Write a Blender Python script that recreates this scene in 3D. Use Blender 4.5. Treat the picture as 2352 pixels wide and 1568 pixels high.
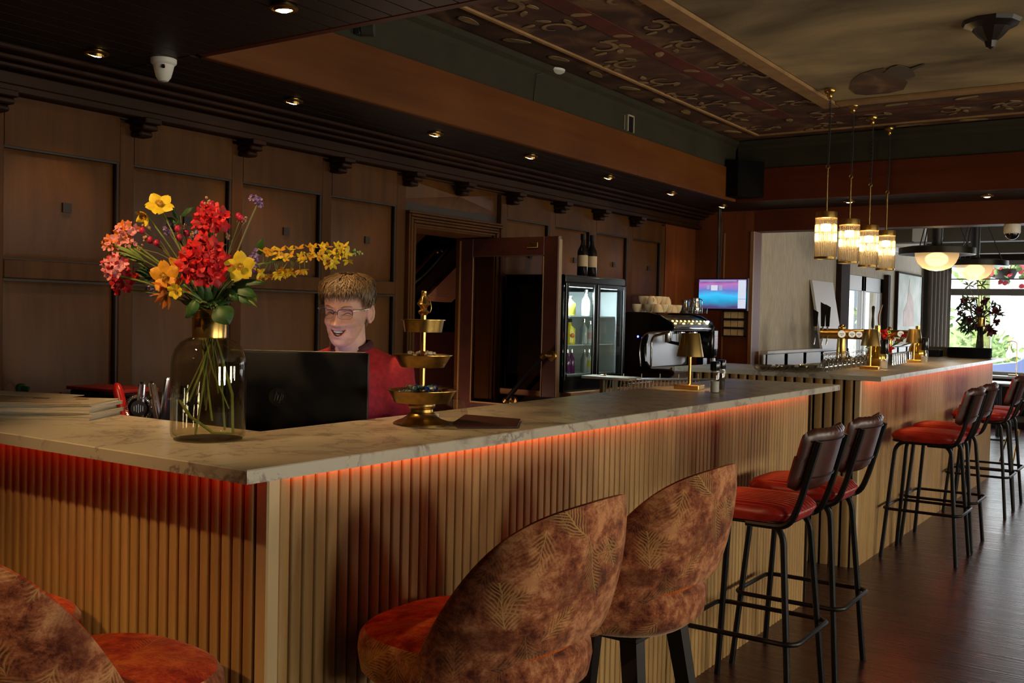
import bpy, bmesh, math, random
from mathutils import Vector, Matrix, noise

for _o in list(bpy.data.objects):
    bpy.data.objects.remove(_o)
random.seed(11)
sc = bpy.context.scene
COL = sc.collection
PI = math.pi

# ------------------------------------------------------------------ camera
IMG_W, IMG_H, FPX = 2352.0, 1568.0, 2316.0
YAW, PITCH, ROLL = math.radians(-34.437), math.radians(-1.51), math.radians(1.233)
EYE = Vector((0.0, 0.0, 1.5))


def cam_axes():
    f = Vector((math.sin(YAW) * math.cos(PITCH), math.cos(YAW) * math.cos(PITCH), math.sin(PITCH)))
    r = f.cross(Vector((0, 0, 1))).normalized()
    u = r.cross(f)
    c, s = math.cos(ROLL), math.sin(ROLL)
    return c * r + s * u, -s * r + c * u, f


CR, CU, CF = cam_axes()
cd = bpy.data.cameras.new('camera')
cd.sensor_width = 36.0
cd.lens = FPX / IMG_W * 36.0
cd.clip_start = 0.05
cd.clip_end = 200
cam = bpy.data.objects.new('camera', cd)
COL.objects.link(cam)
cam.matrix_world = Matrix((
    (CR.x, CU.x, -CF.x, EYE.x), (CR.y, CU.y, -CF.y, EYE.y), (CR.z, CU.z, -CF.z, EYE.z), (0, 0, 0, 1)))
sc.camera = cam


def ray(px, py):
    return CR * ((px - IMG_W / 2) / FPX) - CU * ((py - IMG_H / 2) / FPX) + CF


def at(px, py, axis, val):
    """The point of the room seen at a photograph pixel, on the plane axis = val."""
    d = ray(px, py)
    return EYE + d * ((val - EYE[axis]) / d[axis])


def dep(px, py, d):
    """The point of the room seen at a photograph pixel, d metres ahead."""
    return EYE + ray(px, py) * d


# ------------------------------------------------------------------ exposure, world, daylight
sc.view_settings.view_transform = 'Standard'
sc.view_settings.look = 'None'
sc.view_settings.exposure = -0.25
sc.view_settings.gamma = 1.0
sc.view_settings.use_curve_mapping = False
world = bpy.data.worlds.new('overcast_sky')
sc.world = world
world.use_nodes = True
_bg = world.node_tree.nodes['Background']
_bg.inputs[0].default_value = (0.93, 0.97, 1.0, 1)
_bg.inputs[1].default_value = 5.0


def portal(name, loc, rot, sx, sy):
    l = bpy.data.lights.new(name, 'AREA')
    l.shape = 'RECTANGLE'
    l.size, l.size_y = sx, sy
    l.cycles.is_portal = True
    o = bpy.data.objects.new(name, l)
    o.location = loc
    o.rotation_euler = rot
    COL.objects.link(o)
    return o


def daylight(name, loc, rot, sx, sy, power, col=(1.0, 0.90, 0.70)):
    l = bpy.data.lights.new(name, 'AREA')
    l.shape = 'RECTANGLE'
    l.size, l.size_y = sx, sy
    l.energy = power
    l.color = col
    o = bpy.data.objects.new(name, l)
    o.location = loc
    o.rotation_euler = rot
    COL.objects.link(o)
    return o


# daylight falling in through the side windows and the street window
SIDE_X = 5.0
SIDE_WINDOWS = [(0.9, 0.7), (2.9, 0.7), (6.2, 0.8), (8.9, 0.8)]
for _y, _w in SIDE_WINDOWS:
    daylight('daylight_side_window', (SIDE_X - 0.03, _y, 1.35), (0, PI / 2, 0), 0.9, _w, 84)
daylight('daylight_street_window', (-1.2, 16.4, 1.5), (-PI / 2, 0, 0), 4.0, 1.6, 85, (0.86, 0.93, 1.0))

sun = bpy.data.lights.new('sun', 'SUN')
sun.energy = 9.0
sun.angle = 0.03
sun.color = (1.0, 0.96, 0.90)
sun_o = bpy.data.objects.new('sun', sun)
sun_o.rotation_euler = (math.radians(48), 0, math.radians(-25))
COL.objects.link(sun_o)

# ------------------------------------------------------------------ helpers


class MB:
    """Collects shapes in one bmesh; build() links them as ONE mesh object."""

    def __init__(self):
        self.bm = bmesh.new()
        self.uv = None

    def _mi(self, faces, mi):
        for f in faces:
            f.material_index = mi

    def box(self, c, s, rz=0.0, bevel=0.0, mi=0, seg=1, rot=None):
        g = bmesh.ops.create_cube(self.bm, size=1.0)
        vs = g['verts']
        bmesh.ops.scale(self.bm, vec=Vector(s), verts=vs)
        fs = list({f for v in vs for f in v.link_faces})
        self._mi(fs, mi)
        if bevel > 0:
            es = list({e for v in vs for e in v.link_edges})
            r = bmesh.ops.bevel(self.bm, geom=es, offset=bevel, segments=seg, affect='EDGES', profile=0.5)
            vs = list({v for f in r['faces'] for v in f.verts} | {v for v in vs if v.is_valid})
            self._mi({f for v in vs for f in v.link_faces}, mi)
        m = Matrix.Translation(Vector(c))
        if rot is not None:
            m = m @ rot
        elif rz:
            m = m @ Matrix.Rotation(rz, 4, 'Z')
        bmesh.ops.transform(self.bm, matrix=m, verts=vs)
        return vs

    def ring(self, pts):
        return [self.bm.verts.new(p) for p in pts]

    def skin(self, rings, closed_u=True, closed_v=False, cap0=False, cap1=False, mi=0):
        fs = []
        n = len(rings[0])
        m = len(rings)
        for j in range(m if closed_v else m - 1):
            a, b = rings[j], rings[(j + 1) % m]
            for i in range(n if closed_u else n - 1):
                k = (i + 1) % n
                try:
                    fs.append(self.bm.faces.new((a[i], a[k], b[k], b[i])))
                except ValueError:
                    pass
        if cap0:
            fs.append(self.bm.faces.new(list(reversed(rings[0]))))
        if cap1:
            fs.append(self.bm.faces.new(rings[-1]))
        self._mi(fs, mi)
        return fs

    def tube(self, pts, r, seg=8, closed=False, mi=0, cap=True, flat=None):
        pts = [Vector(p) for p in pts]
        n = len(pts)
        rs = r if isinstance(r, (list, tuple)) else [r] * n
        rings = []
        prev = None
        for i, p in enumerate(pts):
            if closed:
                t = (pts[(i + 1) % n] - pts[i - 1])
            else:
                t = pts[min(i + 1, n - 1)] - pts[max(i - 1, 0)]
            if t.length < 1e-9:
                t = Vector((0, 0, 1))
            t.normalize()
            if prev is None:
                a = Vector((0, 0, 1)) if abs(t.z) < 0.9 else Vector((1, 0, 0))
                nx = t.cross(a).normalized()
            else:
                nx = (prev - t * prev.dot(t))
                if nx.length < 1e-6:
                    nx = t.orthogonal()
                nx.normalize()
            prev = nx
            ny = t.cross(nx)
            fx, fy = flat if flat else (1, 1)
            rings.append(self.ring([p + nx * (math.cos(2 * PI * k / seg) * rs[i] * fx) + ny * (math.sin(2 * PI * k / seg) * rs[i] * fy) for k in range(seg)]))
        self.skin(rings, True, closed, cap and not closed, cap and not closed, mi)

    def cyl(self, p0, p1, r0, r1=None, seg=16, mi=0, cap=True):
        self.tube([p0, p1], [r0, r0 if r1 is None else r1], seg, False, mi, cap)

    def lathe(self, prof, c=(0, 0, 0), seg=28, mi=0, cap0=True, cap1=True, sx=1.0, sy=1.0, mat=None):
        c = Vector(c)
        rings = []
        for r, z in prof:
            r = max(r, 1e-5)
            ring = [Vector((math.cos(2 * PI * k / seg) * r * sx, math.sin(2 * PI * k / seg) * r * sy, z)) for k in range(seg)]
            if mat is not None:
                ring = [mat @ p for p in ring]
            rings.append(self.ring([c + p for p in ring]))
        self.skin(rings, True, False, cap0, cap1, mi)

    def ball(self, c, r, seg=12, mi=0, rot=None):
        r = (r, r, r) if not isinstance(r, (list, tuple)) else r
        g = bmesh.ops.create_uvsphere(self.bm, u_segments=seg, v_segments=max(6, seg * 2 // 3), radius=1.0)
        vs = g['verts']
        m = Matrix.Translation(Vector(c))
        if rot is not None:
            m = m @ rot
        m = m @ Matrix.Diagonal((r[0], r[1], r[2], 1))
        bmesh.ops.transform(self.bm, matrix=m, verts=vs)
        self._mi({f for v in vs for f in v.link_faces}, mi)

    def prism(self, poly, z0, z1, mi=0, bevel=0.0):
        a = self.ring([(p[0], p[1], z0) for p in poly])
        b = self.ring([(p[0], p[1], z1) for p in poly])
        self.skin([a, b], True, False, True, True, mi)

    def hull(self, pa, pb, mi=0):
        """a solid between two matching outlines in space"""
        a = self.ring(pa)
        b = self.ring(pb)
        self.skin([a, b], True, False, True, True, mi)

    def quad(self, a, b, c, d, mi=0):
        f = self.bm.faces.new([self.bm.verts.new(p) for p in (a, b, c, d)])
        f.material_index = mi
        return f

    def grid(self, fn, nu, nv, closed_u=False, mi=0, uv=False):
        rows = []
        for j in range(nv):
            rows.append([self.bm.verts.new(fn(i / (nu if closed_u else nu - 1), j / (nv - 1))) for i in range(nu)])
        fs = self.skin(rows, closed_u, False, False, False, mi)
        return rows

    def build(self, name, mats, parent=None, smooth=35.0, recalc=True):
        me = bpy.data.meshes.new(name)
        if recalc:
            bmesh.ops.recalc_face_normals(self.bm, faces=self.bm.faces[:])
        self.bm.to_mesh(me)
        self.bm.free()
        if not isinstance(mats, (list, tuple)):
            mats = [mats]
        for m in mats:
            me.materials.append(m)
        if smooth:
            me.polygons.foreach_set('use_smooth', [True] * len(me.polygons))
            me.set_sharp_from_angle(angle=math.radians(smooth))
        me.update()
        o = bpy.data.objects.new(name, me)
        COL.objects.link(o)
        if parent is not None:
            o.parent = parent
        return o


def rect_path(x0, y0, x1, y1, r, z, n=5):
    pts = []
    for cx, cy, a0 in ((x1 - r, y1 - r, 0), (x0 + r, y1 - r, 90), (x0 + r, y0 + r, 180), (x1 - r, y0 + r, 270)):
        for k in range(n):
            a = math.radians(a0 + 90 * k / (n - 1))
            pts.append((cx + r * math.cos(a), cy + r * math.sin(a), z))
    return pts


def bend(pts, r=0.05, n=5):
    """round the corners of a polyline"""
    pts = [Vector(p) for p in pts]
    out = [pts[0]]
    for i in range(1, len(pts) - 1):
        p, a, b = pts[i], pts[i - 1], pts[i + 1]
        d1 = (a - p)
        d2 = (b - p)
        q = min(r, d1.length * 0.49, d2.length * 0.49)
        s, e = p + d1.normalized() * q, p + d2.normalized() * q
        for k in range(n + 1):
            t = k / n
            out.append(s * (1 - t) ** 2 + p * (2 * t * (1 - t)) + e * t ** 2)
    out.append(pts[-1])
    return out


def tag(o, label, cat, group=None, kind=None):
    o['label'] = label
    o['category'] = cat
    if group:
        o['group'] = group
    if kind:
        o['kind'] = kind
    return o


def thing(name, label, cat, loc=(0, 0, 0), rz=0.0, group=None):
    o = bpy.data.objects.new(name, None)
    o.empty_display_size = 0.1
    COL.objects.link(o)
    o.location = loc
    o.rotation_euler = (0, 0, rz)
    return tag(o, label, cat, group)


def struct(mb, name, mats, smooth=35.0, label=None, parent=None):
    o = mb.build(name, mats, parent, smooth)
    if parent is None:
        o['kind'] = 'structure'
        if label:
            o['label'] = label
    return o


KIDS = {}


def copy_tree(o, parent=None, label=None, loc=None, rz=None):
    c = o.copy()
    COL.objects.link(c)
    if parent is not None:
        c.parent = parent
    for ch in [k for k in list(COL.objects) if k.parent == o]:
        copy_tree(ch, c)
    if label:
        c['label'] = label
    if loc is not None:
        c.location = loc
    if rz is not None:
        c.rotation_euler = (0, 0, rz)
    return c


# ------------------------------------------------------------------ materials
MATS = {}


def nodes_of(m):
    nt = m.node_tree
    return nt, nt.nodes, nt.links


def pbr(name, col, rough=0.5, metal=0.0, spec=0.5, **kw):
    """a principled material; vary/scale/bump add a noise to colour and surface"""
    if name in MATS:
        return MATS[name]
    m = bpy.data.materials.new(name)
    m.use_nodes = True
    nt, N, L = nodes_of(m)
    b = N['Principled BSDF']
    b.inputs['Base Color'].default_value = (*col, 1)
    b.inputs['Roughness'].default_value = rough
    b.inputs['Metallic'].default_value = metal
    b.inputs['Specular IOR Level'].default_value = spec
    if kw.get('emit'):
        b.inputs['Emission Color'].default_value = (*kw.get('ecol', col), 1)
        b.inputs['Emission Strength'].default_value = kw['emit']
    if kw.get('sheen'):
        b.inputs['Sheen Weight'].default_value = kw['sheen']
        b.inputs['Sheen Roughness'].default_value = 0.4
        b.inputs['Sheen Tint'].default_value = (*kw.get('stint', (1, 0.8, 0.6)), 1)
    if kw.get('coat'):
        b.inputs['Coat Weight'].default_value = kw['coat']
        b.inputs['Coat Roughness'].default_value = 0.15
    if kw.get('sss'):
        b.inputs['Subsurface Weight'].default_value = kw['sss']
        b.inputs['Subsurface Radius'].default_value = (0.01, 0.004, 0.002)
        b.inputs['Subsurface Scale'].default_value = 1.0
    if kw.get('vary') or kw.get('bump'):
        tc = N.new('ShaderNodeTexCoord')
        mp = N.new('ShaderNodeMapping')
        mp.inputs['Scale'].default_value = kw.get('stretch', (1, 1, 1))
        L.new(tc.outputs['Object'], mp.inputs['Vector'])
        nz = N.new('ShaderNodeTexNoise')
        nz.inputs['Scale'].default_value = kw.get('scale', 12)
        nz.inputs['Detail'].default_value = 5
        nz.inputs['Roughness'].default_value = 0.6
        L.new(mp.outputs[0], nz.inputs['Vector'])
        if kw.get('vary'):
            r = N.new('ShaderNodeValToRGB')
            v = kw['vary']
            c2 = kw.get('col2')
            lo = c2 if c2 else tuple(x * (1 - v) for x in col)
            hi = tuple(min(1, x * (1 + v)) for x in col)
            r.color_ramp.elements[0].position = 0.32
            r.color_ramp.elements[1].position = 0.68
            r.color_ramp.elements[0].color = (*lo, 1)
            r.color_ramp.elements[1].color = (*hi, 1)
            L.new(nz.outputs['Fac'], r.inputs[0])
            L.new(r.outputs[0], b.inputs['Base Color'])
        if kw.get('bump'):
            bp = N.new('ShaderNodeBump')
            bp.inputs['Strength'].default_value = kw['bump']
            bp.inputs['Distance'].default_value = 0.004
            L.new(nz.outputs['Fac'], bp.inputs['Height'])
            L.new(bp.outputs[0], b.inputs['Normal'])
    MATS[name] = m
    return m


def glow(name, col, strength):
    if name in MATS:
        return MATS[name]
    m = bpy.data.materials.new(name)
    m.use_nodes = True
    nt, N, L = nodes_of(m)
    N.remove(N['Principled BSDF'])
    e = N.new('ShaderNodeEmission')
    e.inputs[0].default_value = (*col, 1)
    e.inputs[1].default_value = strength
    L.new(e.outputs[0], N['Material Output'].inputs[0])
    MATS[name] = m
    return m


def thin_glass(name, tint=(1, 1, 1), ior=1.5, rough=0.02, base=0.0, boost=1.0):
    """thin walled glass: it lets light straight through and mirrors by Fresnel"""
    if name in MATS:
        return MATS[name]
    m = bpy.data.materials.new(name)
    m.use_nodes = True
    nt, N, L = nodes_of(m)
    N.remove(N['Principled BSDF'])
    t = N.new('ShaderNodeBsdfTransparent')
    t.inputs[0].default_value = (*tint, 1)
    g = N.new('ShaderNodeBsdfGlossy')
    g.inputs['Roughness'].default_value = rough
    lw = N.new('ShaderNodeLayerWeight')
    lw.inputs[0].default_value = 0.5
    pw = N.new('ShaderNodeMath')
    pw.operation = 'POWER'
    pw.inputs[1].default_value = 4.5
    L.new(lw.outputs['Facing'], pw.inputs[0])
    ma = N.new('ShaderNodeMath')
    ma.operation = 'MULTIPLY_ADD'
    ma.use_clamp = True
    ma.inputs[1].default_value = 0.7 * boost
    ma.inputs[2].default_value = ((ior - 1) / (ior + 1)) ** 2 + base
    L.new(pw.outputs[0], ma.inputs[0])
    mx = N.new('ShaderNodeMixShader')
    L.new(ma.outputs[0], mx.inputs[0])
    L.new(t.outputs[0], mx.inputs[1])
    L.new(g.outputs[0], mx.inputs[2])
    L.new(mx.outputs[0], N['Material Output'].inputs[0])
    MATS[name] = m
    return m


def wood(name, c1, c2, axis='Z', scale=14.0, rough=0.5, spec=0.5, bump=0.08, coat=0.0):
    if name in MATS:
        return MATS[name]
    m = bpy.data.materials.new(name)
    m.use_nodes = True
    nt, N, L = nodes_of(m)
    b = N['Principled BSDF']
    b.inputs['Roughness'].default_value = rough
    b.inputs['Specular IOR Level'].default_value = spec
    b.inputs['Coat Weight'].default_value = coat
    tc = N.new('ShaderNodeTexCoord')
    mp = N.new('ShaderNodeMapping')
    st = {'X': (0.08, 1, 1), 'Y': (1, 0.08, 1), 'Z': (1, 1, 0.08)}[axis]
    mp.inputs['Scale'].default_value = st
    L.new(tc.outputs['Object'], mp.inputs['Vector'])
    nz = N.new('ShaderNodeTexNoise')
    nz.inputs['Scale'].default_value = scale
    nz.inputs['Detail'].default_value = 6
    nz.inputs['Roughness'].default_value = 0.65
    nz.inputs['Distortion'].default_value = 0.6
    L.new(mp.outputs[0], nz.inputs['Vector'])
    n2 = N.new('ShaderNodeTexNoise')
    n2.inputs['Scale'].default_value = 1.7
    n2.inputs['Detail'].default_value = 2
    L.new(tc.outputs['Object'], n2.inputs['Vector'])
    mm = N.new('ShaderNodeMath')
    mm.operation = 'MULTIPLY_ADD'
    mm.inputs[1].default_value = 0.65
    L.new(nz.outputs['Fac'], mm.inputs[0])
    m3 = N.new('ShaderNodeMath')
    m3.operation = 'MULTIPLY'
    m3.inputs[1].default_value = 0.35
    L.new(n2.outputs['Fac'], m3.inputs[0])
    L.new(m3.outputs[0], mm.inputs[2])
    r = N.new('ShaderNodeValToRGB')
    r.color_ramp.elements[0].position = 0.36
    r.color_ramp.elements[1].position = 0.64
    r.color_ramp.elements[0].color = (*c1, 1)
    r.color_ramp.elements[1].color = (*c2, 1)
    L.new(mm.outputs[0], r.inputs[0])
    L.new(r.outputs[0], b.inputs['Base Color'])
    if bump:
        bp = N.new('ShaderNodeBump')
        bp.inputs['Strength'].default_value = bump
        bp.inputs['Distance'].default_value = 0.003
        L.new(nz.outputs['Fac'], bp.inputs['Height'])
        L.new(bp.outputs[0], b.inputs['Normal'])
    MATS[name] = m
    return m


def stone_mat():
    m = bpy.data.materials.new('veined_stone')
    m.use_nodes = True
    nt, N, L = nodes_of(m)
    b = N['Principled BSDF']
    b.inputs['Roughness'].default_value = 0.34
    tc = N.new('ShaderNodeTexCoord')
    w1 = N.new('ShaderNodeTexNoise')
    w1.inputs['Scale'].default_value = 2.2
    w1.inputs['Detail'].default_value = 4
    L.new(tc.outputs['Object'], w1.inputs['Vector'])
    add = N.new('ShaderNodeVectorMath')
    add.operation = 'MULTIPLY_ADD'
    add.inputs[1].default_value = (0.5, 0.5, 0.5)
    L.new(w1.outputs['Color'], add.inputs[0])
    L.new(tc.outputs['Object'], add.inputs[2])
    n = N.new('ShaderNodeTexNoise')
    n.inputs['Scale'].default_value = 5.5
    n.inputs['Detail'].default_value = 7
    n.inputs['Roughness'].default_value = 0.62
    L.new(add.outputs[0], n.inputs['Vector'])
    s = N.new('ShaderNodeMath')
    s.operation = 'SUBTRACT'
    s.inputs[1].default_value = 0.5
    L.new(n.outputs['Fac'], s.inputs[0])
    a = N.new('ShaderNodeMath')
    a.operation = 'ABSOLUTE'
    L.new(s.outputs[0], a.inputs[0])
    r = N.new('ShaderNodeValToRGB')
    r.color_ramp.elements[0].position = 0.0
    r.color_ramp.elements[1].position = 0.040
    r.color_ramp.elements[0].color = (0.0, 0.0, 0.0, 1)
    r.color_ramp.elements[1].color = (1, 1, 1, 1)
    L.new(a.outputs[0], r.inputs[0])
    n2 = N.new('ShaderNodeTexNoise')
    n2.inputs['Scale'].default_value = 6.0
    n2.inputs['Detail'].default_value = 3
    L.new(tc.outputs['Object'], n2.inputs['Vector'])
    r2 = N.new('ShaderNodeValToRGB')
    r2.color_ramp.elements[0].position = 0.42
    r2.color_ramp.elements[1].position = 0.56
    r2.color_ramp.elements[0].color = (1, 1, 1, 1)
    r2.color_ramp.elements[1].color = (0, 0, 0, 1)
    L.new(n2.outputs['Fac'], r2.inputs[0])
    mxf = N.new('ShaderNodeMath')
    mxf.operation = 'MAXIMUM'
    L.new(r.outputs[0], mxf.inputs[0])
    L.new(r2.outputs[0], mxf.inputs[1])
    mx = N.new('ShaderNodeMix')
    mx.data_type = 'RGBA'
    mx.inputs['A'].default_value = (0.22, 0.17, 0.14, 1)
    mx.inputs['B'].default_value = (0.50, 0.45, 0.35, 1)
    L.new(mxf.outputs[0], mx.inputs['Factor'])
    L.new(mx.outputs['Result'], b.inputs['Base Color'])
    MATS['veined_stone'] = m
    return m


def velvet_mat(name, dark, mid, light, vein, sheen):
    """mottled velvet printed with feathery leaves; reads the mesh UV map (metres)"""
    m = bpy.data.materials.new(name)
    m.use_nodes = True
    nt, N, L = nodes_of(m)
    b = N['Principled BSDF']
    b.inputs['Roughness'].default_value = 0.85
    b.inputs['Specular IOR Level'].default_value = 0.15
    b.inputs['Sheen Weight'].default_value = sheen
    b.inputs['Sheen Roughness'].default_value = 0.45
    b.inputs['Sheen Tint'].default_value = (1.0, 0.72, 0.5, 1)
    tc = N.new('ShaderNodeTexCoord')

    def math_(op, a, bb=None, c=None, clamp=False):
        n = N.new('ShaderNodeMath')
        n.operation = op
        n.use_clamp = clamp
        for i, v in enumerate((a, bb, c)):
            if v is None:
                continue
            if isinstance(v, (int, float)):
                n.inputs[i].default_value = v
            else:
                L.new(v, n.inputs[i])
        return n.outputs[0]

    # the print wanders a little with the pile
    wn_ = N.new('ShaderNodeTexNoise')
    wn_.inputs['Scale'].default_value = 11
    wn_.inputs['Detail'].default_value = 3
    L.new(tc.outputs['UV'], wn_.inputs['Vector'])
    wob = N.new('ShaderNodeVectorMath')
    wob.operation = 'MULTIPLY_ADD'
    wob.inputs[1].default_value = (0.035, 0.035, 0.0)
    L.new(wn_.outputs['Color'], wob.inputs[0])
    L.new(tc.outputs['UV'], wob.inputs[2])

    def leaves(scale, freq, width, seed):
        mp = N.new('ShaderNodeMapping')
        mp.inputs['Location'].default_value = (seed, seed * 0.37, 0)
        L.new(wob.outputs[0], mp.inputs['Vector'])
        vo = N.new('ShaderNodeTexVoronoi')
        vo.voronoi_dimensions = '2D'
        vo.inputs['Scale'].default_value = scale
        vo.inputs['Randomness'].default_value = 0.9
        L.new(mp.outputs[0], vo.inputs['Vector'])
        sub = N.new('ShaderNodeVectorMath')
        sub.operation = 'SUBTRACT'
        L.new(mp.outputs[0], sub.inputs[0])
        L.new(vo.outputs['Position'], sub.inputs[1])
        sc_ = N.new('ShaderNodeVectorMath')
        sc_.operation = 'SCALE'
        sc_.inputs['Scale'].default_value = scale
        L.new(sub.outputs[0], sc_.inputs[0])
        sepc = N.new('ShaderNodeSeparateColor')
        L.new(vo.outputs['Color'], sepc.inputs[0])
        ro = N.new('ShaderNodeVectorRotate')
        ro.rotation_type = 'Z_AXIS'
        L.new(sc_.outputs[0], ro.inputs['Vector'])
        L.new(math_('MULTIPLY', sepc.outputs[0], 6.283), ro.inputs['Angle'])
        sp = N.new('ShaderNodeSeparateXYZ')
        L.new(ro.outputs[0], sp.inputs[0])
        ay = math_('ABSOLUTE', sp.outputs['Y'])
        ph = math_('MULTIPLY', math_('ADD', sp.outputs['X'], math_('MULTIPLY', math_('POWER', ay, 0.75), -0.9)), freq)
        st = math_('SINE', ph)
        st = math_('MULTIPLY_ADD', st, 0.5, 0.5)
        st = math_('POWER', st, 2.0)
        wx = math_('SUBTRACT', 0.30, math_('MULTIPLY', math_('MULTIPLY', sp.outputs['X'], sp.outputs['X']), width))
        mask = math_('MULTIPLY', math_('SUBTRACT', wx, ay), 7.0, None, True)
        rib = math_('SUBTRACT', 1.0, math_('MULTIPLY', ay, 60.0), None, True)
        keep = math_('MULTIPLY_ADD', sepc.outputs[2], 2.6, -0.45, True)
        return math_('MULTIPLY', math_('MULTIPLY', mask, keep), math_('MAXIMUM', math_('MULTIPLY', st, 0.75), rib)), mask, sepc.outputs[1]

    n1 = N.new('ShaderNodeTexNoise')
    n1.inputs['Scale'].default_value = 26
    n1.inputs['Detail'].default_value = 12
    n1.inputs['Roughness'].default_value = 0.80
    n1.inputs['Distortion'].default_value = 0.15
    L.new(tc.outputs['UV'], n1.inputs['Vector'])
    n0 = N.new('ShaderNodeTexNoise')
    n0.inputs['Scale'].default_value = 7
    n0.inputs['Detail'].default_value = 3
    L.new(tc.outputs['UV'], n0.inputs['Vector'])
    sm = math_('ADD', math_('MULTIPLY', n1.outputs['Fac'], 0.62), math_('MULTIPLY', n0.outputs['Fac'], 0.38))
    r = N.new('ShaderNodeValToRGB')
    e = r.color_ramp.elements
    e[0].position, e[1].position = 0.42, 0.58
    e[0].color, e[1].color = (*dark, 1), (*light, 1)
    k = e.new(0.5)
    k.color = (*mid, 1)
    L.new(sm, r.inputs[0])
    v1, m1, s1 = leaves(7.5, 78.0, 0.8, 1.3)
    v2, m2, s2 = leaves(9.5, 60.0, 1.0, 7.7)
    mx0 = N.new('ShaderNodeMix')
    mx0.data_type = 'RGBA'
    mx0.inputs['B'].default_value = (*dark, 1)
    L.new(r.outputs[0], mx0.inputs['A'])
    L.new(math_('MULTIPLY', math_('MULTIPLY', m1, s1), 0.6), mx0.inputs['Factor'])
    mx = N.new('ShaderNodeMix')
    mx.data_type = 'RGBA'
    mx.inputs['B'].default_value = (*vein, 1)
    L.new(mx0.outputs['Result'], mx.inputs['A'])
    L.new(math_('MULTIPLY', math_('MAXIMUM', v1, math_('MULTIPLY', v2, 0.8)), 0.62), mx.inputs['Factor'])
    L.new(mx.outputs['Result'], b.inputs['Base Color'])
    bp = N.new('ShaderNodeBump')
    bp.inputs['Strength'].default_value = 0.25
    bp.inputs['Distance'].default_value = 0.003
    L.new(n1.outputs['Fac'], bp.inputs['Height'])
    L.new(bp.outputs[0], b.inputs['Normal'])
    MATS[name] = m
    return m


def floor_mat():
    m = bpy.data.materials.new('dark_floorboards')
    m.use_nodes = True
    nt, N, L = nodes_of(m)
    b = N['Principled BSDF']
    tc = N.new('ShaderNodeTexCoord')
    br = N.new('ShaderNodeTexBrick')
    br.inputs['Scale'].default_value = 1.0
    br.inputs['Brick Width'].default_value = 1.3
    br.inputs['Row Height'].default_value = 0.07
    br.inputs['Mortar Size'].default_value = 0.0035
    br.inputs['Color1'].default_value = (0.060, 0.020, 0.015, 1)
    br.inputs['Color2'].default_value = (0.035, 0.012, 0.010, 1)
    br.inputs['Mortar'].default_value = (0.006, 0.003, 0.003, 1)
    L.new(tc.outputs['Object'], br.inputs['Vector'])
    mp = N.new('ShaderNodeMapping')
    mp.inputs['Scale'].default_value = (0.22, 12, 1)
    L.new(tc.outputs['Object'], mp.inputs['Vector'])
    nz = N.new('ShaderNodeTexNoise')
    nz.inputs['Scale'].default_value = 5
    nz.inputs['Detail'].default_value = 5
    L.new(mp.outputs[0], nz.inputs['Vector'])
    r = N.new('ShaderNodeValToRGB')
    r.color_ramp.elements[0].color = (0.16, 0.16, 0.16, 1)
    r.color_ramp.elements[1].color = (0.42, 0.42, 0.42, 1)
    L.new(nz.outputs['Fac'], r.inputs[0])
    L.new(r.outputs[0], b.inputs['Roughness'])
    L.new(br.outputs['Color'], b.inputs['Base Color'])
    ad = N.new('ShaderNodeMath')
    ad.operation = 'ADD'
    L.new(br.outputs['Fac'], ad.inputs[0])
    L.new(nz.outputs['Fac'], ad.inputs[1])
    bp = N.new('ShaderNodeBump')
    bp.inputs['Strength'].default_value = 0.4
    bp.inputs['Distance'].default_value = 0.004
    bp.invert = True
    L.new(ad.outputs[0], bp.inputs['Height'])
    L.new(bp.outputs[0], b.inputs['Normal'])
    MATS['dark_floorboards'] = m
    return m


STONE = stone_mat()
FLOOR = floor_mat()
VELVET = velvet_mat('leaf_print_velvet', (0.075, 0.012, 0.007), (0.30, 0.088, 0.036), (0.60, 0.26, 0.115), (0.80, 0.48, 0.16), 0.45)
VELVET_SEAT = velvet_mat('rust_velvet', (0.24, 0.010, 0.004), (0.50, 0.048, 0.010), (0.68, 0.15, 0.024), (0.70, 0.25, 0.05), 0.10)
OAK = wood('light_oak_slat', (0.32, 0.180, 0.066), (0.48, 0.295, 0.108), 'Z', 26, 0.5, 0.35)
OAK_POST = wood('pale_oak_trim', (0.52, 0.37, 0.19), (0.62, 0.46, 0.25), 'Z', 22, 0.5)
BACKING = pbr('dark_backing', (0.016, 0.010, 0.006), 0.9)
PANEL = wood('brown_wall_panel', (0.062, 0.021, 0.0035), (0.110, 0.042, 0.0075), 'Z', 9, 0.50, 0.28)
PANEL_FRAME = wood('brown_wall_frame', (0.050, 0.017, 0.003), (0.088, 0.034, 0.006), 'Z', 12, 0.55, 0.16)
PANEL_DARK = pbr('dark_wall_groove', (0.012, 0.006, 0.004), 0.6)
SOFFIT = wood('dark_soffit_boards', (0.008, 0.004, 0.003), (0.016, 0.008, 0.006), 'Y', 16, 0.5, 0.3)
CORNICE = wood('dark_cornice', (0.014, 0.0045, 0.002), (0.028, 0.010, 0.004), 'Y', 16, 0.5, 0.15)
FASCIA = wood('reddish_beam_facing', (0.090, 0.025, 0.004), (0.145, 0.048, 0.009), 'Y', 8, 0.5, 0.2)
FASCIA_X = wood('reddish_cross_beam', (0.062, 0.012, 0.004), (0.095, 0.020, 0.006), 'X', 8, 0.5, 0.2)
FRIEZE = pbr('green_frieze', (0.020, 0.018, 0.006), 0.8, vary=0.25, scale=5)
ENDWOOD = wood('red_brown_end_wall', (0.11, 0.028, 0.008), (0.17, 0.048, 0.014), 'Z', 8, 0.5, 0.2)
BRASS = pbr('brass', (0.62, 0.40, 0.12), 0.28, 1.0, vary=0.12, scale=30)
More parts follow.
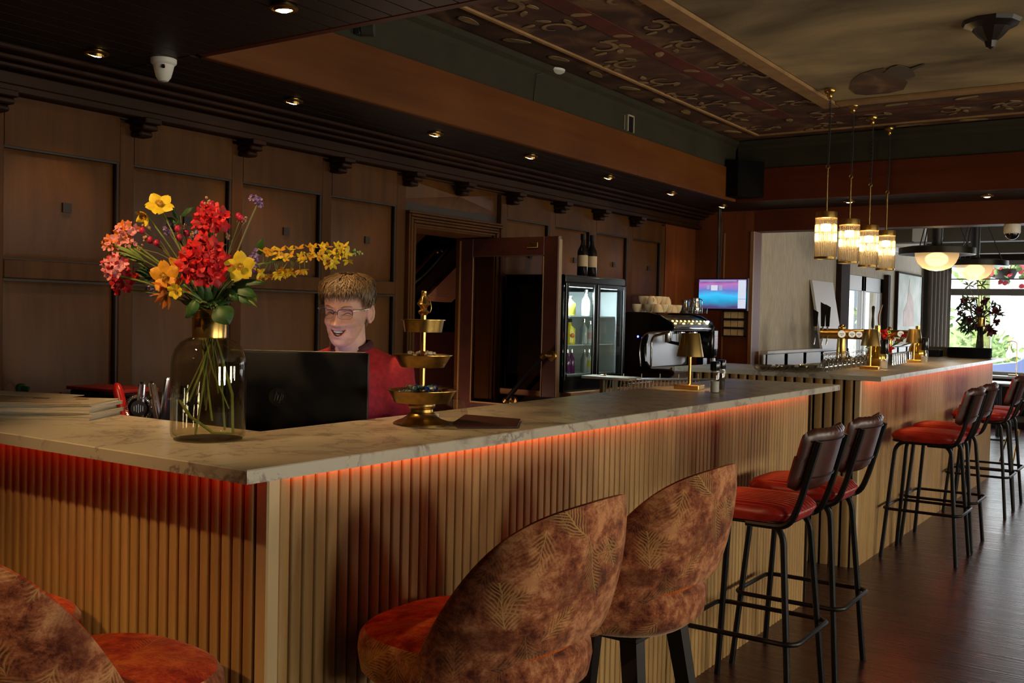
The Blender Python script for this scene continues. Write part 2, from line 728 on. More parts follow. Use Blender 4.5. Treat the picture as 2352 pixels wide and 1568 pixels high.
BRASS_DULL = pbr('aged_brass', (0.40, 0.255, 0.075), 0.33, 1.0, vary=0.35, scale=26, bump=0.08)
GOLD_SHADE = pbr('brushed_gold', (0.50, 0.34, 0.12), 0.36, 1.0)
STEEL = pbr('polished_steel', (0.70, 0.70, 0.70), 0.18, 1.0)
STEEL_DULL = pbr('brushed_steel', (0.50, 0.49, 0.47), 0.38, 1.0)
BLACK_METAL = pbr('black_powder_coat', (0.006, 0.006, 0.007), 0.4, spec=0.25)
BLACK = pbr('black_plastic', (0.006, 0.006, 0.007), 0.5, spec=0.2)
BLACK_GLOSS = pbr('black_gloss', (0.006, 0.006, 0.007), 0.16)
DARK_WOOD = pbr('black_stained_wood', (0.014, 0.010, 0.009), 0.4)
LEATHER = pbr('red_leather', (0.26, 0.012, 0.008), 0.36, spec=0.5, vary=0.25, scale=18, bump=0.12)
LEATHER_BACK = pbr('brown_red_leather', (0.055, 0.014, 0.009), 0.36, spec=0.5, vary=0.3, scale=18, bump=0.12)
CLEAR = thin_glass('clear_glass', (0.93, 0.94, 0.93), 1.5, 0.02, 0.05, 1.2)
VASE_GLASS = thin_glass('vase_glass', (0.90, 0.88, 0.80), 1.55, 0.008)
WINDOW_GLASS = thin_glass('window_glass', (0.98, 0.99, 0.99), 1.3, 0.01)
DOOR_GLASS = thin_glass('door_glass', (0.75, 0.72, 0.70), 1.45, 0.01)
SMOKE_GLASS = thin_glass('amber_glass', (0.75, 0.48, 0.12), 1.5, 0.03)
WHITE_PLASTIC = pbr('white_plastic', (0.70, 0.68, 0.62), 0.45)
PAPER = pbr('paper', (0.62, 0.56, 0.46), 0.8)
PAPER_PAGES = pbr('page_edges', (0.50, 0.46, 0.38), 0.9)
CERAMIC = pbr('cream_ceramic', (0.78, 0.62, 0.38), 0.25)
GREY_FABRIC = pbr('grey_wall_fabric', (0.52, 0.46, 0.36), 0.9, vary=0.14, scale=35, stretch=(1, 1, 0.25))
WHITE_PAINT = pbr('white_paint', (0.66, 0.66, 0.66), 0.5)
DARK_PAINT = pbr('dark_brown_paint', (0.030, 0.017, 0.012), 0.8, spec=0.12)
FAR_CEILING = pbr('far_ceiling', (0.10, 0.085, 0.06), 0.8)
# ================================================================== the room
WALL_X = -4.0          # panelled wall
SOFFIT_Z = 2.5
FASCIA_X0 = -3.31
CEIL_Z = 3.0
FASCIA_TOP = 2.77
Y_NEAR = 2.63          # far edge of the near soffit
Y_CROSS = 8.14         # near face of the cross beam
Y_END = 8.86           # end wall with the television
OPEN_Z = 2.31
FAR_Y = 16.5
BACK_Y = -2.6
RIGHT_X = SIDE_X

mb = MB()
mb.box((0.5, 7.0, -0.05), (11.4, 20.0, 0.1))
struct(mb, 'floor', FLOOR, label='dark red brown floorboards')

# ---- panelled wall with the doorway
STILES = [(-2.20, 0.07), (-1.575, 0.07), (-0.95, 0.07), (-0.325, 0.07), (0.30, 0.07), (0.925, 0.07), (1.55, 0.07), (2.155, 0.075), (2.752, 0.075), (3.377, 0.072), (4.0, 0.075), (4.622, 0.085),
          (5.70, 0.072), (6.322, 0.08), (6.932, 0.09), (7.552, 0.086), (8.18, 0.09)]
DOOR_Y0, DOOR_Y1, DOOR_Z = 4.752, 5.566, 2.03
RAIL0, RAIL1 = 1.605, 1.682
PTOP = 2.14
mb = MB()
# wall core behind the panelling, in pieces round the doorway
for y0, y1, z0, z1 in ((BACK_Y, DOOR_Y0, 0, SOFFIT_Z), (DOOR_Y1, Y_END, 0, SOFFIT_Z), (DOOR_Y0, DOOR_Y1, DOOR_Z, SOFFIT_Z)):
    mb.box((WALL_X - 0.165, (y0 + y1) / 2, (z0 + z1) / 2), (0.27, y1 - y0, z1 - z0), mi=2)


def panel_at(y0, y1, z0, z1, boss=True):
    """a raised panel: four shallow facets rising to a square boss"""
    x = WALL_X - 0.028
    g = 0.008
    a = [(x, y0 + g, z0 + g), (x, y1 - g, z0 + g), (x, y1 - g, z1 - g), (x, y0 + g, z1 - g)]
    i = 0.030
    b = [(x + 0.008, y0 + i, z0 + i), (x + 0.008, y1 - i, z0 + i), (x + 0.008, y1 - i, z1 - i), (x + 0.008, y0 + i, z1 - i)]
    cy, cz = (y0 + y1) / 2, (z0 + z1) / 2
    c = (x + 0.050, cy, cz)
    ra, rb = mb.ring(a), mb.ring(b)
    mb.skin([ra, rb], True, mi=0)
    vc = mb.bm.verts.new(c)
    for k in range(4):
        f = mb.bm.faces.new((rb[k], rb[(k + 1) % 4], vc))
        f.material_index = 0
    if boss:
        mb.box((x + 0.050, cy, cz), (0.012, 0.040, 0.040), mi=2)


XF = WALL_X - 0.012
for k, (y, w) in enumerate(STILES):
    mb.box((XF, y, 1.16), (0.036, w, 2.32), mi=1, bevel=0.004)
for k in range(len(STILES) - 1):
    (ya, wa), (yb, wb) = STILES[k], STILES[k + 1]
    y0, y1 = ya + wa / 2, yb - wb / 2
    if k == 11:                                     # above the doorway: one low wide panel
        mb.box((XF, (y0 + y1) / 2, 2.375), (0.036, y1 - y0, 0.07), mi=1)
        panel_at(y0, y1, 2.165, 2.34, False)
        continue
    last = k == 15
    mb.box((XF, (y0 + y1) / 2, (RAIL0 + RAIL1) / 2), (0.036, y1 - y0, RAIL1 - RAIL0), mi=1, bevel=0.004)
    top = PTOP if k < 12 else PTOP + 0.03
    panel_at(y0, y1, RAIL1, top)
    panel_at(y0, y1, 0.62, RAIL0)
    mb.box((XF, (y0 + y1) / 2, 0.31), (0.036, y1 - y0, 0.62), mi=1)
    # small dark line above the panel, and the plain board over it
    mb.box((XF, (y0 + y1) / 2, (top + 2.34) / 2), (0.036, y1 - y0, 2.34 - top), mi=1)
    # dark vertical bead at the far side of every panel
    mb.box((WALL_X - 0.006, y1 - 0.007, (0.62 + top) / 2), (0.020, 0.014, top - 0.62), mi=2, bevel=0.003)
    mb.box((WALL_X - 0.006, (y0 + y1) / 2, RAIL0 - 0.006), (0.018, y1 - y0, 0.010), mi=2)
    mb.box((WALL_X - 0.006, (y0 + y1) / 2, top - 0.005), (0.018, y1 - y0, 0.009), mi=2)
mb.box((XF, 8.54, 1.25), (0.036, 0.66, 2.5), mi=3)
mb.box((XF - 0.01, (BACK_Y + Y_END) / 2, 2.42), (0.036, Y_END - BACK_Y, 0.17), mi=1)
struct(mb, 'wall_left', [PANEL, PANEL_FRAME, PANEL_DARK, ENDWOOD], 20, 'brown panelled wall behind the bar')

# stepped cornice under the soffit
mb = MB()
for x0, x1, z0, z1 in ((-4.0, -3.93, 2.34, 2.375), (-4.0, -3.955, 2.375, 2.43), (-4.0, -3.90, 2.43, 2.452), (-4.0, -3.86, 2.452, 2.475), (-4.0, -3.80, 2.475, 2.499)):
    mb.box(((x0 + x1) / 2, (BACK_Y + Y_END) / 2, (z0 + z1) / 2), (x1 - x0, Y_END - BACK_Y, z1 - z0 - 0.002), bevel=0.005)
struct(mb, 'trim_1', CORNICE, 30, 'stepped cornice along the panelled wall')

# corbels under the cornice
CORB = [2.14, 2.80, 3.41, 4.05, 4.66, 5.17, 5.75, 6.37, 6.95, 7.56]
CORB_LABELS = ['dark carved corbel under the cornice at the edge of the picture, leftmost', 'dark carved corbel under the cornice above the bouquet', 'dark carved corbel second to the right of the camera dome, over a panel stile',
               'dark carved corbel under the cornice up left of the woman', 'dark carved corbel under the cornice over the panel left of the doorway', 'dark carved corbel under the cornice over the middle of the doorway',
               'dark carved corbel under the cornice over the right door jamb', 'dark carved corbel under the cornice above the open door leaf', 'dark carved corbel under the cornice above the wine bottles',
               'dark carved corbel under the cornice, last before the end wall']
for k, y in enumerate(CORB):
    mb = MB()
    mb.box((-3.93, y, 2.325), (0.12, 0.085, 0.026), bevel=0.004)
    mb.box((-3.94, y, 2.298), (0.10, 0.078, 0.024), bevel=0.006)
    mb.box((-3.955, y, 2.272), (0.07, 0.070, 0.026), bevel=0.008)
    o = mb.build('corbel', CORNICE, None, 30)
    tag(o, CORB_LABELS[k], 'corbel', 'corbels under the cornice')

# door casing: stepped mouldings on three sides
mb = MB()
for k in range(5):
    o_ = 0.018 * k
    d = 0.020 + 0.006 * (k % 2) + 0.004 * k
    for yy in (DOOR_Y0 - 0.009 - o_, DOOR_Y1 + 0.009 + o_):
        mb.box((WALL_X + d / 2, yy, (DOOR_Z + o_) / 2), (d, 0.0145, DOOR_Z + o_), bevel=0.003)
    mb.box((WALL_X + d / 2, (DOOR_Y0 + DOOR_Y1) / 2, DOOR_Z + 0.009 + o_), (d, DOOR_Y1 - DOOR_Y0 + 0.018 + 2 * o_ + 0.0145, 0.0145), bevel=0.003)
# jamb lining through the thick wall
mb.box((-4.15, DOOR_Y0 - 0.006, 1.01), (0.30, 0.016, 2.02))
mb.box((-4.15, DOOR_Y1 + 0.006, 1.01), (0.30, 0.016, 2.02))
mb.box((-4.15, (DOOR_Y0 + DOOR_Y1) / 2, DOOR_Z), (0.30, DOOR_Y1 - DOOR_Y0, 0.016))
struct(mb, 'trim_2', PANEL_FRAME, 30, 'stepped moulding round the doorway')

# hall behind the doorway
mb = MB()
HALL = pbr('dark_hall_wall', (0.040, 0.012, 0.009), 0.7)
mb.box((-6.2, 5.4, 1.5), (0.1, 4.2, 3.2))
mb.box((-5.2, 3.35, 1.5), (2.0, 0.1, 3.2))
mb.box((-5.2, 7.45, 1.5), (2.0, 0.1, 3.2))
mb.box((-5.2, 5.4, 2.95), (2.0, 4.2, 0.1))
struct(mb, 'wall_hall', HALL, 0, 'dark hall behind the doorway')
mb = MB()
mb.box((-5.2, 5.4, -0.05), (2.0, 4.2, 0.098))
struct(mb, 'floor_hall', FLOOR, 0, 'hall floor')

# staircase seen in the hall: two slanting boards, a handrail with a rope
st = thing('staircase', 'dark slanting staircase with a pale wooden stringer seen through the doorway', 'staircase', (-5.0, 5.6, 0))


def hall(px, py, x):
    return at(px, py, 0, x) - Vector((-5.0, 5.6, 0))


STRINGER = wood('pale_red_wood', (0.36, 0.15, 0.085), (0.46, 0.21, 0.13), 'Y', 10, 0.5)
mb = MB()
a = [hall(972, 690, -4.6), hall(1037, 694, -4.6), hall(1140, 592, -4.6), hall(1140, 508, -4.6)]
mb.hull(a, [p + Vector((-0.05, 0, 0.0)) for p in a])
a = [hall(981, 681, -4.57), hall(1029, 684, -4.57), hall(1140, 578, -4.57), hall(1140, 520, -4.57)]
mb.hull(a, [p + Vector((-0.03, 0, 0)) for p in a])
mb.build('stringer', STRINGER, st, 20)
mb = MB()
a = [hall(930, 585, -5.2), hall(930, 560, -5.2), hall(998, 505, -5.2), hall(1005, 515, -5.2)]
mb.hull(a, [p + Vector((-0.06, 0, 0)) for p in a])
mb.build('upper_board', pbr('brown_stair_board', (0.22, 0.085, 0.03), 0.5), st, 20)
mb = MB()
mb.tube([hall(925, 655, -4.9), hall(1045, 525, -4.9)], 0.016, 10)
mb.build('handrail', pbr('dark_red_rail', (0.085, 0.030, 0.026), 0.35), st)
mb = MB()
pts = []
for k in range(25):
    t = k / 24
    p = hall(925 + 130 * t, 668 - 138 * t, -4.88)
    pts.append(p + Vector((0, 0, -0.05 * math.sin(PI * t))))
mb.tube(pts, [0.010 + 0.002 * (k % 2) for k in range(25)], 8)
mb.build('rope', pbr('grey_rope', (0.09, 0.08, 0.075), 0.8), st)
mb = MB()
mb.ball(hall(1005, 578, -4.86), 0.016, 10)
mb.ball(hall(1016, 575, -4.86), 0.018, 10)
mb.build('rope_fitting', BRASS, st)
mb = MB()
a = [hall(930, 700, -5.0), hall(930, 690, -5.0), hall(1130, 470, -5.0), hall(1150, 480, -5.0), hall(1150, 590, -5.0), hall(985, 760, -5.0)]
mb.hull(a, [p + Vector((-0.08, 0, 0)) for p in a])
mb.build('stair_soffit', pbr('dark_stair', (0.030, 0.010, 0.009), 0.6), st, 20)
mb = MB()
a0 = hall(985, 760, -4.7)
mb.box((0.22, a0.y + 0.1, 0.68), (0.05, 0.9, 1.36))
mb.build('stair_panel', pbr('dark_stair_panel', (0.055, 0.014, 0.011), 0.5), st, 20)

hl = bpy.data.lights.new('hall_fill_light', 'POINT')  # unseen fill light without a fixture, added to brighten the stair stringer
hl.energy = 22
hl.color = (1.0, 0.66, 0.46)
hl.shadow_soft_size = 0.08
ho = bpy.data.objects.new('hall_fill_light', hl)
COL.objects.link(ho)
ho.location = (-4.12, 5.0, 0.62)

# ---- open door leaf, standing at right angles to the wall
DL = thing('door_leaf', 'dark brown glazed door leaf standing open beside the doorway', 'door', (-4.24, 5.552, 0))
mb = MB()
LW, LT, LZ = 0.795, 0.042, 2.015
mb.box((0.055, 0, LZ / 2), (0.11, LT, LZ), bevel=0.004)
mb.box((LW - 0.055, 0, LZ / 2), (0.11, LT, LZ), bevel=0.004)
mb.box((LW / 2, 0, LZ - 0.062), (LW - 0.22, LT, 0.124), bevel=0.003)
mb.box((LW / 2, 0, 0.45), (LW - 0.22, LT, 0.90), bevel=0.003)
mb.build('leaf_frame', pbr('dark_red_door', (0.042, 0.014, 0.011), 0.32, vary=0.2, scale=10), DL, 30)
mb = MB()
mb.box((LW / 2, 0.004, 1.39), (LW - 0.21, 0.006, 1.0))
mb.build('glass_pane', DOOR_GLASS, DL, 0)
mb = MB()
for x in (0.112, LW - 0.112):
    mb.box((x, -LT / 2, 1.39), (0.008, 0.008, 0.99), bevel=0.002)
mb.box((LW / 2, -LT / 2, 0.902), (LW - 0.22, 0.008, 0.008))
mb.box((0.004, -LT / 2 - 0.002, 1.0), (0.010, 0.010, 2.0))
mb.box((LW + 0.001, 0, 1.0), (0.006, LT * 0.9, 1.99))
mb.build('glazing_bead', pbr('gold_brown_bead', (0.20, 0.115, 0.04), 0.35), DL, 20)
mb = MB()
mb.box((LW - 0.20, -LT / 2 - 0.003, LZ - 0.055), (0.085, 0.006, 0.034), bevel=0.002)
mb.build('door_plate', BRASS_DULL, DL, 20)


def leafpt(px, py, y=5.47):
    return at(px, py, 1, y) - Vector((-4.24, 5.552, 0))


hd = MB()
p0, p1 = leafpt(1160, 921), leafpt(1248, 816)
hd.tube([p0, p1], 0.0155, 12)
h_o = hd.build('handle', BLACK_GLOSS, DL)
hb = MB()
dv = (p1 - p0).normalized()
for p, s in ((p0, -1), (p1, 1)):
    hb.tube([p + dv * (0.02 * -s), p + dv * (0.006 * s)], 0.019, 12)
    q = Vector((p.x + 0.03, -LT / 2, p.z - 0.004))
    hb.tube([p + dv * (-0.008 * s), Vector((q.x, -LT / 2 - 0.012, q.z))], 0.010, 10)
    hb.tube([Vector((q.x, -LT / 2 - 0.014, q.z)), Vector((q.x, -LT / 2, q.z))], [0.030, 0.034], 18)
hb.build('handle_rosette', BRASS_DULL, h_o)

# ---- soffit: boarded lower ceiling in an L, the cross beam, the near soffit
mb = MB()


def boards(x0, x1, y0, y1, along='Y', z=SOFFIT_Z, pitch=0.095, th=0.03):
    """tongued boards with an open joint between them"""
    if along == 'Y':
        n = max(1, round((x1 - x0) / pitch))
        w = (x1 - x0) / n
        for k in range(n):
            mb.box((x0 + w * (k + 0.5), (y0 + y1) / 2, z + th / 2), (w - 0.006, y1 - y0, th))
    else:
        n = max(1, round((y1 - y0) / pitch))
        w = (y1 - y0) / n
        for k in range(n):
            mb.box(((x0 + x1) / 2, y0 + w * (k + 0.5), z + th / 2), (x1 - x0, w - 0.006, th))
    mb.box(((x0 + x1) / 2, (y0 + y1) / 2, z + th + 0.02), (x1 - x0, y1 - y0, 0.038))


boards(WALL_X, FASCIA_X0 - 0.042, Y_NEAR - 0.05, Y_END)
boards(WALL_X, RIGHT_X, BACK_Y, Y_NEAR - 0.042)
boards(FASCIA_X0 - 0.04, RIGHT_X, Y_CROSS + 0.042, Y_END, 'X')
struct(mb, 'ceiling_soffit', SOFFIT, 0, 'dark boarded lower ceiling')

mb = MB()
mb.box((FASCIA_X0 - 0.02, (Y_NEAR + 6.35) / 2, (SOFFIT_Z + FASCIA_TOP) / 2 - 0.002), (0.04, 6.35 - Y_NEAR - 0.003, FASCIA_TOP - SOFFIT_Z), bevel=0.004)
mb.box((FASCIA_X0 - 0.02, (6.35 + Y_CROSS) / 2, (SOFFIT_Z + FASCIA_TOP) / 2 - 0.002), (0.04, Y_CROSS - 6.35, FASCIA_TOP - SOFFIT_Z), bevel=0.004)
struct(mb, 'trim_3', FASCIA, 20, 'red brown facing along the long beam')
mb = MB()
mb.box(((FASCIA_X0 + RIGHT_X) / 2, Y_CROSS + 0.02, (SOFFIT_Z + FASCIA_TOP) / 2 - 0.002), (RIGHT_X - FASCIA_X0, 0.04, FASCIA_TOP - SOFFIT_Z), bevel=0.004)
mb.box(((FASCIA_X0 + RIGHT_X) / 2, Y_NEAR - 0.02, (SOFFIT_Z + FASCIA_TOP) / 2 - 0.002), (RIGHT_X - FASCIA_X0, 0.04, FASCIA_TOP - SOFFIT_Z), bevel=0.004)
# header of the opening to the far room
mb.box(((-3.42 + RIGHT_X) / 2, Y_END + 0.10, (OPEN_Z + SOFFIT_Z) / 2), (RIGHT_X + 3.42, 0.20, SOFFIT_Z - OPEN_Z))
struct(mb, 'trim_4', FASCIA_X, 20, 'red brown facing on the cross beams')

mb = MB()
# upstand behind the frieze, closing the ceiling recess
mb.box((FASCIA_X0 - 0.09, 5.4, 2.8), (0.08, 6.0, 0.5))
mb.box((0.8, Y_CROSS + 0.09, 2.8), (8.6, 0.08, 0.5))
mb.box((0.8, Y_NEAR - 0.09, 2.8), (8.6, 0.08, 0.5))
fz = [(0.0, FASCIA_TOP), (0.0, 2.93), (0.012, 2.955), (0.035, 2.975), (0.05, CEIL_Z)]
for (d0, z0), (d1, z1) in zip(fz[:-1], fz[1:]):
    mb.quad((FASCIA_X0 - 0.02 + d0, Y_NEAR, z0), (FASCIA_X0 - 0.02 + d0, Y_CROSS + 0.02, z0), (FASCIA_X0 - 0.02 + d1, Y_CROSS + 0.02, z1), (FASCIA_X0 - 0.02 + d1, Y_NEAR, z1))
    mb.quad((FASCIA_X0, Y_CROSS + 0.02 - d0, z0), (RIGHT_X, Y_CROSS + 0.02 - d0, z0), (RIGHT_X, Y_CROSS + 0.02 - d1, z1), (FASCIA_X0, Y_CROSS + 0.02 - d1, z1))
    mb.quad((FASCIA_X0, Y_NEAR - 0.02 + d0, z0), (RIGHT_X, Y_NEAR - 0.02 + d0, z0), (RIGHT_X, Y_NEAR - 0.02 + d1, z1), (FASCIA_X0, Y_NEAR - 0.02 + d1, z1))
struct(mb, 'trim_5', FRIEZE, 40, 'dull green frieze above the beams')

# ---- painted ceiling
def cloud_mat():
    m = bpy.data.materials.new('painted_sky')
    m.use_nodes = True
    nt, N, L = nodes_of(m)
    b = N['Principled BSDF']
    b.inputs['Roughness'].default_value = 0.75
    tc = N.new('ShaderNodeTexCoord')
    mp = N.new('ShaderNodeMapping')
    mp.inputs['Scale'].default_value = (0.8, 1.5, 1)
    L.new(tc.outputs['Object'], mp.inputs['Vector'])
    n = N.new('ShaderNodeTexNoise')
    n.inputs['Scale'].default_value = 0.9
    n.inputs['Detail'].default_value = 5
    n.inputs['Roughness'].default_value = 0.55
    n.inputs['Distortion'].default_value = 0.4
    L.new(mp.outputs[0], n.inputs['Vector'])
    r = N.new('ShaderNodeValToRGB')
    e = r.color_ramp.elements
    e[0].position, e[1].position = 0.33, 0.66
    e[0].color, e[1].color = (0.10, 0.07, 0.035, 1), (0.50, 0.36, 0.17, 1)
    k = e.new(0.5)
    k.color = (0.27, 0.21, 0.11, 1)
    L.new(n.outputs['Fac'], r.inputs[0])
    L.new(r.outputs[0], b.inputs['Base Color'])
    return m


def border_mat():
    m = bpy.data.materials.new('painted_border')
    m.use_nodes = True
    nt, N, L = nodes_of(m)
    b = N['Principled BSDF']
    b.inputs['Roughness'].default_value = 0.75
    tc = N.new('ShaderNodeTexCoord')
    n = N.new('ShaderNodeTexNoise')
    n.inputs['Scale'].default_value = 3.2
    n.inputs['Detail'].default_value = 6
    n.inputs['Distortion'].default_value = 1.2
    L.new(tc.outputs['Object'], n.inputs['Vector'])
    r = N.new('ShaderNodeValToRGB')
    e = r.color_ramp.elements
    e[0].position, e[1].position = 0.36, 0.70
    e[0].color, e[1].color = (0.040, 0.018, 0.012, 1), (0.20, 0.11, 0.05, 1)
    k = e.new(0.52)
    k.color = (0.085, 0.035, 0.018, 1)
    L.new(n.outputs['Fac'], r.inputs[0])
    L.new(r.outputs[0], b.inputs['Base Color'])
    return m


PSKY, PBORD = cloud_mat(), border_mat()
PLEAF = pbr('painted_scroll', (0.27, 0.18, 0.08), 0.8, vary=0.5, scale=9)
PRED = pbr('painted_red_band', (0.11, 0.016, 0.008), 0.8, vary=0.3, scale=6)
PGOLD = pbr('painted_gold_band', (0.32, 0.18, 0.07), 0.7, vary=0.2, scale=7)
BX, BY = -2.13, 6.95            # inner corner of the border
mb = MB()
Z = CEIL_Z
mb.box((0.85, 4.7, Z + 0.06), (8.5, 9.4, 0.1), mi=0)                                     # border ground


def flat(poly, z, th, mi):
    mb.prism(poly, z - th, z, mi)


flat([(BX, Y_NEAR - 0.5), (RIGHT_X, Y_NEAR - 0.5), (RIGHT_X, BY), (BX, BY)], Z + 0.011, 0.004, 1)      # sky field
GW = 0.115
mb.box(((BX - GW / 2), (Y_NEAR - 0.5 + BY + GW) / 2, Z - 0.002), (GW, BY + GW - Y_NEAR + 0.5, 0.024), mi=4, bevel=0.006)
mb.box(((BX + RIGHT_X) / 2, BY + GW / 2, Z - 0.002), (RIGHT_X - BX, GW, 0.024), mi=4, bevel=0.006)
# red band in the middle of the border and the thin line near its outer edge
mb.box((-2.62, (Y_NEAR + 7.3) / 2, Z + 0.009), (0.12, 7.3 - Y_NEAR, 0.004), mi=3)
mb.box((0.0, 7.42, Z + 0.009), (4.9, 0.05, 0.004), mi=3)
mb.box((-3.05, (Y_NEAR - 0.2 + 7.93) / 2, Z + 0.004), (0.022, 7.93 - Y_NEAR + 0.2, 0.012), mi=4)
mb.box(((-3.05 + RIGHT_X) / 2, 7.93, Z + 0.004), (RIGHT_X + 3.05, 0.022, 0.012), mi=4)
rnd = random.Random(5)


def petal(cx, cy, ang, ln, wd, mi=2):
    pts = []
    for k in range(14):
        t = 2 * PI * k / 14
        x, y = ln * 0.5 * math.cos(t), wd * 0.5 * math.sin(t) * (1.0 - 0.35 * math.cos(t))
        pts.append((cx + x * math.cos(ang) - y * math.sin(ang), cy + x * math.sin(ang) + y * math.cos(ang)))
    flat(pts, Z + 0.008, 0.003, mi)


def scroll(cx, cy, ang, size, hand):
    """a spiral ribbon with a few leaves"""
    prev = None
    L_, R_ = [], []
    n = 22
    for k in range(n):
        t = k / (n - 1)
        a = ang + hand * t * 5.0
        r = size * (1.0 - 0.78 * t)
        w = 0.018 * (1 - 0.5 * t)
        L_.append((cx + (r + w) * math.cos(a), cy + (r + w) * math.sin(a)))
        R_.append((cx + (r - w) * math.cos(a), cy + (r - w) * math.sin(a)))
    for k in range(n - 1):
        q = [L_[k], L_[k + 1], R_[k + 1], R_[k]]
        mb.quad(*[(p[0], p[1], Z + 0.006) for p in q], mi=2)
    for k in range(4):
        a = ang + hand * (0.4 + k * 0.9)
        petal(cx + size * 1.25 * math.cos(a), cy + size * 1.25 * math.sin(a), a + hand * 0.9, size * 0.75, size * 0.30)


y = 2.75
i = 0
while y < 7.6:
    scroll(-2.87 + rnd.uniform(-0.03, 0.03), y, rnd.uniform(0, 6), 0.115, 1 if i % 2 else -1)
    scroll(-2.38 + rnd.uniform(-0.03, 0.03), y + 0.22, rnd.uniform(0, 6), 0.10, -1 if i % 2 else 1)
    petal(-3.17, y + 0.1, 1.3 + rnd.uniform(-0.5, 0.5), 0.17, 0.06)
    petal(-2.62, y + 0.3, rnd.uniform(0, 3), 0.11, 0.05)
    y += 0.44
    i += 1
x = -2.0
while x < 2.4:
    scroll(x, 7.62 + rnd.uniform(-0.03, 0.03), rnd.uniform(0, 6), 0.11, 1 if i % 2 else -1)
    petal(x + 0.2, 7.25, rnd.uniform(-0.4, 0.4), 0.16, 0.06)
    petal(x + 0.1, 8.05, rnd.uniform(-0.4, 0.4), 0.20, 0.06)
    x += 0.45
    i += 1
# a dark painted cloud with a bird shape beside the border corner
cl = [at(px, py, 2, Z) for px, py in ((1952, 205), (1958, 185), (1975, 172), (2005, 162), (2030, 158), (2060, 172), (2085, 190), (2075, 208), (2040, 216), (1990, 220), (1965, 218))]
mb.prism([(p.x, p.y) for p in cl], Z + 0.004, Z + 0.006, 0)
cl = [at(px, py, 2, Z) for px, py in ((2030, 168), (2045, 155), (2062, 150), (2090, 158), (2122, 147), (2124, 150), (2096, 163), (2102, 176), (2072, 186), (2050, 178))]
mb.prism([(p.x, p.y) for p in cl], Z + 0.001, Z + 0.0035, 5)
struct(mb, 'ceiling', [PBORD, PSKY, PLEAF, PRED, PGOLD, pbr('painted_dark', (0.07, 0.05, 0.035), 0.8)], 0, 'painted ceiling with a scrolled border and a clouded sky')

# ---- end wall with the television, right of it the opening
mb = MB()
mb.box(((-4.3 - 3.42) / 2, Y_END + 0.10, 1.25), (0.88, 0.20, 2.5), mi=0)
mb.box((-3.43, Y_END - 0.005, 1.155), (0.035, 0.022, 2.31), mi=1, bevel=0.003)
mb.box((-3.70, Y_END - 0.004, 1.45), (0.012, 0.012, 1.7), mi=1)
struct(mb, 'wall_end', [ENDWOOD, pbr('lighter_edge_wood', (0.26, 0.13, 0.05), 0.5)], 20, 'red brown end wall under the cross beam')

# ---- the far room: fabric wall, wainscot, door, curtain, street window
FW = -3.42
FDOOR0, FDOOR1, FDOOR_Z = 11.72, 13.42, 2.06
mb = MB()
for y0, y1, z0, z1 in ((Y_END + 0.2, FDOOR0, 0, 2.7), (FDOOR1, FAR_Y, 0, 2.7), (FDOOR0, FDOOR1, FDOOR_Z, 2.7)):
    mb.box((FW - 0.1, (y0 + y1) / 2, (z0 + z1) / 2), (0.2, y1 - y0, z1 - z0))
struct(mb, 'wall_far_left', GREY_FABRIC, 0, 'grey fabric wall of the far room')
mb = MB()
for y0, y1 in ((Y_END + 0.25, FDOOR0 - 0.35), (FDOOR1 + 0.15, 15.5)):
    mb.box((FW + 0.02, (y0 + y1) / 2, 0.60), (0.03, y1 - y0, 1.18))
    mb.box((FW + 0.035, (y0 + y1) / 2, 1.20), (0.07, y1 - y0, 0.030), bevel=0.004)
    n = max(1, round((y1 - y0) / 0.52))
    w = (y1 - y0) / n
    for k in range(n + 1):
        mb.box((FW + 0.042, y0 + w * k, 0.60), (0.016, 0.10, 1.16), bevel=0.003)
    mb.box((FW + 0.042, (y0 + y1) / 2, 1.12), (0.016, y1 - y0, 0.12), bevel=0.003)
    mb.box((FW + 0.042, (y0 + y1) / 2, 0.12), (0.016, y1 - y0, 0.22), bevel=0.003)
struct(mb, 'trim_6', WHITE_PAINT, 20, 'white panelled wainscot in the far room')
mb = MB()
mb.box((FW + 0.03, (Y_END + 0.2 + FAR_Y) / 2, 2.47), (0.06, FAR_Y - Y_END - 0.2, 0.07), bevel=0.01)
struct(mb, 'trim_7', WHITE_PAINT, 20, 'pale crown moulding of the far room')
mb = MB()
mb.box((0.8, (Y_END + 0.2 + FAR_Y) / 2, 2.75), (8.6, FAR_Y - Y_END - 0.2, 0.1))
for yy in (10.6, 13.6, 15.9):
    mb.box((0.8, yy, 2.62), (8.4, 0.22, 0.18))
struct(mb, 'ceiling_far', FAR_CEILING, 0, 'dark ceiling of the far room')
mb = MB()
p = at(2112, 560, 1, 11.0)
mb.box((p.x, 11.0, 2.55), (0.12, 0.12, 0.4))
struct(mb, 'trim_8', WHITE_PAINT, 0, 'pale stub of a post under the far ceiling')

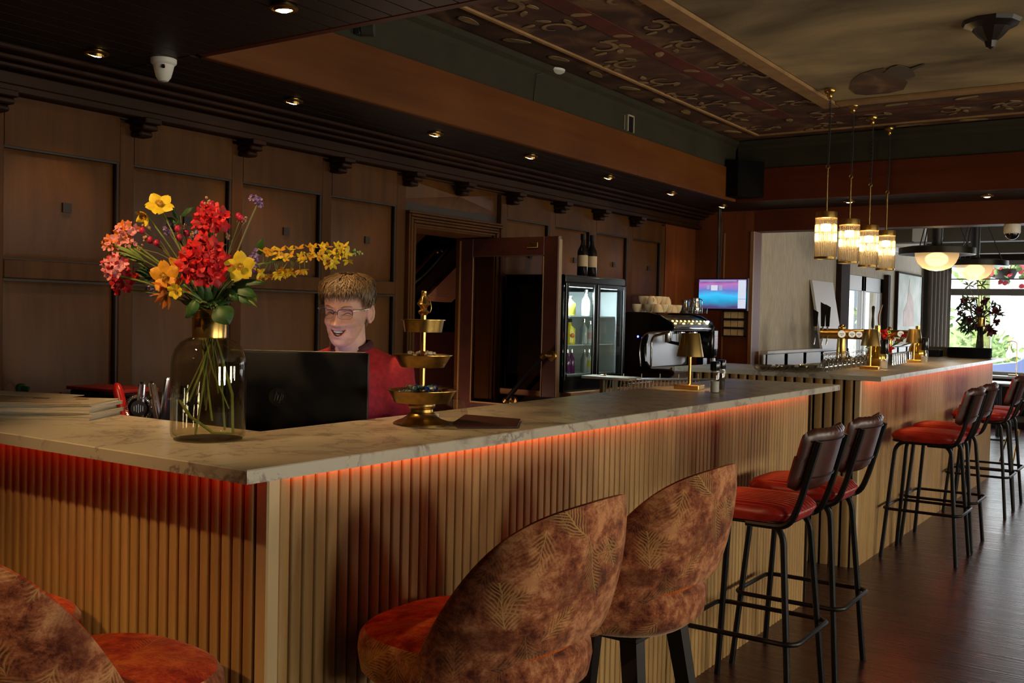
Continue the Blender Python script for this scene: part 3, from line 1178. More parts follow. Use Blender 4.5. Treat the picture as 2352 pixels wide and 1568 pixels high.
# glazed double door in the far left wall
d = bpy.data.objects.new('door_1', None)
COL.objects.link(d)
d.location = (FW, 0, 0)
d['kind'] = 'structure'
d['label'] = 'glazed double door to the street in the far left wall'
mb = MB()
mb.box((0.01, FDOOR0 - 0.17, 1.10), (0.10, 0.34, 2.20), bevel=0.01)
mb.box((0.01, FDOOR1 + 0.06, 1.06), (0.10, 0.12, 2.12), bevel=0.01)
mb.build('door_frame', DARK_PAINT, d, 20)
mb = MB()
ym = (FDOOR0 + FDOOR1) / 2
for y0, y1 in ((FDOOR0, ym - 0.01), (ym + 0.01, FDOOR1)):
    for yy in (y0 + 0.045, y1 - 0.045):
        mb.box((-0.04, yy, FDOOR_Z / 2), (0.05, 0.09, FDOOR_Z), bevel=0.004)
    mb.box((-0.04, (y0 + y1) / 2, FDOOR_Z - 0.09), (0.05, y1 - y0, 0.18), bevel=0.004)
    mb.box((-0.04, (y0 + y1) / 2, 0.2), (0.05, y1 - y0, 0.4), bevel=0.004)
    for zz in (0.95, 1.35):
        mb.box((-0.04, (y0 + y1) / 2, zz), (0.03, y1 - y0, 0.025))
mb.build('door_leaf', pbr('grey_paint', (0.42, 0.43, 0.43), 0.5), d, 20)
mb = MB()
mb.box((-0.06, ym, 1.15), (0.006, FDOOR1 - FDOOR0 - 0.1, 1.55))
mb.build('glass_pane', WINDOW_GLASS, d, 0)

# curtain wall between painting and window
mb = MB()
n = 60
for y0, y1, x in ((15.55, 16.45, FW + 0.10),):
    pts = []
    for k in range(n):
        t = k / (n - 1)
        pts.append((x + 0.035 * math.sin(t * 34) + 0.10 * t, y0 + (y1 - y0) * t))
    back = [(px_ - 0.012, py_) for px_, py_ in pts]
    mb.prism(pts + back[::-1], 0.02, 2.44)
o = mb.build('curtain', pbr('dark_olive_curtain', (0.075, 0.058, 0.040), 0.9), None, 60)
tag(o, 'dark floor length curtain hanging beside the street window', 'curtain')

# street window
wn = bpy.data.objects.new('window_1', None)
COL.objects.link(wn)
wn.location = (0, FAR_Y, 0)
wn['kind'] = 'structure'
wn['label'] = 'wide street window with a transom at the end of the far room'
WX0, WX1 = -3.33, 1.6
WZ0, WZ1 = 0.78, 2.42
mb = MB()
for x0, x1, z0, z1 in ((WX0, WX0 + 0.05, WZ0, WZ1), (-0.6, -0.52, WZ0, WZ1), (WX1 - 0.07, WX1, WZ0, WZ1), (WX0, WX1, WZ1 - 0.02, WZ1 + 0.05), (WX0, WX1, WZ0 - 0.05, WZ0 + 0.03), (WX0, WX1, 1.945, 2.045)):
    mb.box(((x0 + x1) / 2, 0.06, (z0 + z1) / 2), (x1 - x0, 0.10, z1 - z0), bevel=0.004)
mb.box(((WX0 + WX1) / 2, 0.03, 2.19), (WX1 - WX0, 0.02, 0.018))
mb.build('window_frame', pbr('grey_window_paint', (0.20, 0.19, 0.17), 0.5), wn, 20)
mb = MB()
mb.box(((WX0 + WX1) / 2, 0.08, (WZ0 + WZ1) / 2), (WX1 - WX0, 0.006, WZ1 - WZ0))
mb.build('glass_pane', WINDOW_GLASS, wn, 0)
mb = MB()
mb.box(((WX0 + WX1) / 2, -0.10, WZ0 - 0.04), (WX1 - WX0 + 0.1, 0.28, 0.04), bevel=0.006)
mb.build('window_sill', WHITE_PAINT, wn, 20)
mb = MB()
for x0, x1, z0, z1 in ((FW - 0.2, WX0, 0, 2.7), (WX1, RIGHT_X, 0, 2.7), (WX0, WX1, 0, WZ0 - 0.05), (WX0, WX1, WZ1 + 0.05, 2.7)):
    mb.box(((x0 + x1) / 2, FAR_Y + 0.10, (z0 + z1) / 2), (x1 - x0, 0.2, z1 - z0))
struct(mb, 'wall_far', DARK_PAINT, 0, 'dark wall round the street window')

# ---- walls behind and to the right of the camera, with the side windows
mb = MB()
ys = [BACK_Y]
for y, w in SIDE_WINDOWS:
    ys += [y - w / 2, y + w / 2]
ys.append(FAR_Y)
for k in range(0, len(ys), 2):
    mb.box((RIGHT_X + 0.1, (ys[k] + ys[k + 1]) / 2, 1.6), (0.2, ys[k + 1] - ys[k], 3.2))
for y, w in SIDE_WINDOWS:
    mb.box((RIGHT_X + 0.1, y, 0.45), (0.2, w, 0.9))
    mb.box((RIGHT_X + 0.1, y, 2.5), (0.2, w, 1.4))
struct(mb, 'wall_right', DARK_PAINT, 0, 'side wall with windows')
mb = MB()
mb.box((0.4, BACK_Y - 0.1, 1.6), (9.4, 0.2, 3.2))
struct(mb, 'wall_behind', DARK_PAINT, 0, 'wall behind the camera')
for k, (y, w) in enumerate(SIDE_WINDOWS):
    s = bpy.data.objects.new('window_%d' % (k + 2), None)
    COL.objects.link(s)
    s.location = (RIGHT_X + 0.1, y, 0)
    s['kind'] = 'structure'
    mb = MB()
    for yy in (-w / 2 + 0.03, w / 2 - 0.03):
        mb.box((0, yy, 1.35), (0.08, 0.06, 0.9))
    mb.box((0, 0, 0.93), (0.08, w, 0.06))
    mb.box((0, 0, 1.77), (0.08, w, 0.06))
    mb.build('window_frame', DARK_PAINT, s, 0)
    mb = MB()
    mb.box((0.02, 0, 1.35), (0.006, w - 0.08, 0.8))
    mb.build('glass_pane', WINDOW_GLASS, s, 0)

# unseen roof and outer skirts, added to keep outside light from leaking in
mb = MB()
mb.box((0.4, 7.0, 3.28), (9.6, 19.8, 0.10))
mb.box((-4.35, 7.0, 2.85), (0.10, 19.8, 0.80))
mb.box((5.15, 7.0, 2.85), (0.10, 19.8, 0.80))
mb.box((0.4, -2.75, 2.85), (9.6, 0.10, 0.80))
mb.box((0.4, 16.75, 2.95), (9.6, 0.10, 0.60))
struct(mb, 'roof', DARK_PAINT, 0, 'unseen roof over the rooms, added against leaking daylight')
# ------------------------------------------------------------------ outside
mb = MB()
mb.box((-4, 30, -0.25), (60, 27, 0.3))
struct(mb, 'ground_street', pbr('pavement', (0.42, 0.42, 0.42), 0.9, vary=0.15, scale=2), 0, 'pavement and street outside')
# ================================================================== bar counters
H1, H2 = 1.155, 1.180
SLAT_P = 0.0386


def slats(mb, a, b, z0, z1, out, depth=0.013, pitch=SLAT_P, wd=0.0325):
    """upright wooden slats with eased edges along the line a-b; out points away from the bar"""
    a, b, out = Vector((a[0], a[1], 0)), Vector((b[0], b[1], 0)), Vector((out[0], out[1], 0))
    d = b - a
    n = int(round(d.length / pitch))
    t = d / n
    u = t.normalized()
    h = wd / 2
    for k in range(n):
        c = a + t * (k + 0.5)
        sec = []
        for s, o in ((-h, 0), (-h, depth * 0.62), (-h * 0.86, depth * 0.88), (-h * 0.6, depth), (h * 0.6, depth), (h * 0.86, depth * 0.88), (h, depth * 0.62), (h, 0)):
            p = c + u * s + out * o
            sec.append((p.x, p.y))
        mb.prism(sec, z0, z1)


# near bar, L-shaped
bar1 = thing('bar_counter', 'L-shaped bar clad in light oak slats under the near countertop', 'bar', (-1.72, 3.4, 0))
off = Vector((-1.72, 3.4, 0))


def rel(o, mb_off):
    for v in o.data.vertices:
        v.co -= mb_off


mb = MB()
mb.box((-1.91, 3.41, 0.56), (0.38, 3.735, 1.12))
mb.box((-2.82, 1.735, 0.56), (2.2, 0.36, 1.12))
o = mb.build('carcass', BACKING, bar1, 0)
rel(o, off)
mb = MB()
slats(mb, (-1.72, 1.575), (-1.72, 5.275), 0.0, 1.137, (1, 0))
o = mb.build('front_cladding', OAK, bar1, 40)
rel(o, off)
mb = MB()
slats(mb, (-3.93, 1.552), (-1.745, 1.552), 0.0, 1.137, (0, -1), 0.017)
o = mb.build('end_cladding', OAK, bar1, 40)
rel(o, off)
mb = MB()
mb.box((-1.722, 1.556, 0.562), (0.040, 0.038, 1.123), bevel=0.004)
o = mb.build('corner_post', OAK_POST, bar1, 20)
rel(o, off)
mb = MB()
mb.box((-1.9, 5.285, 0.56), (0.40, 0.012, 1.12))
o = mb.build('end_panel', BACKING, bar1, 0)
rel(o, off)
LED_RED = glow('red_led', (1.0, 0.03, 0.006), 4)
LED_CORAL = glow('coral_led', (1.0, 0.13, 0.035), 22)
mb = MB()
mb.box((-1.697, 3.42, 1.134), (0.007, 3.66, 0.006))
o = mb.build('led_strip', LED_CORAL, bar1, 0)
rel(o, off)
o['label'] = 'coral LED strip under the long edge'
mb = MB()
mb.box((-2.8, 1.505, 1.134), (2.1, 0.012, 0.006))
o = mb.build('led_strip', LED_RED, bar1, 0)
rel(o, off)
o['label'] = 'red LED strip under the short edge'

mb = MB()
poly = [(-1.68, 1.457), (-1.642, 5.60), (-2.30, 5.605), (-2.19, 1.945), (-3.93, 1.945), (-3.93, 1.457)]
bm_ = mb
inn = [(-1.698, 1.477), (-1.660, 5.58), (-2.299, 5.585), (-2.19, 1.945), (-3.93, 1.945), (-3.93, 1.477)]
rs = [mb.ring([(x, y, z) for x, y in pl]) for pl, z in ((inn, H1 - 0.016), (inn, H1 - 0.031), (poly, H1 - 0.031), (poly, H1))]
mb.skin(rs, True, False, True, True)
bmesh.ops.bevel(mb.bm, geom=[e for e in mb.bm.edges if abs(e.verts[0].co.z - e.verts[1].co.z) < 1e-5 and e.verts[0].co.z > H1 - 0.01], offset=0.0025, segments=1, affect='EDGES')
o = mb.build('countertop', STONE, None, 20)
tag(o, 'L-shaped pale veined stone countertop of the near bar, vase and lamp on it', 'countertop')

# far bar
off = Vector((-1.72, 8.5, 0))
bar2 = thing('bar_counter', 'light oak slatted bar farther down the room, under the countertop with the beer taps', 'bar', off)
mb = MB()
mb.box((-2.05, 8.58, 0.57), (0.63, 4.60, 1.145))
mb.box((-2.30, 6.62, 0.57), (1.12, 0.70, 1.145))
o = mb.build('carcass', BACKING, bar2, 0)
rel(o, off)
mb = MB()
slats(mb, (-1.72, 6.25), (-1.72, 10.9), 0.0, 1.164, (1, 0))
o = mb.build('front_cladding', OAK, bar2, 40)
rel(o, off)
mb = MB()
OAK_DARK = OAK
slats(mb, (-2.86, 6.26), (-1.745, 6.26), 0.0, 1.164, (0, -1), 0.03, 0.062, 0.048)
o = mb.build('end_cladding', OAK, bar2, 40)
rel(o, off)
mb = MB()
mb.box((-1.722, 6.25, 0.573), (0.034, 0.034, 1.146), bevel=0.003)
o = mb.build('corner_post', OAK_POST, bar2, 20)
rel(o, off)
mb = MB()
mb.box((-1.66, 8.58, 1.162), (0.010, 4.55, 0.006))
o = mb.build('led_strip', LED_CORAL, bar2, 0)
rel(o, off)
mb = MB()
poly = [(-1.565, 6.15), (-1.61, 10.95), (-2.46, 10.95), (-2.46, 7.0), (-2.90, 7.0), (-2.90, 6.15)]
inn = [(-1.583, 6.168), (-1.628, 10.93), (-2.46, 10.93), (-2.46, 7.0), (-2.90, 7.0), (-2.90, 6.168)]
rs = [mb.ring([(x, y, z) for x, y in pl]) for pl, z in ((inn, H2 - 0.014), (inn, H2 - 0.028), (poly, H2 - 0.028), (poly, H2))]
mb.skin(rs, True, False, True, True)
o = mb.build('countertop', STONE, None, 20)
tag(o, 'pale stone countertop of the far bar, with taps, glasses and trays on it', 'countertop')

# ================================================================== velvet bar chairs


def make_velvet_chair(name, label, group):
    t = thing(name, label, 'bar chair', (0, 0, 0), 0, group)
    zs = 0.745
    # seat: a thick crowned cushion, rust on top, printed on its side
    mb = MB()
    uvl = mb.bm.loops.layers.uv.new('UVMap')
    nu, rows = 44, []
    prof = [(0.70, -0.120), (0.88, -0.116), (0.97, -0.095), (1.0, -0.050), (0.985, -0.018), (0.94, -0.002), (0.86, 0.008), (0.55, 0.020), (0.25, 0.024), (0.02, 0.025)]
    for s, z in prof:
        ring = []
        for k in range(nu):
            a = 2 * PI * k / nu
            c, sn = math.cos(a), math.sin(a)
            e = 2.6
            r = 1.0 / ((abs(c) ** e + abs(sn) ** e) ** (1 / e))
            ring.append((-0.030 + 0.272 * r * c * s, 0.250 * r * sn * s, zs + z))
        rows.append(mb.ring(ring))
    mb.skin(rows[:6], True, cap0=True, mi=0)
    mb.skin(rows[5:], True, cap1=True, mi=1)
    for f in mb.bm.faces:
        for l in f.loops:
            co = l.vert.co
            if f.material_index == 0:
                l[uvl].uv = (math.atan2(co.y, co.x) * 0.26, co.z)
            else:
                l[uvl].uv = (co.x, co.y)
    mb.build('seat', [VELVET, VELVET_SEAT], t, 60)
    # back: a curved shell wrapping the rear of the seat, high in the middle, sloping to the front
    mb = MB()
    uvl = mb.bm.loops.layers.uv.new('UVMap')
    TM = math.radians(94)
    nth, nz = 64, 18
    e_ = 2.7

    def plan(th):
        c, sn = math.cos(th), math.sin(th)
        k = 1.0 / ((abs(c) ** e_ + abs(sn) ** e_) ** (1 / e_))
        return c * k, sn * k

    X0 = plan(TM)[0]

    def outline(th):
        t = max(0.0, min(1.0, (plan(th)[0] - X0) / (1.0 - X0)))
        top = zs - 0.095 + 0.425 * (1 - (1 - t) ** 1.62) + 0.02 * max(0.0, math.cos(th)) ** 3
        q = max(0.0, (t - 0.34) / 0.66)
        bot = zs - 0.112 + 0.135 * (q * q * (3 - 2 * q)) ** 0.8
        return min(bot, top - 0.004), top

    def surf(th, w, shell):
        bot, top = outline(th)
        z = bot + (top - bot) * w
        q = max(0.0, z - zs + 0.10)
        c, sn = plan(th)
        sh = max(0.0, math.sin(PI * (0.03 + w * 0.94))) ** 0.45
        th_ = min(1.0, (top - bot) / 0.12)
        g = (0.030 if shell else 0.0) * sh * th_
        lx = 0.250 + 0.17 * q + g
        ly = 0.245 + 0.05 * q + g
        return Vector((lx * c - 0.02, ly * sn, z))
    outer, inner = [], []
    for j in range(nz):
        w = j / (nz - 1)
        outer.append(mb.ring([surf(-TM + 2 * TM * i / (nth - 1), w, True) for i in range(nth)]))
        inner.append(mb.ring([surf(-TM + 2 * TM * i / (nth - 1), w, False) for i in range(nth)]))
    mb.skin(outer, False, mi=0)
    mb.skin(inner, False, mi=1)
    mb.skin([outer[0], inner[0]], False, mi=0)
    mb.skin([outer[-1], inner[-1]], False, mi=1)
    mb.skin([[r[0] for r in outer], [r[0] for r in inner]], False, mi=0)
    mb.skin([[r[-1] for r in outer], [r[-1] for r in inner]], False, mi=0)
    for f in mb.bm.faces:
        for l in f.loops:
            co = l.vert.co
            l[uvl].uv = (math.atan2(co.y, co.x + 0.03) * 0.30 + 3.0, co.z)
    mb.build('backrest', [VELVET, VELVET_SEAT], t, 60)
    # four chunky tapered legs and a metal foot ring
    for sx, sy in ((1, 1), (1, -1), (-1, 1), (-1, -1)):
        mb = MB()
        tp = Vector((0.135 * sx - 0.02, 0.135 * sy, zs - 0.12))
        bt = Vector((0.225 * sx - 0.02, 0.215 * sy, 0.0))
        w0, w1 = 0.026, 0.017
        sq = [(-1, -1), (1, -1), (1, 1), (-1, 1)]
        mb.hull([(bt.x + a * w1, bt.y + b * w1, bt.z) for a, b in sq], [(tp.x + a * w0, tp.y + b * w0, tp.z) for a, b in sq])
        mb.build('leg', DARK_WOOD, t, 20)
    mb = MB()
    pts = rect_path(-0.21, -0.19, 0.17, 0.19, 0.09, 0.30, 7)
    mb.tube(pts, 0.0105, 10, True)
    mb.build('foot_ring', BLACK_METAL, t)
    mb = MB()
    mb.box((-0.02, 0, zs - 0.128), (0.34, 0.34, 0.018), bevel=0.004)
    mb.build('seat_base', DARK_WOOD, t, 20)
    return t


VC = 'leaf print velvet bar chairs'
CHAIR_A = (-1.402, 1.958, 0.0)
CHAIR_B = (-1.395, 2.62, 0.0)
CHAIR_C = (-1.875, 1.17, PI / 2 + 0.05)
CHAIR_D = (-2.455, 1.205, PI / 2)
va = make_velvet_chair('velvet_bar_chair', 'largest rust velvet bar chair with leaf print back, at the long bar side', VC)
va.location, va.rotation_euler = (CHAIR_A[0], CHAIR_A[1], 0), (0, 0, CHAIR_A[2])
copy_tree(va, None, 'rust velvet bar chair with leaf print back, between its twin and the red leather stools', (CHAIR_B[0], CHAIR_B[1], 0), CHAIR_B[2])
copy_tree(va, None, 'rust velvet bar chair at the short bar side, its wide orange seat in full view', (CHAIR_C[0], CHAIR_C[1], 0), -CHAIR_C[2])
copy_tree(va, None, 'rust velvet bar chair at the short bar side, nearly hidden behind the nearer one', (CHAIR_D[0], CHAIR_D[1], 0), -CHAIR_D[2])

# ================================================================== leather stools


def make_stool(name, label, group):
    t = thing(name, label, 'bar stool', (0, 0, 0), 0, group)
    zs = 0.81
    # ribbed seat
    mb = MB()

    def sq(a, e=3.6):
        c, s = math.cos(a), math.sin(a)
        k = 1.0 / ((abs(c) ** e + abs(s) ** e) ** (1 / e))
        return c * k, s * k

    NY, NX = 97, 23
    E_ = 3.8

    def cushion(iy, ix, top):
        yn = -1 + 2 * iy / (NY - 1)
        yn = math.copysign(1 - (1 - abs(yn)) ** 1.15, yn) if abs(yn) < 1 else yn
        xn = -1 + 2 * ix / (NX - 1)
        xn = math.sin(xn * PI / 2)
        L_ = max(0.0, 1 - min(1.0, abs(yn)) ** E_) ** (1 / E_)
        L_ = max(L_, 0.35)
        x, y = 0.207 * L_ * xn, 0.197 * yn
        e = max(0.0, 1 - (abs(xn) ** 6)) * max(0.0, 1 - abs(yn) ** 8)
        rib = abs(math.sin(PI * (y + 0.197) / 0.0328))
        if not top:
            return Vector((x * 0.95, y * 0.95, zs - 0.058))
        return Vector((x + 0.006 * rib * (1 if xn > 0.97 else 0) - 0.004 * rib * (1 if xn < -0.97 else 0), y, zs - 0.034 + 0.034 * math.sqrt(e) + 0.0085 * rib * min(1.0, e * 1.5 + 0.35)))
    tp = [mb.ring([cushion(i, j, True) for j in range(NX)]) for i in range(NY)]
    bt = [mb.ring([cushion(i, j, False) for j in range(NX)]) for i in range(NY)]
    mb.skin(tp, False)
    mb.skin(bt, False)
    mb.skin([tp[0], bt[0]], False)
    mb.skin([tp[-1], bt[-1]], False)
    mb.skin([[r[0] for r in tp], [r[0] for r in bt]], False)
    mb.skin([[r[-1] for r in tp], [r[-1] for r in bt]], False)
    mb.build('seat', LEATHER, t, 50)
    # curved ribbed back pad
    mb = MB()
    nu, nv = 61, 13
    P = 0.032

    def pad(u, v, side):
        y = -0.20 + 0.40 * u
        z = 0.875 + 0.235 * v
        ed = min(1.0, min(u, 1 - u) / 0.10)
        ez = min(1.0, min(v, 1 - v) / 0.14)
        th = 0.020 * math.sqrt(max(0.0, 1 - (1 - ed) ** 2)) * math.sqrt(max(0.0, 1 - (1 - ez) ** 2))
        rib = 0.006 * abs(math.sin(PI * (y + 0.20) / P)) * min(1, ed * ez * 1.5 + 0.35)
        x = 0.248 + (z - 0.875) * 0.26 - 0.055 * (abs(y) / 0.20) ** 2
        cz = z - 0.018 * (1 - ed) * (1 if v > 0.5 else -1)
        cz += rib * (1.0 if v > 0.85 else 0)
        return Vector((x + th * (1 if side else -1) - (rib * 0.8 if not side else 0), y, cz))
    f_ = mb.grid(lambda u, v: pad(u, v, False), nu, nv, mi=0)
    b_ = mb.grid(lambda u, v: pad(u, v, True), nu, nv, mi=1)
    mb.skin([f_[0], b_[0]], False, mi=1)
    mb.skin([f_[-1], b_[-1]], False, mi=1)
    mb.skin([[r[0] for r in f_], [r[0] for r in b_]], False, mi=0)
    mb.skin([[r[-1] for r in f_], [r[-1] for r in b_]], False, mi=0)
    bk = mb.build('backrest', [LEATHER, LEATHER_BACK], t, 55)
    mb = MB()
    for z in (0.925, 1.065):
        pts = [(0.248 + (z - 0.875) * 0.26 - 0.055 * (abs(y) / 0.2) ** 2 + 0.024, y, z) for y in [-0.185 + 0.37 * k / 12 for k in range(13)]]
        mb.tube(pts, 0.0022, 6)
    mb.build('piping', BLACK, bk)
    # back uprights: flat bars rising from under the seat
    for s in (-1, 1):
        mb = MB()
        y = 0.172 * s
        pts = bend([(0.03, y, zs - 0.072), (0.195, y, zs - 0.072), (0.235, y, zs + 0.03), (0.296, y * 0.98, 1.065)], 0.07, 6)
        mb.tube(pts, 0.0125, 8)
        mb.build('back_upright', BLACK_METAL, t)
    # two leg frames, each an inverted U of tube
    for s in (-1, 1):
        mb = MB()
        y0, y1 = 0.150 * s, 0.205 * s
        pts = bend([(-0.225, y1, 0.0), (-0.165, y0, zs - 0.066), (0.165, y0, zs - 0.066), (0.225, y1, 0.0)], 0.075, 7)
        mb.tube(pts, 0.0125, 10)
        mb.build('leg_frame', BLACK_METAL, t)
    mb = MB()
    pts = rect_path(-0.222, -0.205, 0.240, 0.205, 0.05, 0.315, 5)
    mb.tube(pts, 0.0095, 9, True)
    mb.build('foot_ring', BLACK_METAL, t)
    mb = MB()
    mb.tube(rect_path(-0.185, -0.175, 0.185, 0.175, 0.05, zs - 0.060, 5), 0.007, 8, True)
    mb.build('seat_frame', BLACK_METAL, t)
    return t


SG = 'red leather bar stools'
STOOLS = [
    ((-1.43, 3.80), 0.0, 'red ribbed leather bar stool in black metal frame, beside the velvet chair'),
    ((-1.43, 4.37), 0.0, 'red ribbed leather bar stool, second along the near bar, close to its end'),
    ((-1.44, 6.87), 0.0, 'red ribbed leather bar stool, first one at the far bar, its ribbed seat side on'),
    ((-1.45, 7.43), 0.0, 'red ribbed leather bar stool, second one at the far bar'),
    ((-1.455, 8.83), 0.0, 'red ribbed leather bar stool at the far end of the far bar, shining seat'),
    ((-1.46, 9.30), 0.0, 'red ribbed leather bar stool, hindmost at the far bar near the street window'),
]
s0 = make_stool('bar_stool', STOOLS[0][2], SG)
for k, ((x, y), rz, lab) in enumerate(STOOLS):
    if k == 0:
        s0.location = (x, y, 0)
    else:
        copy_tree(s0, None, lab, (x, y, 0), rz)
# ================================================================== things on the near countertop
def on_slab(px, py, h=H1):
    p = at(px, py, 2, h)
    return Vector((p.x, p.y, h))


# ---- glass vase with a brass collar
VP = on_slab(478, 1008)
vase = thing('glass_vase', 'large clear glass bottle vase with a brass collar on the near countertop', 'vase', VP)
mb = MB()
prof = [(0.001, 0.004), (0.085, 0.004), (0.094, 0.010), (0.0965, 0.022), (0.0965, 0.195), (0.0945, 0.215), (0.087, 0.238), (0.073, 0.256), (0.056, 0.266), (0.044, 0.270)]
mb.lathe(prof, (0, 0, 0), 48, cap0=False, cap1=False)
inner = [(r - 0.004, z + (0.004 if z < 0.02 else 0)) for r, z in prof[1:]]
mb.lathe(inner, (0, 0, 0), 48, cap0=False, cap1=False)
mb.lathe([(0.001, 0.0), (0.088, 0.0), (0.088, 0.003), (0.001, 0.003)], (0, 0, 0), 40, cap0=False, cap1=False)
mb.build('glass_body', VASE_GLASS, vase, 50)
mb = MB()
mb.lathe([(0.0445, 0.268), (0.0450, 0.318), (0.0435, 0.321), (0.0410, 0.324), (0.0405, 0.338), (0.0425, 0.340), (0.0425, 0.342), (0.038, 0.342), (0.038, 0.270)], (0, 0, 0), 40, cap0=False, cap1=False)
mb.build('brass_collar', BRASS, vase, 40)

# ---- the bouquet: every stem is a thing of its own
STEM = pbr('green_stem', (0.16, 0.21, 0.035), 0.6, vary=0.3, scale=30)
STEM_OLIVE = pbr('olive_stem', (0.17, 0.16, 0.05), 0.6)
LEAFG = pbr('green_leaf', (0.035, 0.10, 0.022), 0.5, vary=0.4, scale=40)
YELLOW = pbr('yellow_petal', (0.78, 0.55, 0.02), 0.55, vary=0.15, scale=60)
AMBER = pbr('amber_petal', (0.75, 0.34, 0.015), 0.55, vary=0.2, scale=60)
ORANGE = pbr('orange_petal', (0.62, 0.16, 0.012), 0.55, vary=0.3, scale=60)
RED = pbr('red_petal', (0.66, 0.008, 0.010), 0.6, vary=0.35, scale=60)
DEEP_RED = pbr('deep_red_petal', (0.42, 0.006, 0.012), 0.6, vary=0.35, scale=60)
PINK = pbr('pink_petal', (0.82, 0.27, 0.27), 0.6, vary=0.3, scale=60)
PURPLE = pbr('purple_petal', (0.20, 0.085, 0.34), 0.6, vary=0.3, scale=60)
LILAC = pbr('lilac_petal', (0.30, 0.22, 0.42), 0.6, vary=0.3, scale=60)
BERRY = pbr('pink_bud', (0.50, 0.015, 0.06), 0.45)
TANBUD = pbr('tan_bud', (0.48, 0.26, 0.14), 0.6)
CENTRE = pbr('ochre_centre', (0.50, 0.26, 0.02), 0.8, vary=0.4, scale=200)
VD = (VP - EYE).dot(CF)
frnd = random.Random(21)


def bq(px, py, dd=0.0):
    return dep(px, py, VD + dd)


TOCAM = -CF


def frame_of(n):
    n = n.normalized()
    a = n.cross(Vector((0, 0, 1)))
    if a.length < 1e-4:
        a = Vector((1, 0, 0))
    a.normalize()
    return a, n.cross(a).normalized() * -1, n


def petal_mesh(mb, c, n, ang, ln, wd, cup=0.25, mi=0, notch=0.0, nu=5, nv=7, ruffle=0.0):
    """one curved petal growing from c, in the plane across n, bent towards n"""
    ax, ay, n = frame_of(n)
    d = ax * math.cos(ang) + ay * math.sin(ang)
    s = n.cross(d)

    def f(u, v):
        w = wd * (math.sin(PI * min(0.97, 0.10 + 0.86 * v)) ** 0.75) * (u - 0.5)
        l = ln * v * (1 - notch * (1 - abs(2 * u - 1)) * v)
        h = ln * cup * (v ** 1.6) - abs(2 * u - 1) ** 2 * ln * 0.06 + ruffle * ln * math.sin(u * 11 + ang * 7) * v * v
        return c + d * l + s * w + n * h
    mb.grid(f, nu, nv, mi=mi)


def stem_path(tip, bot, neck_j=0.02, sag=0.0):
    """from the bloom down through the collar to a point in the water"""
    nk = VP + Vector((frnd.uniform(-neck_j, neck_j), frnd.uniform(-neck_j, neck_j), 0.335))
    n2 = nk + Vector((frnd.uniform(-0.006, 0.006), frnd.uniform(-0.006, 0.006), -0.065))
    mid = (tip + nk) / 2 + Vector((0, 0, 0.025 + sag))
    pts = []
    for k in range(8):
        t = k / 7
        pts.append(tip * (1 - t) ** 2 + mid * 2 * t * (1 - t) + nk * t * t)
    pts += [n2, n2 * 0.5 + bot * 0.5 + Vector((frnd.uniform(-0.008, 0.008), frnd.uniform(-0.008, 0.008), 0)), bot]
    return pts


BOTS = [Vector((0.065 * math.cos(a), 0.065 * math.sin(a), z)) for a, z in ((0.2, 0.02), (0.7, 0.10), (1.3, 0.03), (2.0, 0.14), (2.6, 0.09), (3.2, 0.16), (3.9, 0.05), (4.5, 0.12), (5.1, 0.02), (5.8, 0.07))]
_bi = [0]


def stem(mb_parent, tip, loc, r=0.0026, mat=None, sag=0.0, to_water=True):
    _bi[0] += 1
    b = VP + BOTS[_bi[0] % len(BOTS)] * frnd.uniform(0.7, 1.0)
    if not to_water:
        b = VP + Vector((frnd.uniform(-0.015, 0.015), frnd.uniform(-0.015, 0.015), 0.27))
    pts = stem_path(tip, b, 0.022, sag)
    m = MB()
    m.tube([p - loc for p in pts], r, 7)
    return m.build('stem', mat or STEM, mb_parent, 60)


def leaf_shape(mb, base, tip, wd, n=None, curl=0.12, mi=0):
    n = n or (TOCAM + Vector((0, 0, 0.6)))
    d = tip - base
    s = d.cross(n).normalized()
    nn = s.cross(d).normalized()
    L_ = d.length

    def f(u, v):
        w = wd * (math.sin(PI * v ** 0.8) ** 0.8 if 0 < v < 1 else 0.02)
        return base + d * v + s * w * (u - 0.5) + nn * (L_ * curl * math.sin(PI * v) - abs(u - 0.5) * wd * 0.35)
    mb.grid(f, 5, 9, mi=mi)


def flower_five(label, px, py, rpx, mat, dd, aim, group='bouquet flowers', petals=5, cup=0.18, to_water=True, name='yellow_flower'):
    c = bq(px, py, dd)
    R_ = rpx * (VD + dd) / FPX
    t = thing(name, label, 'flower', c, 0, group)
    n = (TOCAM + Vector(aim)).normalized()
    m = MB()
    a0 = frnd.uniform(0, 6)
    for k in range(petals):
        petal_mesh(m, Vector((0, 0, 0)), n, a0 + 2 * PI * k / petals + frnd.uniform(-0.12, 0.12), R_ * frnd.uniform(0.9, 1.05), R_ * 0.86, cup, 0, 0.10)
    m.build('petals', mat, t, 60)
    m = MB()
    m.ball(n * R_ * 0.05, R_ * 0.16, 8)
    for k in range(14):
        a = 2 * PI * k / 14
        ax, ay, _ = frame_of(n)
        e = (ax * math.cos(a) + ay * math.sin(a)) * R_ * 0.24 + n * R_ * 0.22
        m.tube([n * R_ * 0.05, e], [R_ * 0.02, R_ * 0.035], 5)
    m.build('flower_centre', CENTRE, t, 60)
    stem(t, c - n * 0.004, c, 0.0022, STEM, to_water=to_water)
    return t


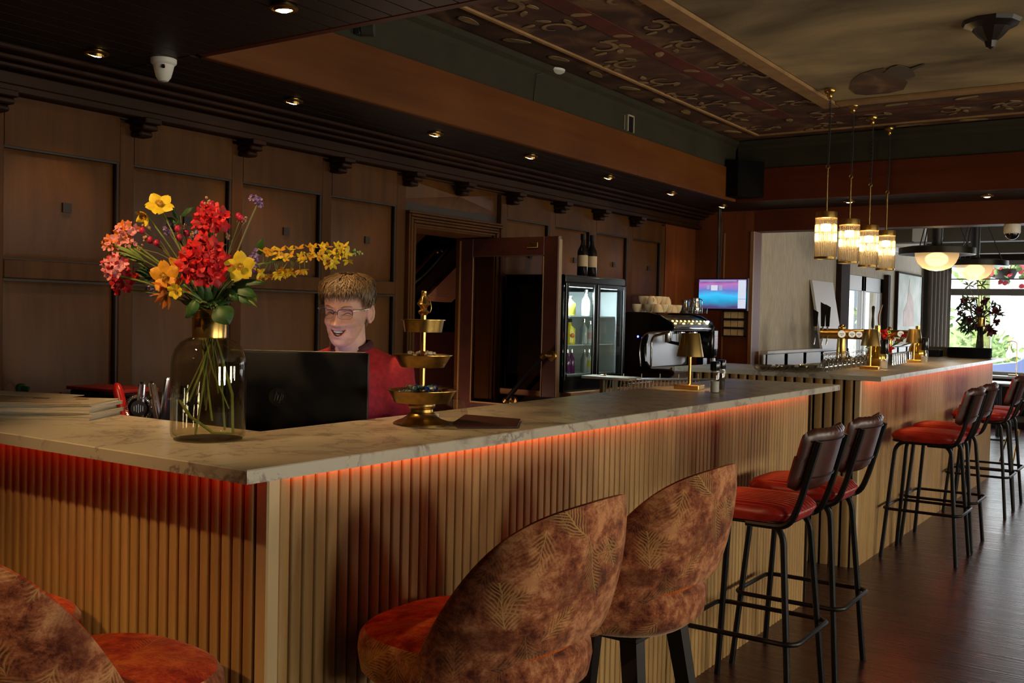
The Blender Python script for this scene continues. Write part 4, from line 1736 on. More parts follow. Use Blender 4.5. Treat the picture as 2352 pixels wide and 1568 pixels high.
def ruffled_head(label, px, py, rpx, mats, dd, nf, group='bouquet flowers', name='red_geranium', to_water=True, flat=0.75, florets=5):
    """a round head made of many small ruffled florets"""
    c = bq(px, py, dd)
    R_ = rpx * (VD + dd) / FPX
    t = thing(name, label, 'flower', c, 0, group)
    m = MB()
    ax, ay, n = frame_of(TOCAM + Vector((0, 0, 0.25)))
    for k in range(nf):
        rr = math.sqrt((k + 0.5) / nf)
        a = k * 2.39996
        q = ax * math.cos(a) * rr * R_ * 0.80 + ay * math.sin(a) * rr * R_ * 0.80 + n * R_ * flat * math.sqrt(max(0, 1 - rr * rr * 0.9))
        fn = (q + n * R_ * 0.3).normalized()
        fr = R_ * frnd.uniform(0.30, 0.42)
        a0 = frnd.uniform(0, 6)
        for j in range(florets):
            petal_mesh(m, q, fn, a0 + 2 * PI * j / florets, fr, fr * 1.0, frnd.uniform(0.25, 0.7), frnd.randrange(len(mats)), 0.1, 4, 5, 0.08)
    m.build('petals', mats, t, 60)
    m = MB()
    for k in range(7):
        a = 2 * PI * k / 7
        m.tube([ax * math.cos(a) * R_ * 0.45 + ay * math.sin(a) * R_ * 0.45 + n * R_ * 0.3, Vector((0, 0, -R_ * 0.5))], R_ * 0.025, 5)
    m.build('flower_stalks', STEM, t, 60)
    stem(t, c + Vector((0, 0, -R_ * 0.5)), c, 0.003, STEM, to_water=to_water)
    return t


flower_five('bright yellow open flower highest in the bouquet, upper left', 366, 470, 36, YELLOW, 0.02, (0.1, 0.2, 0.7))
flower_five('small half closed yellow flower hanging under the highest yellow one', 334, 496, 22, YELLOW, 0.0, (-0.6, 0.1, -0.5), petals=5, cup=0.7, to_water=False)
flower_five('bright yellow open flower right of the large red bloom', 552, 612, 37, YELLOW, -0.07, (0.15, 0.05, -0.05), cup=0.12)
flower_five('amber yellow open flower left of the large red bloom', 378, 634, 38, AMBER, -0.06, (-0.15, 0.0, 0.0), cup=0.15, name='amber_flower')
flower_five('small pale yellow flower low in the bouquet over the collar', 404, 667, 20, YELLOW, -0.08, (-0.2, 0, -0.3), petals=7, cup=0.3, to_water=False)
flower_five('amber trumpet flower behind the large red bloom, half hidden', 415, 615, 26, AMBER, 0.0, (-0.4, 0, 0.5), petals=5, cup=0.9, to_water=False, name='amber_flower')
ruffled_head('large bright red geranium bloom in the middle of the bouquet', 474, 607, 62, [RED, RED, DEEP_RED], -0.05, 22)
ruffled_head('bright red geranium bloom at the top of the bouquet', 490, 508, 44, [RED, RED, DEEP_RED], 0.03, 14)
ruffled_head('dark red geranium bloom hanging low on the bouquet side', 290, 648, 36, [DEEP_RED, RED, DEEP_RED], 0.02, 12, name='dark_red_geranium', to_water=False)
ruffled_head('pink carnation at the outer edge of the bouquet, lowest of three', 266, 615, 33, [PINK, PINK, DEEP_RED], -0.02, 12, name='pink_carnation', to_water=False)
ruffled_head('pink carnation at the outer edge of the bouquet, middle of three', 262, 563, 27, [PINK, PINK, ORANGE], 0.02, 10, name='pink_carnation', to_water=False)
ruffled_head('pink carnation at the outer edge of the bouquet, topmost of three', 293, 535, 29, [PINK, ORANGE, PINK], 0.05, 10, name='pink_carnation')
ruffled_head('small pink carnation tucked above the leafy spray', 302, 560, 15, [PINK], 0.0, 6, name='pink_carnation', to_water=False)


def statice(label, px, py, rpx, dd, mats, elong=(1, 1), tilt=0.0, to_water=True):
    c = bq(px, py, dd)
    k_ = (VD + dd) / FPX
    t = thing('purple_statice', label, 'flower', c, 0, 'bouquet flowers')
    m = MB()
    for k in range(46):
        a, b = frnd.uniform(-1, 1), frnd.uniform(-1, 1)
        if a * a + b * b > 1:
            continue
        x = (a * elong[0] * math.cos(tilt) - b * elong[1] * math.sin(tilt)) * rpx * k_
        z = (a * elong[0] * math.sin(tilt) + b * elong[1] * math.cos(tilt)) * rpx * k_
        q = CR * x + CU * z - CF * frnd.uniform(0, rpx * k_ * 0.5)
        for j in range(4):
            petal_mesh(m, q, (q.normalized() + TOCAM), frnd.uniform(0, 6), 0.0055, 0.0055, 0.5, frnd.randrange(len(mats)), 0, 3, 4)
    m.build('petals', mats, t, 60)
    stem(t, c + Vector((0, 0, -0.006)), c, 0.0022, STEM_OLIVE, to_water=to_water)


statice('purple statice on a tall bare stem, topmost purple flower', 592, 462, 20, 0.03, [PURPLE, LILAC], (1.0, 0.45), -0.5)
statice('purple statice between the highest yellow flower and the red bloom', 388, 525, 13, 0.04, [PURPLE, LILAC])
statice('purple statice behind the right yellow flower', 583, 600, 16, -0.02, [PURPLE, PURPLE, LILAC], (0.6, 1.8), -0.25, False)
statice('pale lilac statice half hidden under the top red bloom', 458, 540, 14, 0.06, [LILAC], (0.9, 1.0), 0, False)
statice('pale lilac statice low behind the amber flower', 348, 660, 14, 0.03, [LILAC], (0.8, 1.2), 0, False)

# yellow branch reaching to the right, and the orange lily
c = bq(575, 612, 0.0)
br = thing('yellow_blossom_branch', 'long branch of small yellow blossoms reaching right over the head of the woman', 'flower', c, 0, 'bouquet flowers')
m = MB()
tip_, base_ = bq(826, 578, 0.06) - c, Vector((0, 0, 0))
spine = [base_.lerp(tip_, k / 9) + Vector((0, 0, 0.010 * math.sin(PI * k / 9))) for k in range(10)]
m.tube(spine, [0.003 - 0.0002 * k for k in range(10)], 7)
pt = MB()
for k in range(54):
    t_ = 0.03 + 0.90 * k / 53
    b0 = base_.lerp(tip_, t_)
    wide = 1.0 - 0.45 * t_
    a = frnd.uniform(0, 2 * PI)
    q = b0 + (CR * math.cos(a) * 0.016 + CU * math.sin(a) * 0.040 * wide - CF * abs(math.cos(a)) * 0.02)
    m.tube([b0, q], 0.0011, 5)
    n = (q - b0).normalized() + TOCAM * 0.5 + CR * 0.3
    for j in range(4):
        petal_mesh(pt, q, n, frnd.uniform(0, 1) + j * PI / 2, frnd.uniform(0.013, 0.018), 0.0095, 0.35, 0 if t_ > 0.7 or frnd.random() < 0.4 else 1, 0, 4, 5)
for k in range(16):
    b0 = base_.lerp(tip_, 0.94 + 0.06 * k / 15)
    pt.ball(b0 + Vector((frnd.uniform(-1, 1), frnd.uniform(-1, 1), frnd.uniform(-1, 1))) * 0.007, 0.0035, 6, 2)
m.build('twig', STEM, br, 60)
pt.build('blossoms', [YELLOW, AMBER, pbr('green_bud', (0.32, 0.38, 0.12), 0.6)], br, 60)
stem(br, c, c, 0.003, STEM)

c = bq(400, 655, -0.05)
li = thing('orange_lily', 'orange alstroemeria with open and closed trumpets low on the bouquet', 'flower', c, 0, 'bouquet flowers')
pt = MB()
for (px, py, ang) in ((357, 672, 2.9), (368, 700, 3.6), (430, 648, 0.6), (395, 640, 2.0)):
    q = bq(px, py, -0.05) - c
    for j in range(4):
        ax, ay, n_ = frame_of(TOCAM)
        petal_mesh(pt, q - (q.normalized() * 0.03), q.normalized() * 0.9 + TOCAM * 0.3, j * PI / 2 + frnd.random(), 0.034, 0.016, 0.9, 0, 0, 4, 6)
pt.build('petals', [ORANGE], li, 60)
m = MB()
for (px, py) in ((357, 672), (368, 700), (430, 648)):
    q = bq(px, py, -0.05) - c
    m.tube([q * 0.75, Vector((0.005, 0, -0.005))], 0.0018, 6)
m.build('flower_stalks', STEM, li, 60)
stem(li, c, c, 0.003, STEM, to_water=False)

# sprigs of pink buds
for lab, spots_, base in (
        ('sprig of pink berries and tan buds at the left edge between carnations and statice', ((327, 529), (333, 546), (360, 558), (318, 570), (345, 551), (338, 520)), (400, 600)),
        ('sprig with a pink bud peeping over the top red bloom', ((467, 468), (475, 478), (486, 470), (480, 462)), (470, 520)),
        ('sprig of red buds in front of the wall left of the top red bloom', ((408, 525), (420, 522), (428, 535), (438, 540), (412, 545)), (440, 600)),
        ('sprig of pink berries beside the tall purple statice stem', ((553, 500), (562, 506), (548, 496), (521, 540)), (520, 600))):
    c = bq(base[0], base[1], 0.03)
    t = thing('bud_sprig', lab, 'flower', c, 0, 'bouquet flowers')
    m, b1 = MB(), MB()
    for k, (px, py) in enumerate(spots_):
        q = bq(px, py, 0.03 + frnd.uniform(-0.02, 0.02)) - c
        m.tube([q, q * 0.45 + Vector((0, 0, 0.006)), Vector((0, 0, 0))], 0.0011, 5)
        b1.ball(q, (0.0085, 0.0085, 0.010) if k % 2 == 0 else (0.005, 0.005, 0.006), 8, 0 if k % 2 == 0 else 1)
        if k % 2:
            for j in range(5):
                b1.ball(q + Vector((frnd.uniform(-1, 1), frnd.uniform(-1, 1), frnd.uniform(-1, 1))) * 0.009, 0.0042, 6, 1)
    m.build('twigs', STEM_OLIVE, t, 60)
    b1.build('buds', [BERRY, TANBUD], t, 60)
    stem(t, c, c, 0.0018, STEM_OLIVE, to_water=False)

# foliage
LEAFSETS = [
    ('green leaf sprig near the top of the bouquet, between yellow flower and red bloom', [((410, 505), (395, 475), 12), ((415, 495), (445, 474), 18), ((405, 512), (383, 498), 10), ((402, 515), (412, 505), 8)], (420, 580), 0.03),
    ('spray of fine pale green leaves beside the pink carnations', [((335, 600), (255, 560), 6), ((335, 600), (262, 575), 5), ((335, 602), (275, 588), 5), ((332, 598), (285, 560), 5), ((335, 602), (300, 600), 5), ((330, 598), (262, 567), 5)], (345, 606), -0.02),
    ('broad dark green leaf hanging over the brass collar at its right', [((500, 700), (525, 742), 52)], (495, 702), -0.085),
    ('round bright leaf hanging over the brass collar at its left', [((450, 690), (424, 730), 36), ((450, 688), (436, 722), 26)], (460, 695), -0.08),
    ('single round leaf above the yellow branch', [((590, 585), (602, 548), 26)], (575, 610), 0.03),
    ('long dark leaves under the right yellow flower', [((535, 650), (615, 648), 18), ((530, 655), (590, 680), 30), ((530, 665), (575, 700), 22), ((520, 660), (545, 690), 24)], (505, 690), -0.04),
    ('dark leaf cluster behind the pink carnations', [((345, 625), (300, 630), 26), ((350, 630), (320, 612), 20), ((360, 640), (315, 645), 18)], (380, 650), 0.04),
    ('leaf cluster right above the brass collar', [((470, 700), (440, 665), 24), ((480, 702), (470, 650), 26), ((490, 702), (520, 660), 26), ((470, 702), (500, 690), 20), ((460, 700), (415, 690), 22), ((470, 695), (455, 640), 16), ((485, 700), (500, 640), 18), ((480, 700), (535, 690), 16)], (480, 706), -0.03),
    ('pale drooping seed pods low at the right of the bouquet', [((560, 670), (592, 694), 7), ((575, 665), (590, 690), 6), ((570, 685), (590, 706), 6), ((560, 680), (592, 706), 4)], (530, 680), -0.05),
    ('olive leaf sprig between the two red blooms', [((480, 560), (470, 530), 8), ((485, 560), (480, 520), 8), ((482, 565), (500, 535), 8), ((478, 570), (440, 555), 14), ((478, 570), (415, 560), 12), ((485, 570), (520, 560), 10)], (480, 590), 0.05),
]
for lab, lv, base, dd in LEAFSETS:
    c = bq(base[0], base[1], dd)
    t = thing('foliage_sprig', lab, 'foliage', c, 0, 'bouquet foliage')
    m = MB()
    tw = MB()
    pale = 'pale' in lab or 'fine' in lab or 'olive' in lab
    for (a, b, w) in lv:
        pa, pb_ = bq(a[0], a[1], dd) - c, bq(b[0], b[1], dd + frnd.uniform(-0.03, 0.02)) - c
        leaf_shape(m, pa, pb_, w * VD / FPX * (1.15 if w < 12 else 1.0), curl=frnd.uniform(0.02, 0.14))
        tw.tube([pa, Vector((0, 0, 0))], 0.0014, 5)
    m.build('leaves', pbr('pale_leaf', (0.14, 0.20, 0.03), 0.55, vary=0.3, scale=40) if pale else LEAFG, t, 60)
    tw.build('twigs', STEM, t, 60)
    stem(t, c, c, 0.0020, STEM, to_water='broad' in lab)
# the long stem that bends across the bottom of the vase
t = thing('cut_stem', 'thick bent green stem lying slantwise at the bottom of the vase', 'stem', VP, 0)
m = MB()
m.tube([VP * 0 + Vector((-0.060, -0.045, 0.10)), Vector((-0.01, -0.05, 0.062)), Vector((0.045, -0.02, 0.022)), Vector((0.062, 0.03, 0.018)), Vector((0.045, 0.04, 0.12)), Vector((0.012, 0.01, 0.27))], 0.004, 8)
m.build('bent_stem', STEM, t, 60)

# ---- stack of menus and loose paper on the short side
MENU_COL = [(0.50, 0.43, 0.33), (0.56, 0.50, 0.38), (0.58, 0.52, 0.42), (0.50, 0.46, 0.38), (0.46, 0.40, 0.30)]
MENU_LAB = ['pale menu booklet at the bottom of the stack', 'pale menu booklet second from the bottom of the stack', 'cream menu booklet in the middle of the stack', 'pale menu booklet just under the top one of the stack', 'tan menu booklet with small dark marks, on top of the stack']
corner = [(196, 968), (181, 960), (205, 952), (207, 944), (213, 936)]
z = H1
for k in range(5):
    th = 0.011 if k < 4 else 0.006
    cpt = on_slab(205 + 5 * (k % 2), 966)
    ra_ = 0.56 + 0.03 * (k % 3) - 0.05 * (k == 1)
    hc = Matrix.Rotation(ra_, 3, 'Z') @ Vector((-0.20, 0.105, 0))
    t = thing('menu_booklet', MENU_LAB[k], 'menu', (cpt.x + hc.x, cpt.y + hc.y, z), ra_, 'menus in the stack')
    mb = MB()
    mb.box((0, 0, th / 2), (0.40, 0.21, th - 0.003), bevel=0.001)
    mb.build('pages', PAPER_PAGES, t, 20)
    mb = MB()
    mb.box((0, 0, 0.0008), (0.404, 0.214, 0.0014))
    mb.box((0, 0, th - 0.0006), (0.404, 0.214, 0.0014))
    mb.box((0, 0.1065, th / 2), (0.404, 0.0015, th - 0.001))
    if k == 4:
        for (x_, y_, w_, d_) in ((-0.02, 0.05, 0.05, 0.02), (0.11, 0.05, 0.035, 0.02)):
            mb.box((x_, y_, th + 0.0004), (w_, d_, 0.0008), mi=1)
        mb.box((0.04, -0.085, th + 0.0004), (0.25, 0.006, 0.0008), mi=2)
    mb.build('cover', [pbr('menu_cover_%s' % 'abcde'[k], MENU_COL[k], 0.6), pbr('dark_print', (0.10, 0.03, 0.02), 0.7), pbr('red_print', (0.35, 0.03, 0.02), 0.7)], t, 20)
    z += th
# paper sheet and red folder behind the stack
TB0 = 1.0
p = on_slab(200, 925)
mb = MB()
mb.box((0, 0, 0.004), (0.30, 0.12, 0.002), rot=Matrix.Rotation(0.02, 4, 'Y'))
o = mb.build('paper_sheet', pbr('loose_paper', (0.60, 0.50, 0.36), 0.8), None, 0)
o.location = (-3.16, 1.83, z - 0.0028)
o.rotation_euler = (0, 0, 0.50)
tag(o, 'loose cream paper sheet behind the menu stack', 'paper')
mb = MB()
mb.box((0, 0, 0.0), (0.30, 0.16, 0.012), bevel=0.002)
o = mb.build('red_folder', pbr('red_card', (0.30, 0.012, 0.012), 0.5), None, 20)
p = at(258, 908, 1, 2.20)
o.location = (p.x, 2.20, TB0 + 0.195 + 0.0065)
o.rotation_euler = (0, 0, 0.1)
tag(o, 'red card folder lying behind the menu stack', 'folder')
# green bottle stopper and a curved glass piece on the paper
p = at(48, 892, 1, 1.86)
mb = MB()
mb.lathe([(0.0, 0), (0.022, 0.004), (0.026, 0.020), (0.020, 0.036), (0.006, 0.042)], (0, 0, 0), 16, cap1=True)
mb.tube([(0.02, 0, 0.018), (0.05, 0.004, 0.016), (0.066, 0.0, 0.008)], [0.014, 0.015, 0.004], 10)
for v in mb.bm.verts:
    v.co *= 0.7
o = mb.build('green_stopper', pbr('green_glass_stopper', (0.010, 0.055, 0.022), 0.12), None, 50)
o.location = (p.x, p.y, z + 0.0005)
tag(o, 'small dark green glass stopper lying on the menus', 'stopper')
mb = MB()
pts = [(-0.045 + 0.09 * k / 10, 0, 0.006 + 0.028 * math.sin(PI * k / 10)) for k in range(11)]
mb.tube(pts, 0.006, 10)
o = mb.build('reading_glasses_arm', CLEAR, None, 60)
q = at(22, 905, 1, 1.88)
o.location = (q.x, q.y, z - 0.0045)
o.name = 'curved_glass_piece'
tag(o, 'curved clear glass piece lying on the menus at the edge of the picture', 'glass piece')

# ---- bar tools standing in the tray behind the short side
TB = 1.0           # top of the inner worktop
mb = MB()
mb.box((-3.06, 2.14, 0.50), (1.72, 0.37, 0.998), bevel=0.004)
mb.box((-2.37, 2.20, 0.50), (0.33, 0.48, 0.998), bevel=0.004)
o = mb.build('inner_worktop', DARK_WOOD, None, 20)
tag(o, 'dark inner worktop in the corner behind the near bar', 'worktop')


def tool_xy(px, y=2.06):
    p = at(px, 900, 1, y)
    return p.x, y


xa, xb = at(205, 930, 1, 2.20).x, at(420, 930, 1, 2.20).x
mb = MB()
mb.box((0, 0, 0.0975), (xb - xa, 0.16, 0.195), bevel=0.006)
mb.box((0, -0.081, 0.11), (xb - xa - 0.03, 0.004, 0.12), bevel=0.001)
o = mb.build('storage_box', BLACK, None, 40)
o.location = ((xa + xb) / 2, 2.20, TB)
tag(o, 'low black box behind the bar tools, red folder lying on it', 'box')


def tool(name, label, px0, py0, px1, py1, y):
    a = at(px0, py0, 1, y)
    b = at(px1, py1, 1, y)
    b = a + (b - a) * ((a.z - TB) / (a.z - b.z))
    return a, b


a, b = tool('', '', 267, 880, 287, 960, 2.04)
t = thing('corkscrew', 'red handled corkscrew standing before the low black box', 'corkscrew', b)
mb = MB()
d_ = a - b
mb.tube([d_ * 0.25, d_ * 0.55, d_ * 0.88, d_ * 0.97, d_ * 1.0], [0.012, 0.017, 0.017, 0.013, 0.006], 14)
mb.build('handle', pbr('red_plastic', (0.42, 0.010, 0.012), 0.3), t)
mb = MB()
mb.tube([Vector((0.004 * math.cos(k * 0.9), 0.004 * math.sin(k * 0.9), 0.02 - k * 0.0035)) + d_ * 0.15 for k in range(20)], 0.0018, 6)
mb.tube([d_ * 0.30, d_ * 0.1], 0.006, 8)
mb.build('worm', STEEL, t)
# hawthorne strainer: plate, coil spring, handle
c = at(318, 938, 1, 2.0)
t = thing('cocktail_strainer', 'round coiled cocktail strainer leaning among the bar tools', 'strainer', c)
mb = MB()
R_ = 0.040
pts = []
N_ = 52
for k in range(N_ * 8):
    a_ = 2 * PI * k / (N_ * 8)
    w_ = 2 * PI * k / 8
    rr = R_ + 0.0055 * math.cos(w_)
    pts.append(CR * (rr * math.cos(a_)) + CU * (rr * math.sin(a_)) + CF * (0.0055 * math.sin(w_)))
mb.tube(pts, 0.0011, 4, True)
mb.build('coil_spring', STEEL, t)
mb = MB()
rg = []
for rr in (0.001, 0.026, 0.0265):
    rg.append(mb.ring([CR * (rr * math.cos(2 * PI * k / 28)) + CU * (rr * math.sin(2 * PI * k / 28)) + CF * (0.001 if rr > 0.0262 else 0) for k in range(28)]))
mb.skin(rg, True)
for k in range(5):
    x_ = -0.014 + 0.007 * k
    h_ = 0.014 - 0.003 * abs(k - 2)
    mb.tube([CR * x_ + CU * -h_ - CF * 0.001, CR * x_ + CU * h_ - CF * 0.001], 0.0012, 5)
mb.build('strainer_plate', pbr('dark_steel', (0.10, 0.10, 0.13), 0.3, 1.0), t)
mb = MB()
mb.tube([CR * 0.028 + CU * 0.028, CR * 0.042 + CU * 0.037], 0.006, 8)
mb.build('thumb_rest', STEEL, t)
for lab, (x0, y0, x1, y1), r_ in (('bright steel tongs, one of two upright, nearer the corkscrew', (327, 880, 322, 950), 0.0105), ('bright steel tongs, one of two upright, nearer the vase', (349, 880, 362, 950), 0.0105)):
    a, b = tool('', '', x0, y0, x1, y1, 2.08)
    t = thing('bar_tongs', lab, 'tongs', b, 0, 'steel bar tongs')
    d_ = a - b
    for s in (-1, 1):
        mb = MB()
        mb.tube(bend([Vector((s * 0.006, 0, 0)), d_ * 0.6 + Vector((s * 0.012, 0, 0)), d_ + Vector((s * 0.010, 0, 0)), d_ * 1.02], 0.02, 5), [0.0115 - 0.0005 * k for k in range(14)], 8, flat=(1.0, 0.6))
        mb.build('tong_arm', STEEL, t)
a, b = tool('', '', 386, 866, 372, 955, 2.05)
t = thing('bar_knife', 'tall narrow steel knife handle close beside the vase', 'knife', b)
d_ = a - b
mb = MB()
mb.tube([d_ * 0.0, d_ * 0.2, d_ * 0.6, d_ * 0.97, d_ * 1.0], [0.005, 0.009, 0.011, 0.0095, 0.005], 10, flat=(1.0, 0.7))
mb.build('handle', STEEL, t)

# ---- till monitor seen from behind, on the inner worktop
c0, c1 = dep(522, 812, 3.22), dep(847, 812, 3.22)
ctr = (c0 + c1) / 2
u = (c1 - c0)
u.z = 0
wid = u.length
u.normalize()
ang = math.atan2(u.y, u.x)
top_z = dep(700, 808, 3.22).z
t = thing('till_monitor', 'black till monitor seen from behind, standing before the woman', 'monitor', (ctr.x, ctr.y, TB), ang)
hh = 0.30
zc = top_z - TB - hh / 2
mb = MB()
mb.box((0, 0.012, zc), (wid, 0.022, hh), bevel=0.006, seg=2)
mb.build('housing', BLACK, t, 40)
mb = MB()
mb.box((0, 0.024, zc), (wid - 0.016, 0.002, hh - 0.016))
mb.build('screen', glow('till_screen', (0.62, 0.58, 1.0), 1.6), t, 0)
mb = MB()
mb.box((0, 0.012, zc + hh / 2 + 0.001), (wid - 0.02, 0.016, 0.003), bevel=0.001)
mb.box((wid / 2 - 0.002, 0.002, zc), (0.003, 0.004, hh - 0.02))
mb.build('edge_trim', pbr('grey_edge', (0.10, 0.09, 0.08), 0.35), t, 20)
mb = MB()
mb.box((0, 0.02, 0.04), (0.10, 0.05, 0.10), bevel=0.008)
mb.box((0, 0.03, 0.008), (0.22, 0.16, 0.016), bevel=0.004)
mb.build('stand', BLACK, t, 30)
mb = MB()       # round maker's emblem: a disc with two slanted letters
ey, ez, ex = -0.0005, zc + 0.005, -wid / 2 + (640 - 522) / 325 * wid
mb.tube([(ex, ey, ez), (ex, ey + 0.003, ez)], 0.030, 32, mi=0)
for pts in ([(-0.012, -0.013), (-0.004, 0.017)], [(-0.009, 0.002), (-0.003, 0.008), (0.001, 0.004), (-0.003, -0.011)], [(0.004, -0.020), (0.012, 0.009)], [(0.010, 0.006), (0.016, 0.006), (0.017, 0.001), (0.013, -0.010), (0.007, -0.010)]):
    mb.tube([(ex + a_, ey - 0.0008, ez + b_) for a_, b_ in pts], 0.0016, 6, mi=1)
mb.build('emblem', [pbr('emblem_black', (0.004, 0.004, 0.004), 0.25), pbr('emblem_grey', (0.012, 0.012, 0.013), 0.4)], t, 40)

# ---- three tier brass stand
TP = on_slab(968, 973)
t = thing('tiered_stand', 'three tier brass stand holding wrapped sweets on the near countertop', 'serving stand', TP)
mb = MB()
mb.lathe([(0.088, 0.0), (0.0885, 0.004), (0.082, 0.008), (0.060, 0.016), (0.046, 0.026), (0.043, 0.034), (0.036, 0.038), (0.035, 0.046), (0.041, 0.052), (0.0425, 0.060), (0.040, 0.066), (0.030, 0.068)], (0, 0, 0), 48, cap1=True)
mb.build('foot', BRASS_DULL, t, 35)
TIERS = [(0.068, 0.106, 0.086), (0.177, 0.090, 0.067), (0.286, 0.066, 0.058)]
for k, (z, ro, ri) in enumerate(TIERS):
    mb = MB()
    h_ = 0.036
    mb.lathe([(0.008, z), (ri, z), (ro - 0.002, z + h_), (ro + 0.003, z + h_ + 0.001), (ro + 0.003, z + h_ + 0.003), (ro - 0.004, z + h_ + 0.002), (ri - 0.002, z + 0.003), (0.008, z + 0.003)], (0, 0, 0), 56, cap0=False, cap1=False)
    o = mb.build('tray', BRASS_DULL, t, 35)
    o['label'] = ['lowest, widest brass tray', 'middle brass tray', 'top, smallest brass tray'][k]
mb = MB()
mb.tube([(0, 0, 0.066), (0, 0, 0.345)], 0.0085, 18)
mb.build('stem', BRASS, t, 40)
mb = MB()
mb.lathe([(0.0095, 0.338), (0.015, 0.344), (0.017, 0.350), (0.010, 0.357), (0.012, 0.364), (0.021, 0.372), (0.020, 0.376), (0.012, 0.386), (0.008, 0.398), (0.0075, 0.404), (0.0085, 0.407), (0.0085, 0.412), (0.006, 0.414)], (0, 0, 0), 28)
mb.build('finial', BRASS, t, 40)
mb = MB()
ax_ = CR
pts = []
for k in range(28):
    a_ = 2 * PI * k / 28
    pts.append(Vector((0, 0, 0.374)) + (CR * (0.013 * math.cos(a_) + 0.010) + CU * (0.029 * math.sin(a_)) + CR * (-0.006 * math.sin(a_))) - CF * 0.016)
mb.tube(pts, 0.0016, 7, True)
mb.build('carrying_ring', BRASS, t, 60)

# wrapped sweets: blue and turquoise in the lowest tray, brown and gold in the middle one
SWEET = [pbr('wrapper_turquoise', (0.10, 0.34, 0.34), 0.22), pbr('wrapper_blue', (0.03, 0.05, 0.28), 0.22), pbr('wrapper_dark', (0.02, 0.06, 0.075), 0.22), pbr('wrapper_silver', (0.50, 0.50, 0.46), 0.25, 0.6)]
SWEET_N = ['turquoise', 'blue', 'dark teal', 'silver']
SWEET2 = [pbr('wrapper_gold', (0.55, 0.34, 0.08), 0.25, 0.6), pbr('wrapper_brown', (0.16, 0.05, 0.025), 0.25), pbr('wrapper_clear', (0.55, 0.48, 0.38), 0.2)]
SWEET2_N = ['gold', 'brown', 'pale']


def make_sweet(mat):
    mb = MB()
    mb.ball((0, 0, 0.006), (0.011, 0.0065, 0.0062), 10)
    for s in (-1, 1):
        r0 = mb.ring([(s * 0.010, 0.002 * math.cos(a), 0.006 + 0.002 * math.sin(a)) for a in [PI * k / 4 for k in range(8)]])
        r1 = mb.ring([(s * 0.0165, 0.0075 * math.cos(a), 0.006 + (0.0055 + 0.001 * (k % 2)) * math.sin(a)) for k, a in enumerate([PI * k / 4 for k in range(8)])])
        mb.skin([r0, r1], True)
    return mb


proto = {}
srnd = random.Random(3)


def sweets(tier, n, mats, names, dome, group):
    z, ro, ri = TIERS[tier]
    n0_ = int(n * 0.52)
    for k in range(n):
        lay = 0 if k < n0_ else (1 if k < n * 0.86 else 2)
        kk, nn = (k, n0_) if lay == 0 else ((k - n0_, int(n * 0.34)) if lay == 1 else (k - int(n * 0.86), int(n * 0.14) + 1))
        rr = math.sqrt(min(1.0, (kk + 0.5) / nn)) * (1.0, 0.78, 0.48)[lay]
        a = kk * 2.39996 + lay
        i = srnd.randrange(len(mats))
        key = (tier, i)
        lab = 'small %s wrapped sweet in the %s brass tray' % (names[i], ['lowest', 'middle'][tier])
        if key not in proto:
            o = make_sweet(mats[i]).build('wrapped_sweet', mats[i], None, 60)
            proto[key] = o
        else:
            o = proto[key].copy()
            COL.objects.link(o)
        h_ = z + 0.006 + 0.0125 * lay * dome
        ro_k = (ri + (ro - ri) * min(1.0, 0.012 * (lay + 0.6) / 0.036 * dome)) - 0.013
        rad = max(rr * ro_k, 0.014)
        o.location = (TP.x + rad * math.cos(a), TP.y + rad * math.sin(a), TP.z + h_)
        o.rotation_euler = (srnd.uniform(-0.3, 0.3), srnd.uniform(-0.3, 0.3), srnd.uniform(0, 6))
        tag(o, lab, 'sweet', group + ', ' + names[i])


sweets(0, 92, SWEET, SWEET_N, 1.35, 'sweets in the lowest tray')
sweets(1, 44, SWEET2, SWEET2_N, 1.25, 'sweets in the middle tray')

# ---- small things round the stand
q = at(975, 900, 1, TP.y + 0.10)
t = thing('card_holder', 'clear acrylic card holder with slanting legs behind the brass stand', 'holder', on_slab(1010, 958))
o0 = on_slab(1010, 958)
mb = MB()
w_ = 0.085
for s0_, s1_ in (((-w_, 0.0), (-w_ + 0.02, 0.11)), ((w_ - 0.03, 0.11), (w_ + 0.0, 0.0))):
    pass
pl = [(-w_, 0.0), (-w_ + 0.018, 0.105), (w_ - 0.030, 0.105), (w_ - 0.008, 0.0)]
for off_ in (0.0,):
    mb.hull([CR * x_ + Vector((0, 0, z_)) for x_, z_ in pl], [CR * x_ + Vector((0, 0, z_)) + Vector((-0.02, 0.03, 0)) * 0.12 for x_, z_ in pl])
mb.hull([CR * x_ + Vector((0, 0, z_)) for x_, z_ in ((w_ - 0.008, 0), (w_ - 0.022, 0.055), (w_ - 0.005, 0.055), (w_ + 0.012, 0))], [CR * x_ + Vector((-0.004, 0.006, z_)) for x_, z_ in ((w_ - 0.008, 0), (w_ - 0.022, 0.055), (w_ - 0.005, 0.055), (w_ + 0.012, 0))])
mb.build('acrylic_sheet', thin_glass('acrylic', (0.90, 0.90, 0.90), 1.5, 0.02, 0.04), t, 0)
mb = MB()
p0 = at(991, 888, 1, o0.y + 0.05)
p1 = at(982, 935, 1, o0.y + 0.05)
mb.tube([p1, p1.lerp(p0, 0.5), p0.lerp(p1, 0.06), p0], [0.010, 0.010, 0.0095, 0.006], 10)
o = mb.build('red_lighter', pbr('red_lighter_plastic', (0.45, 0.010, 0.02), 0.3), None, 50)
tag(o, 'red stick standing behind the brass stand stem', 'lighter')
mb = MB()
c = on_slab(1004, 957)
mb.box((0, 0, 0.0065), (0.024, 0.02, 0.013), bevel=0.002)
o = mb.build('white_box', WHITE_PLASTIC, None, 20)
o.location = (c.x + 0.015, c.y - 0.03, H1)
o.rotation_euler = (0, 0, 0.6)
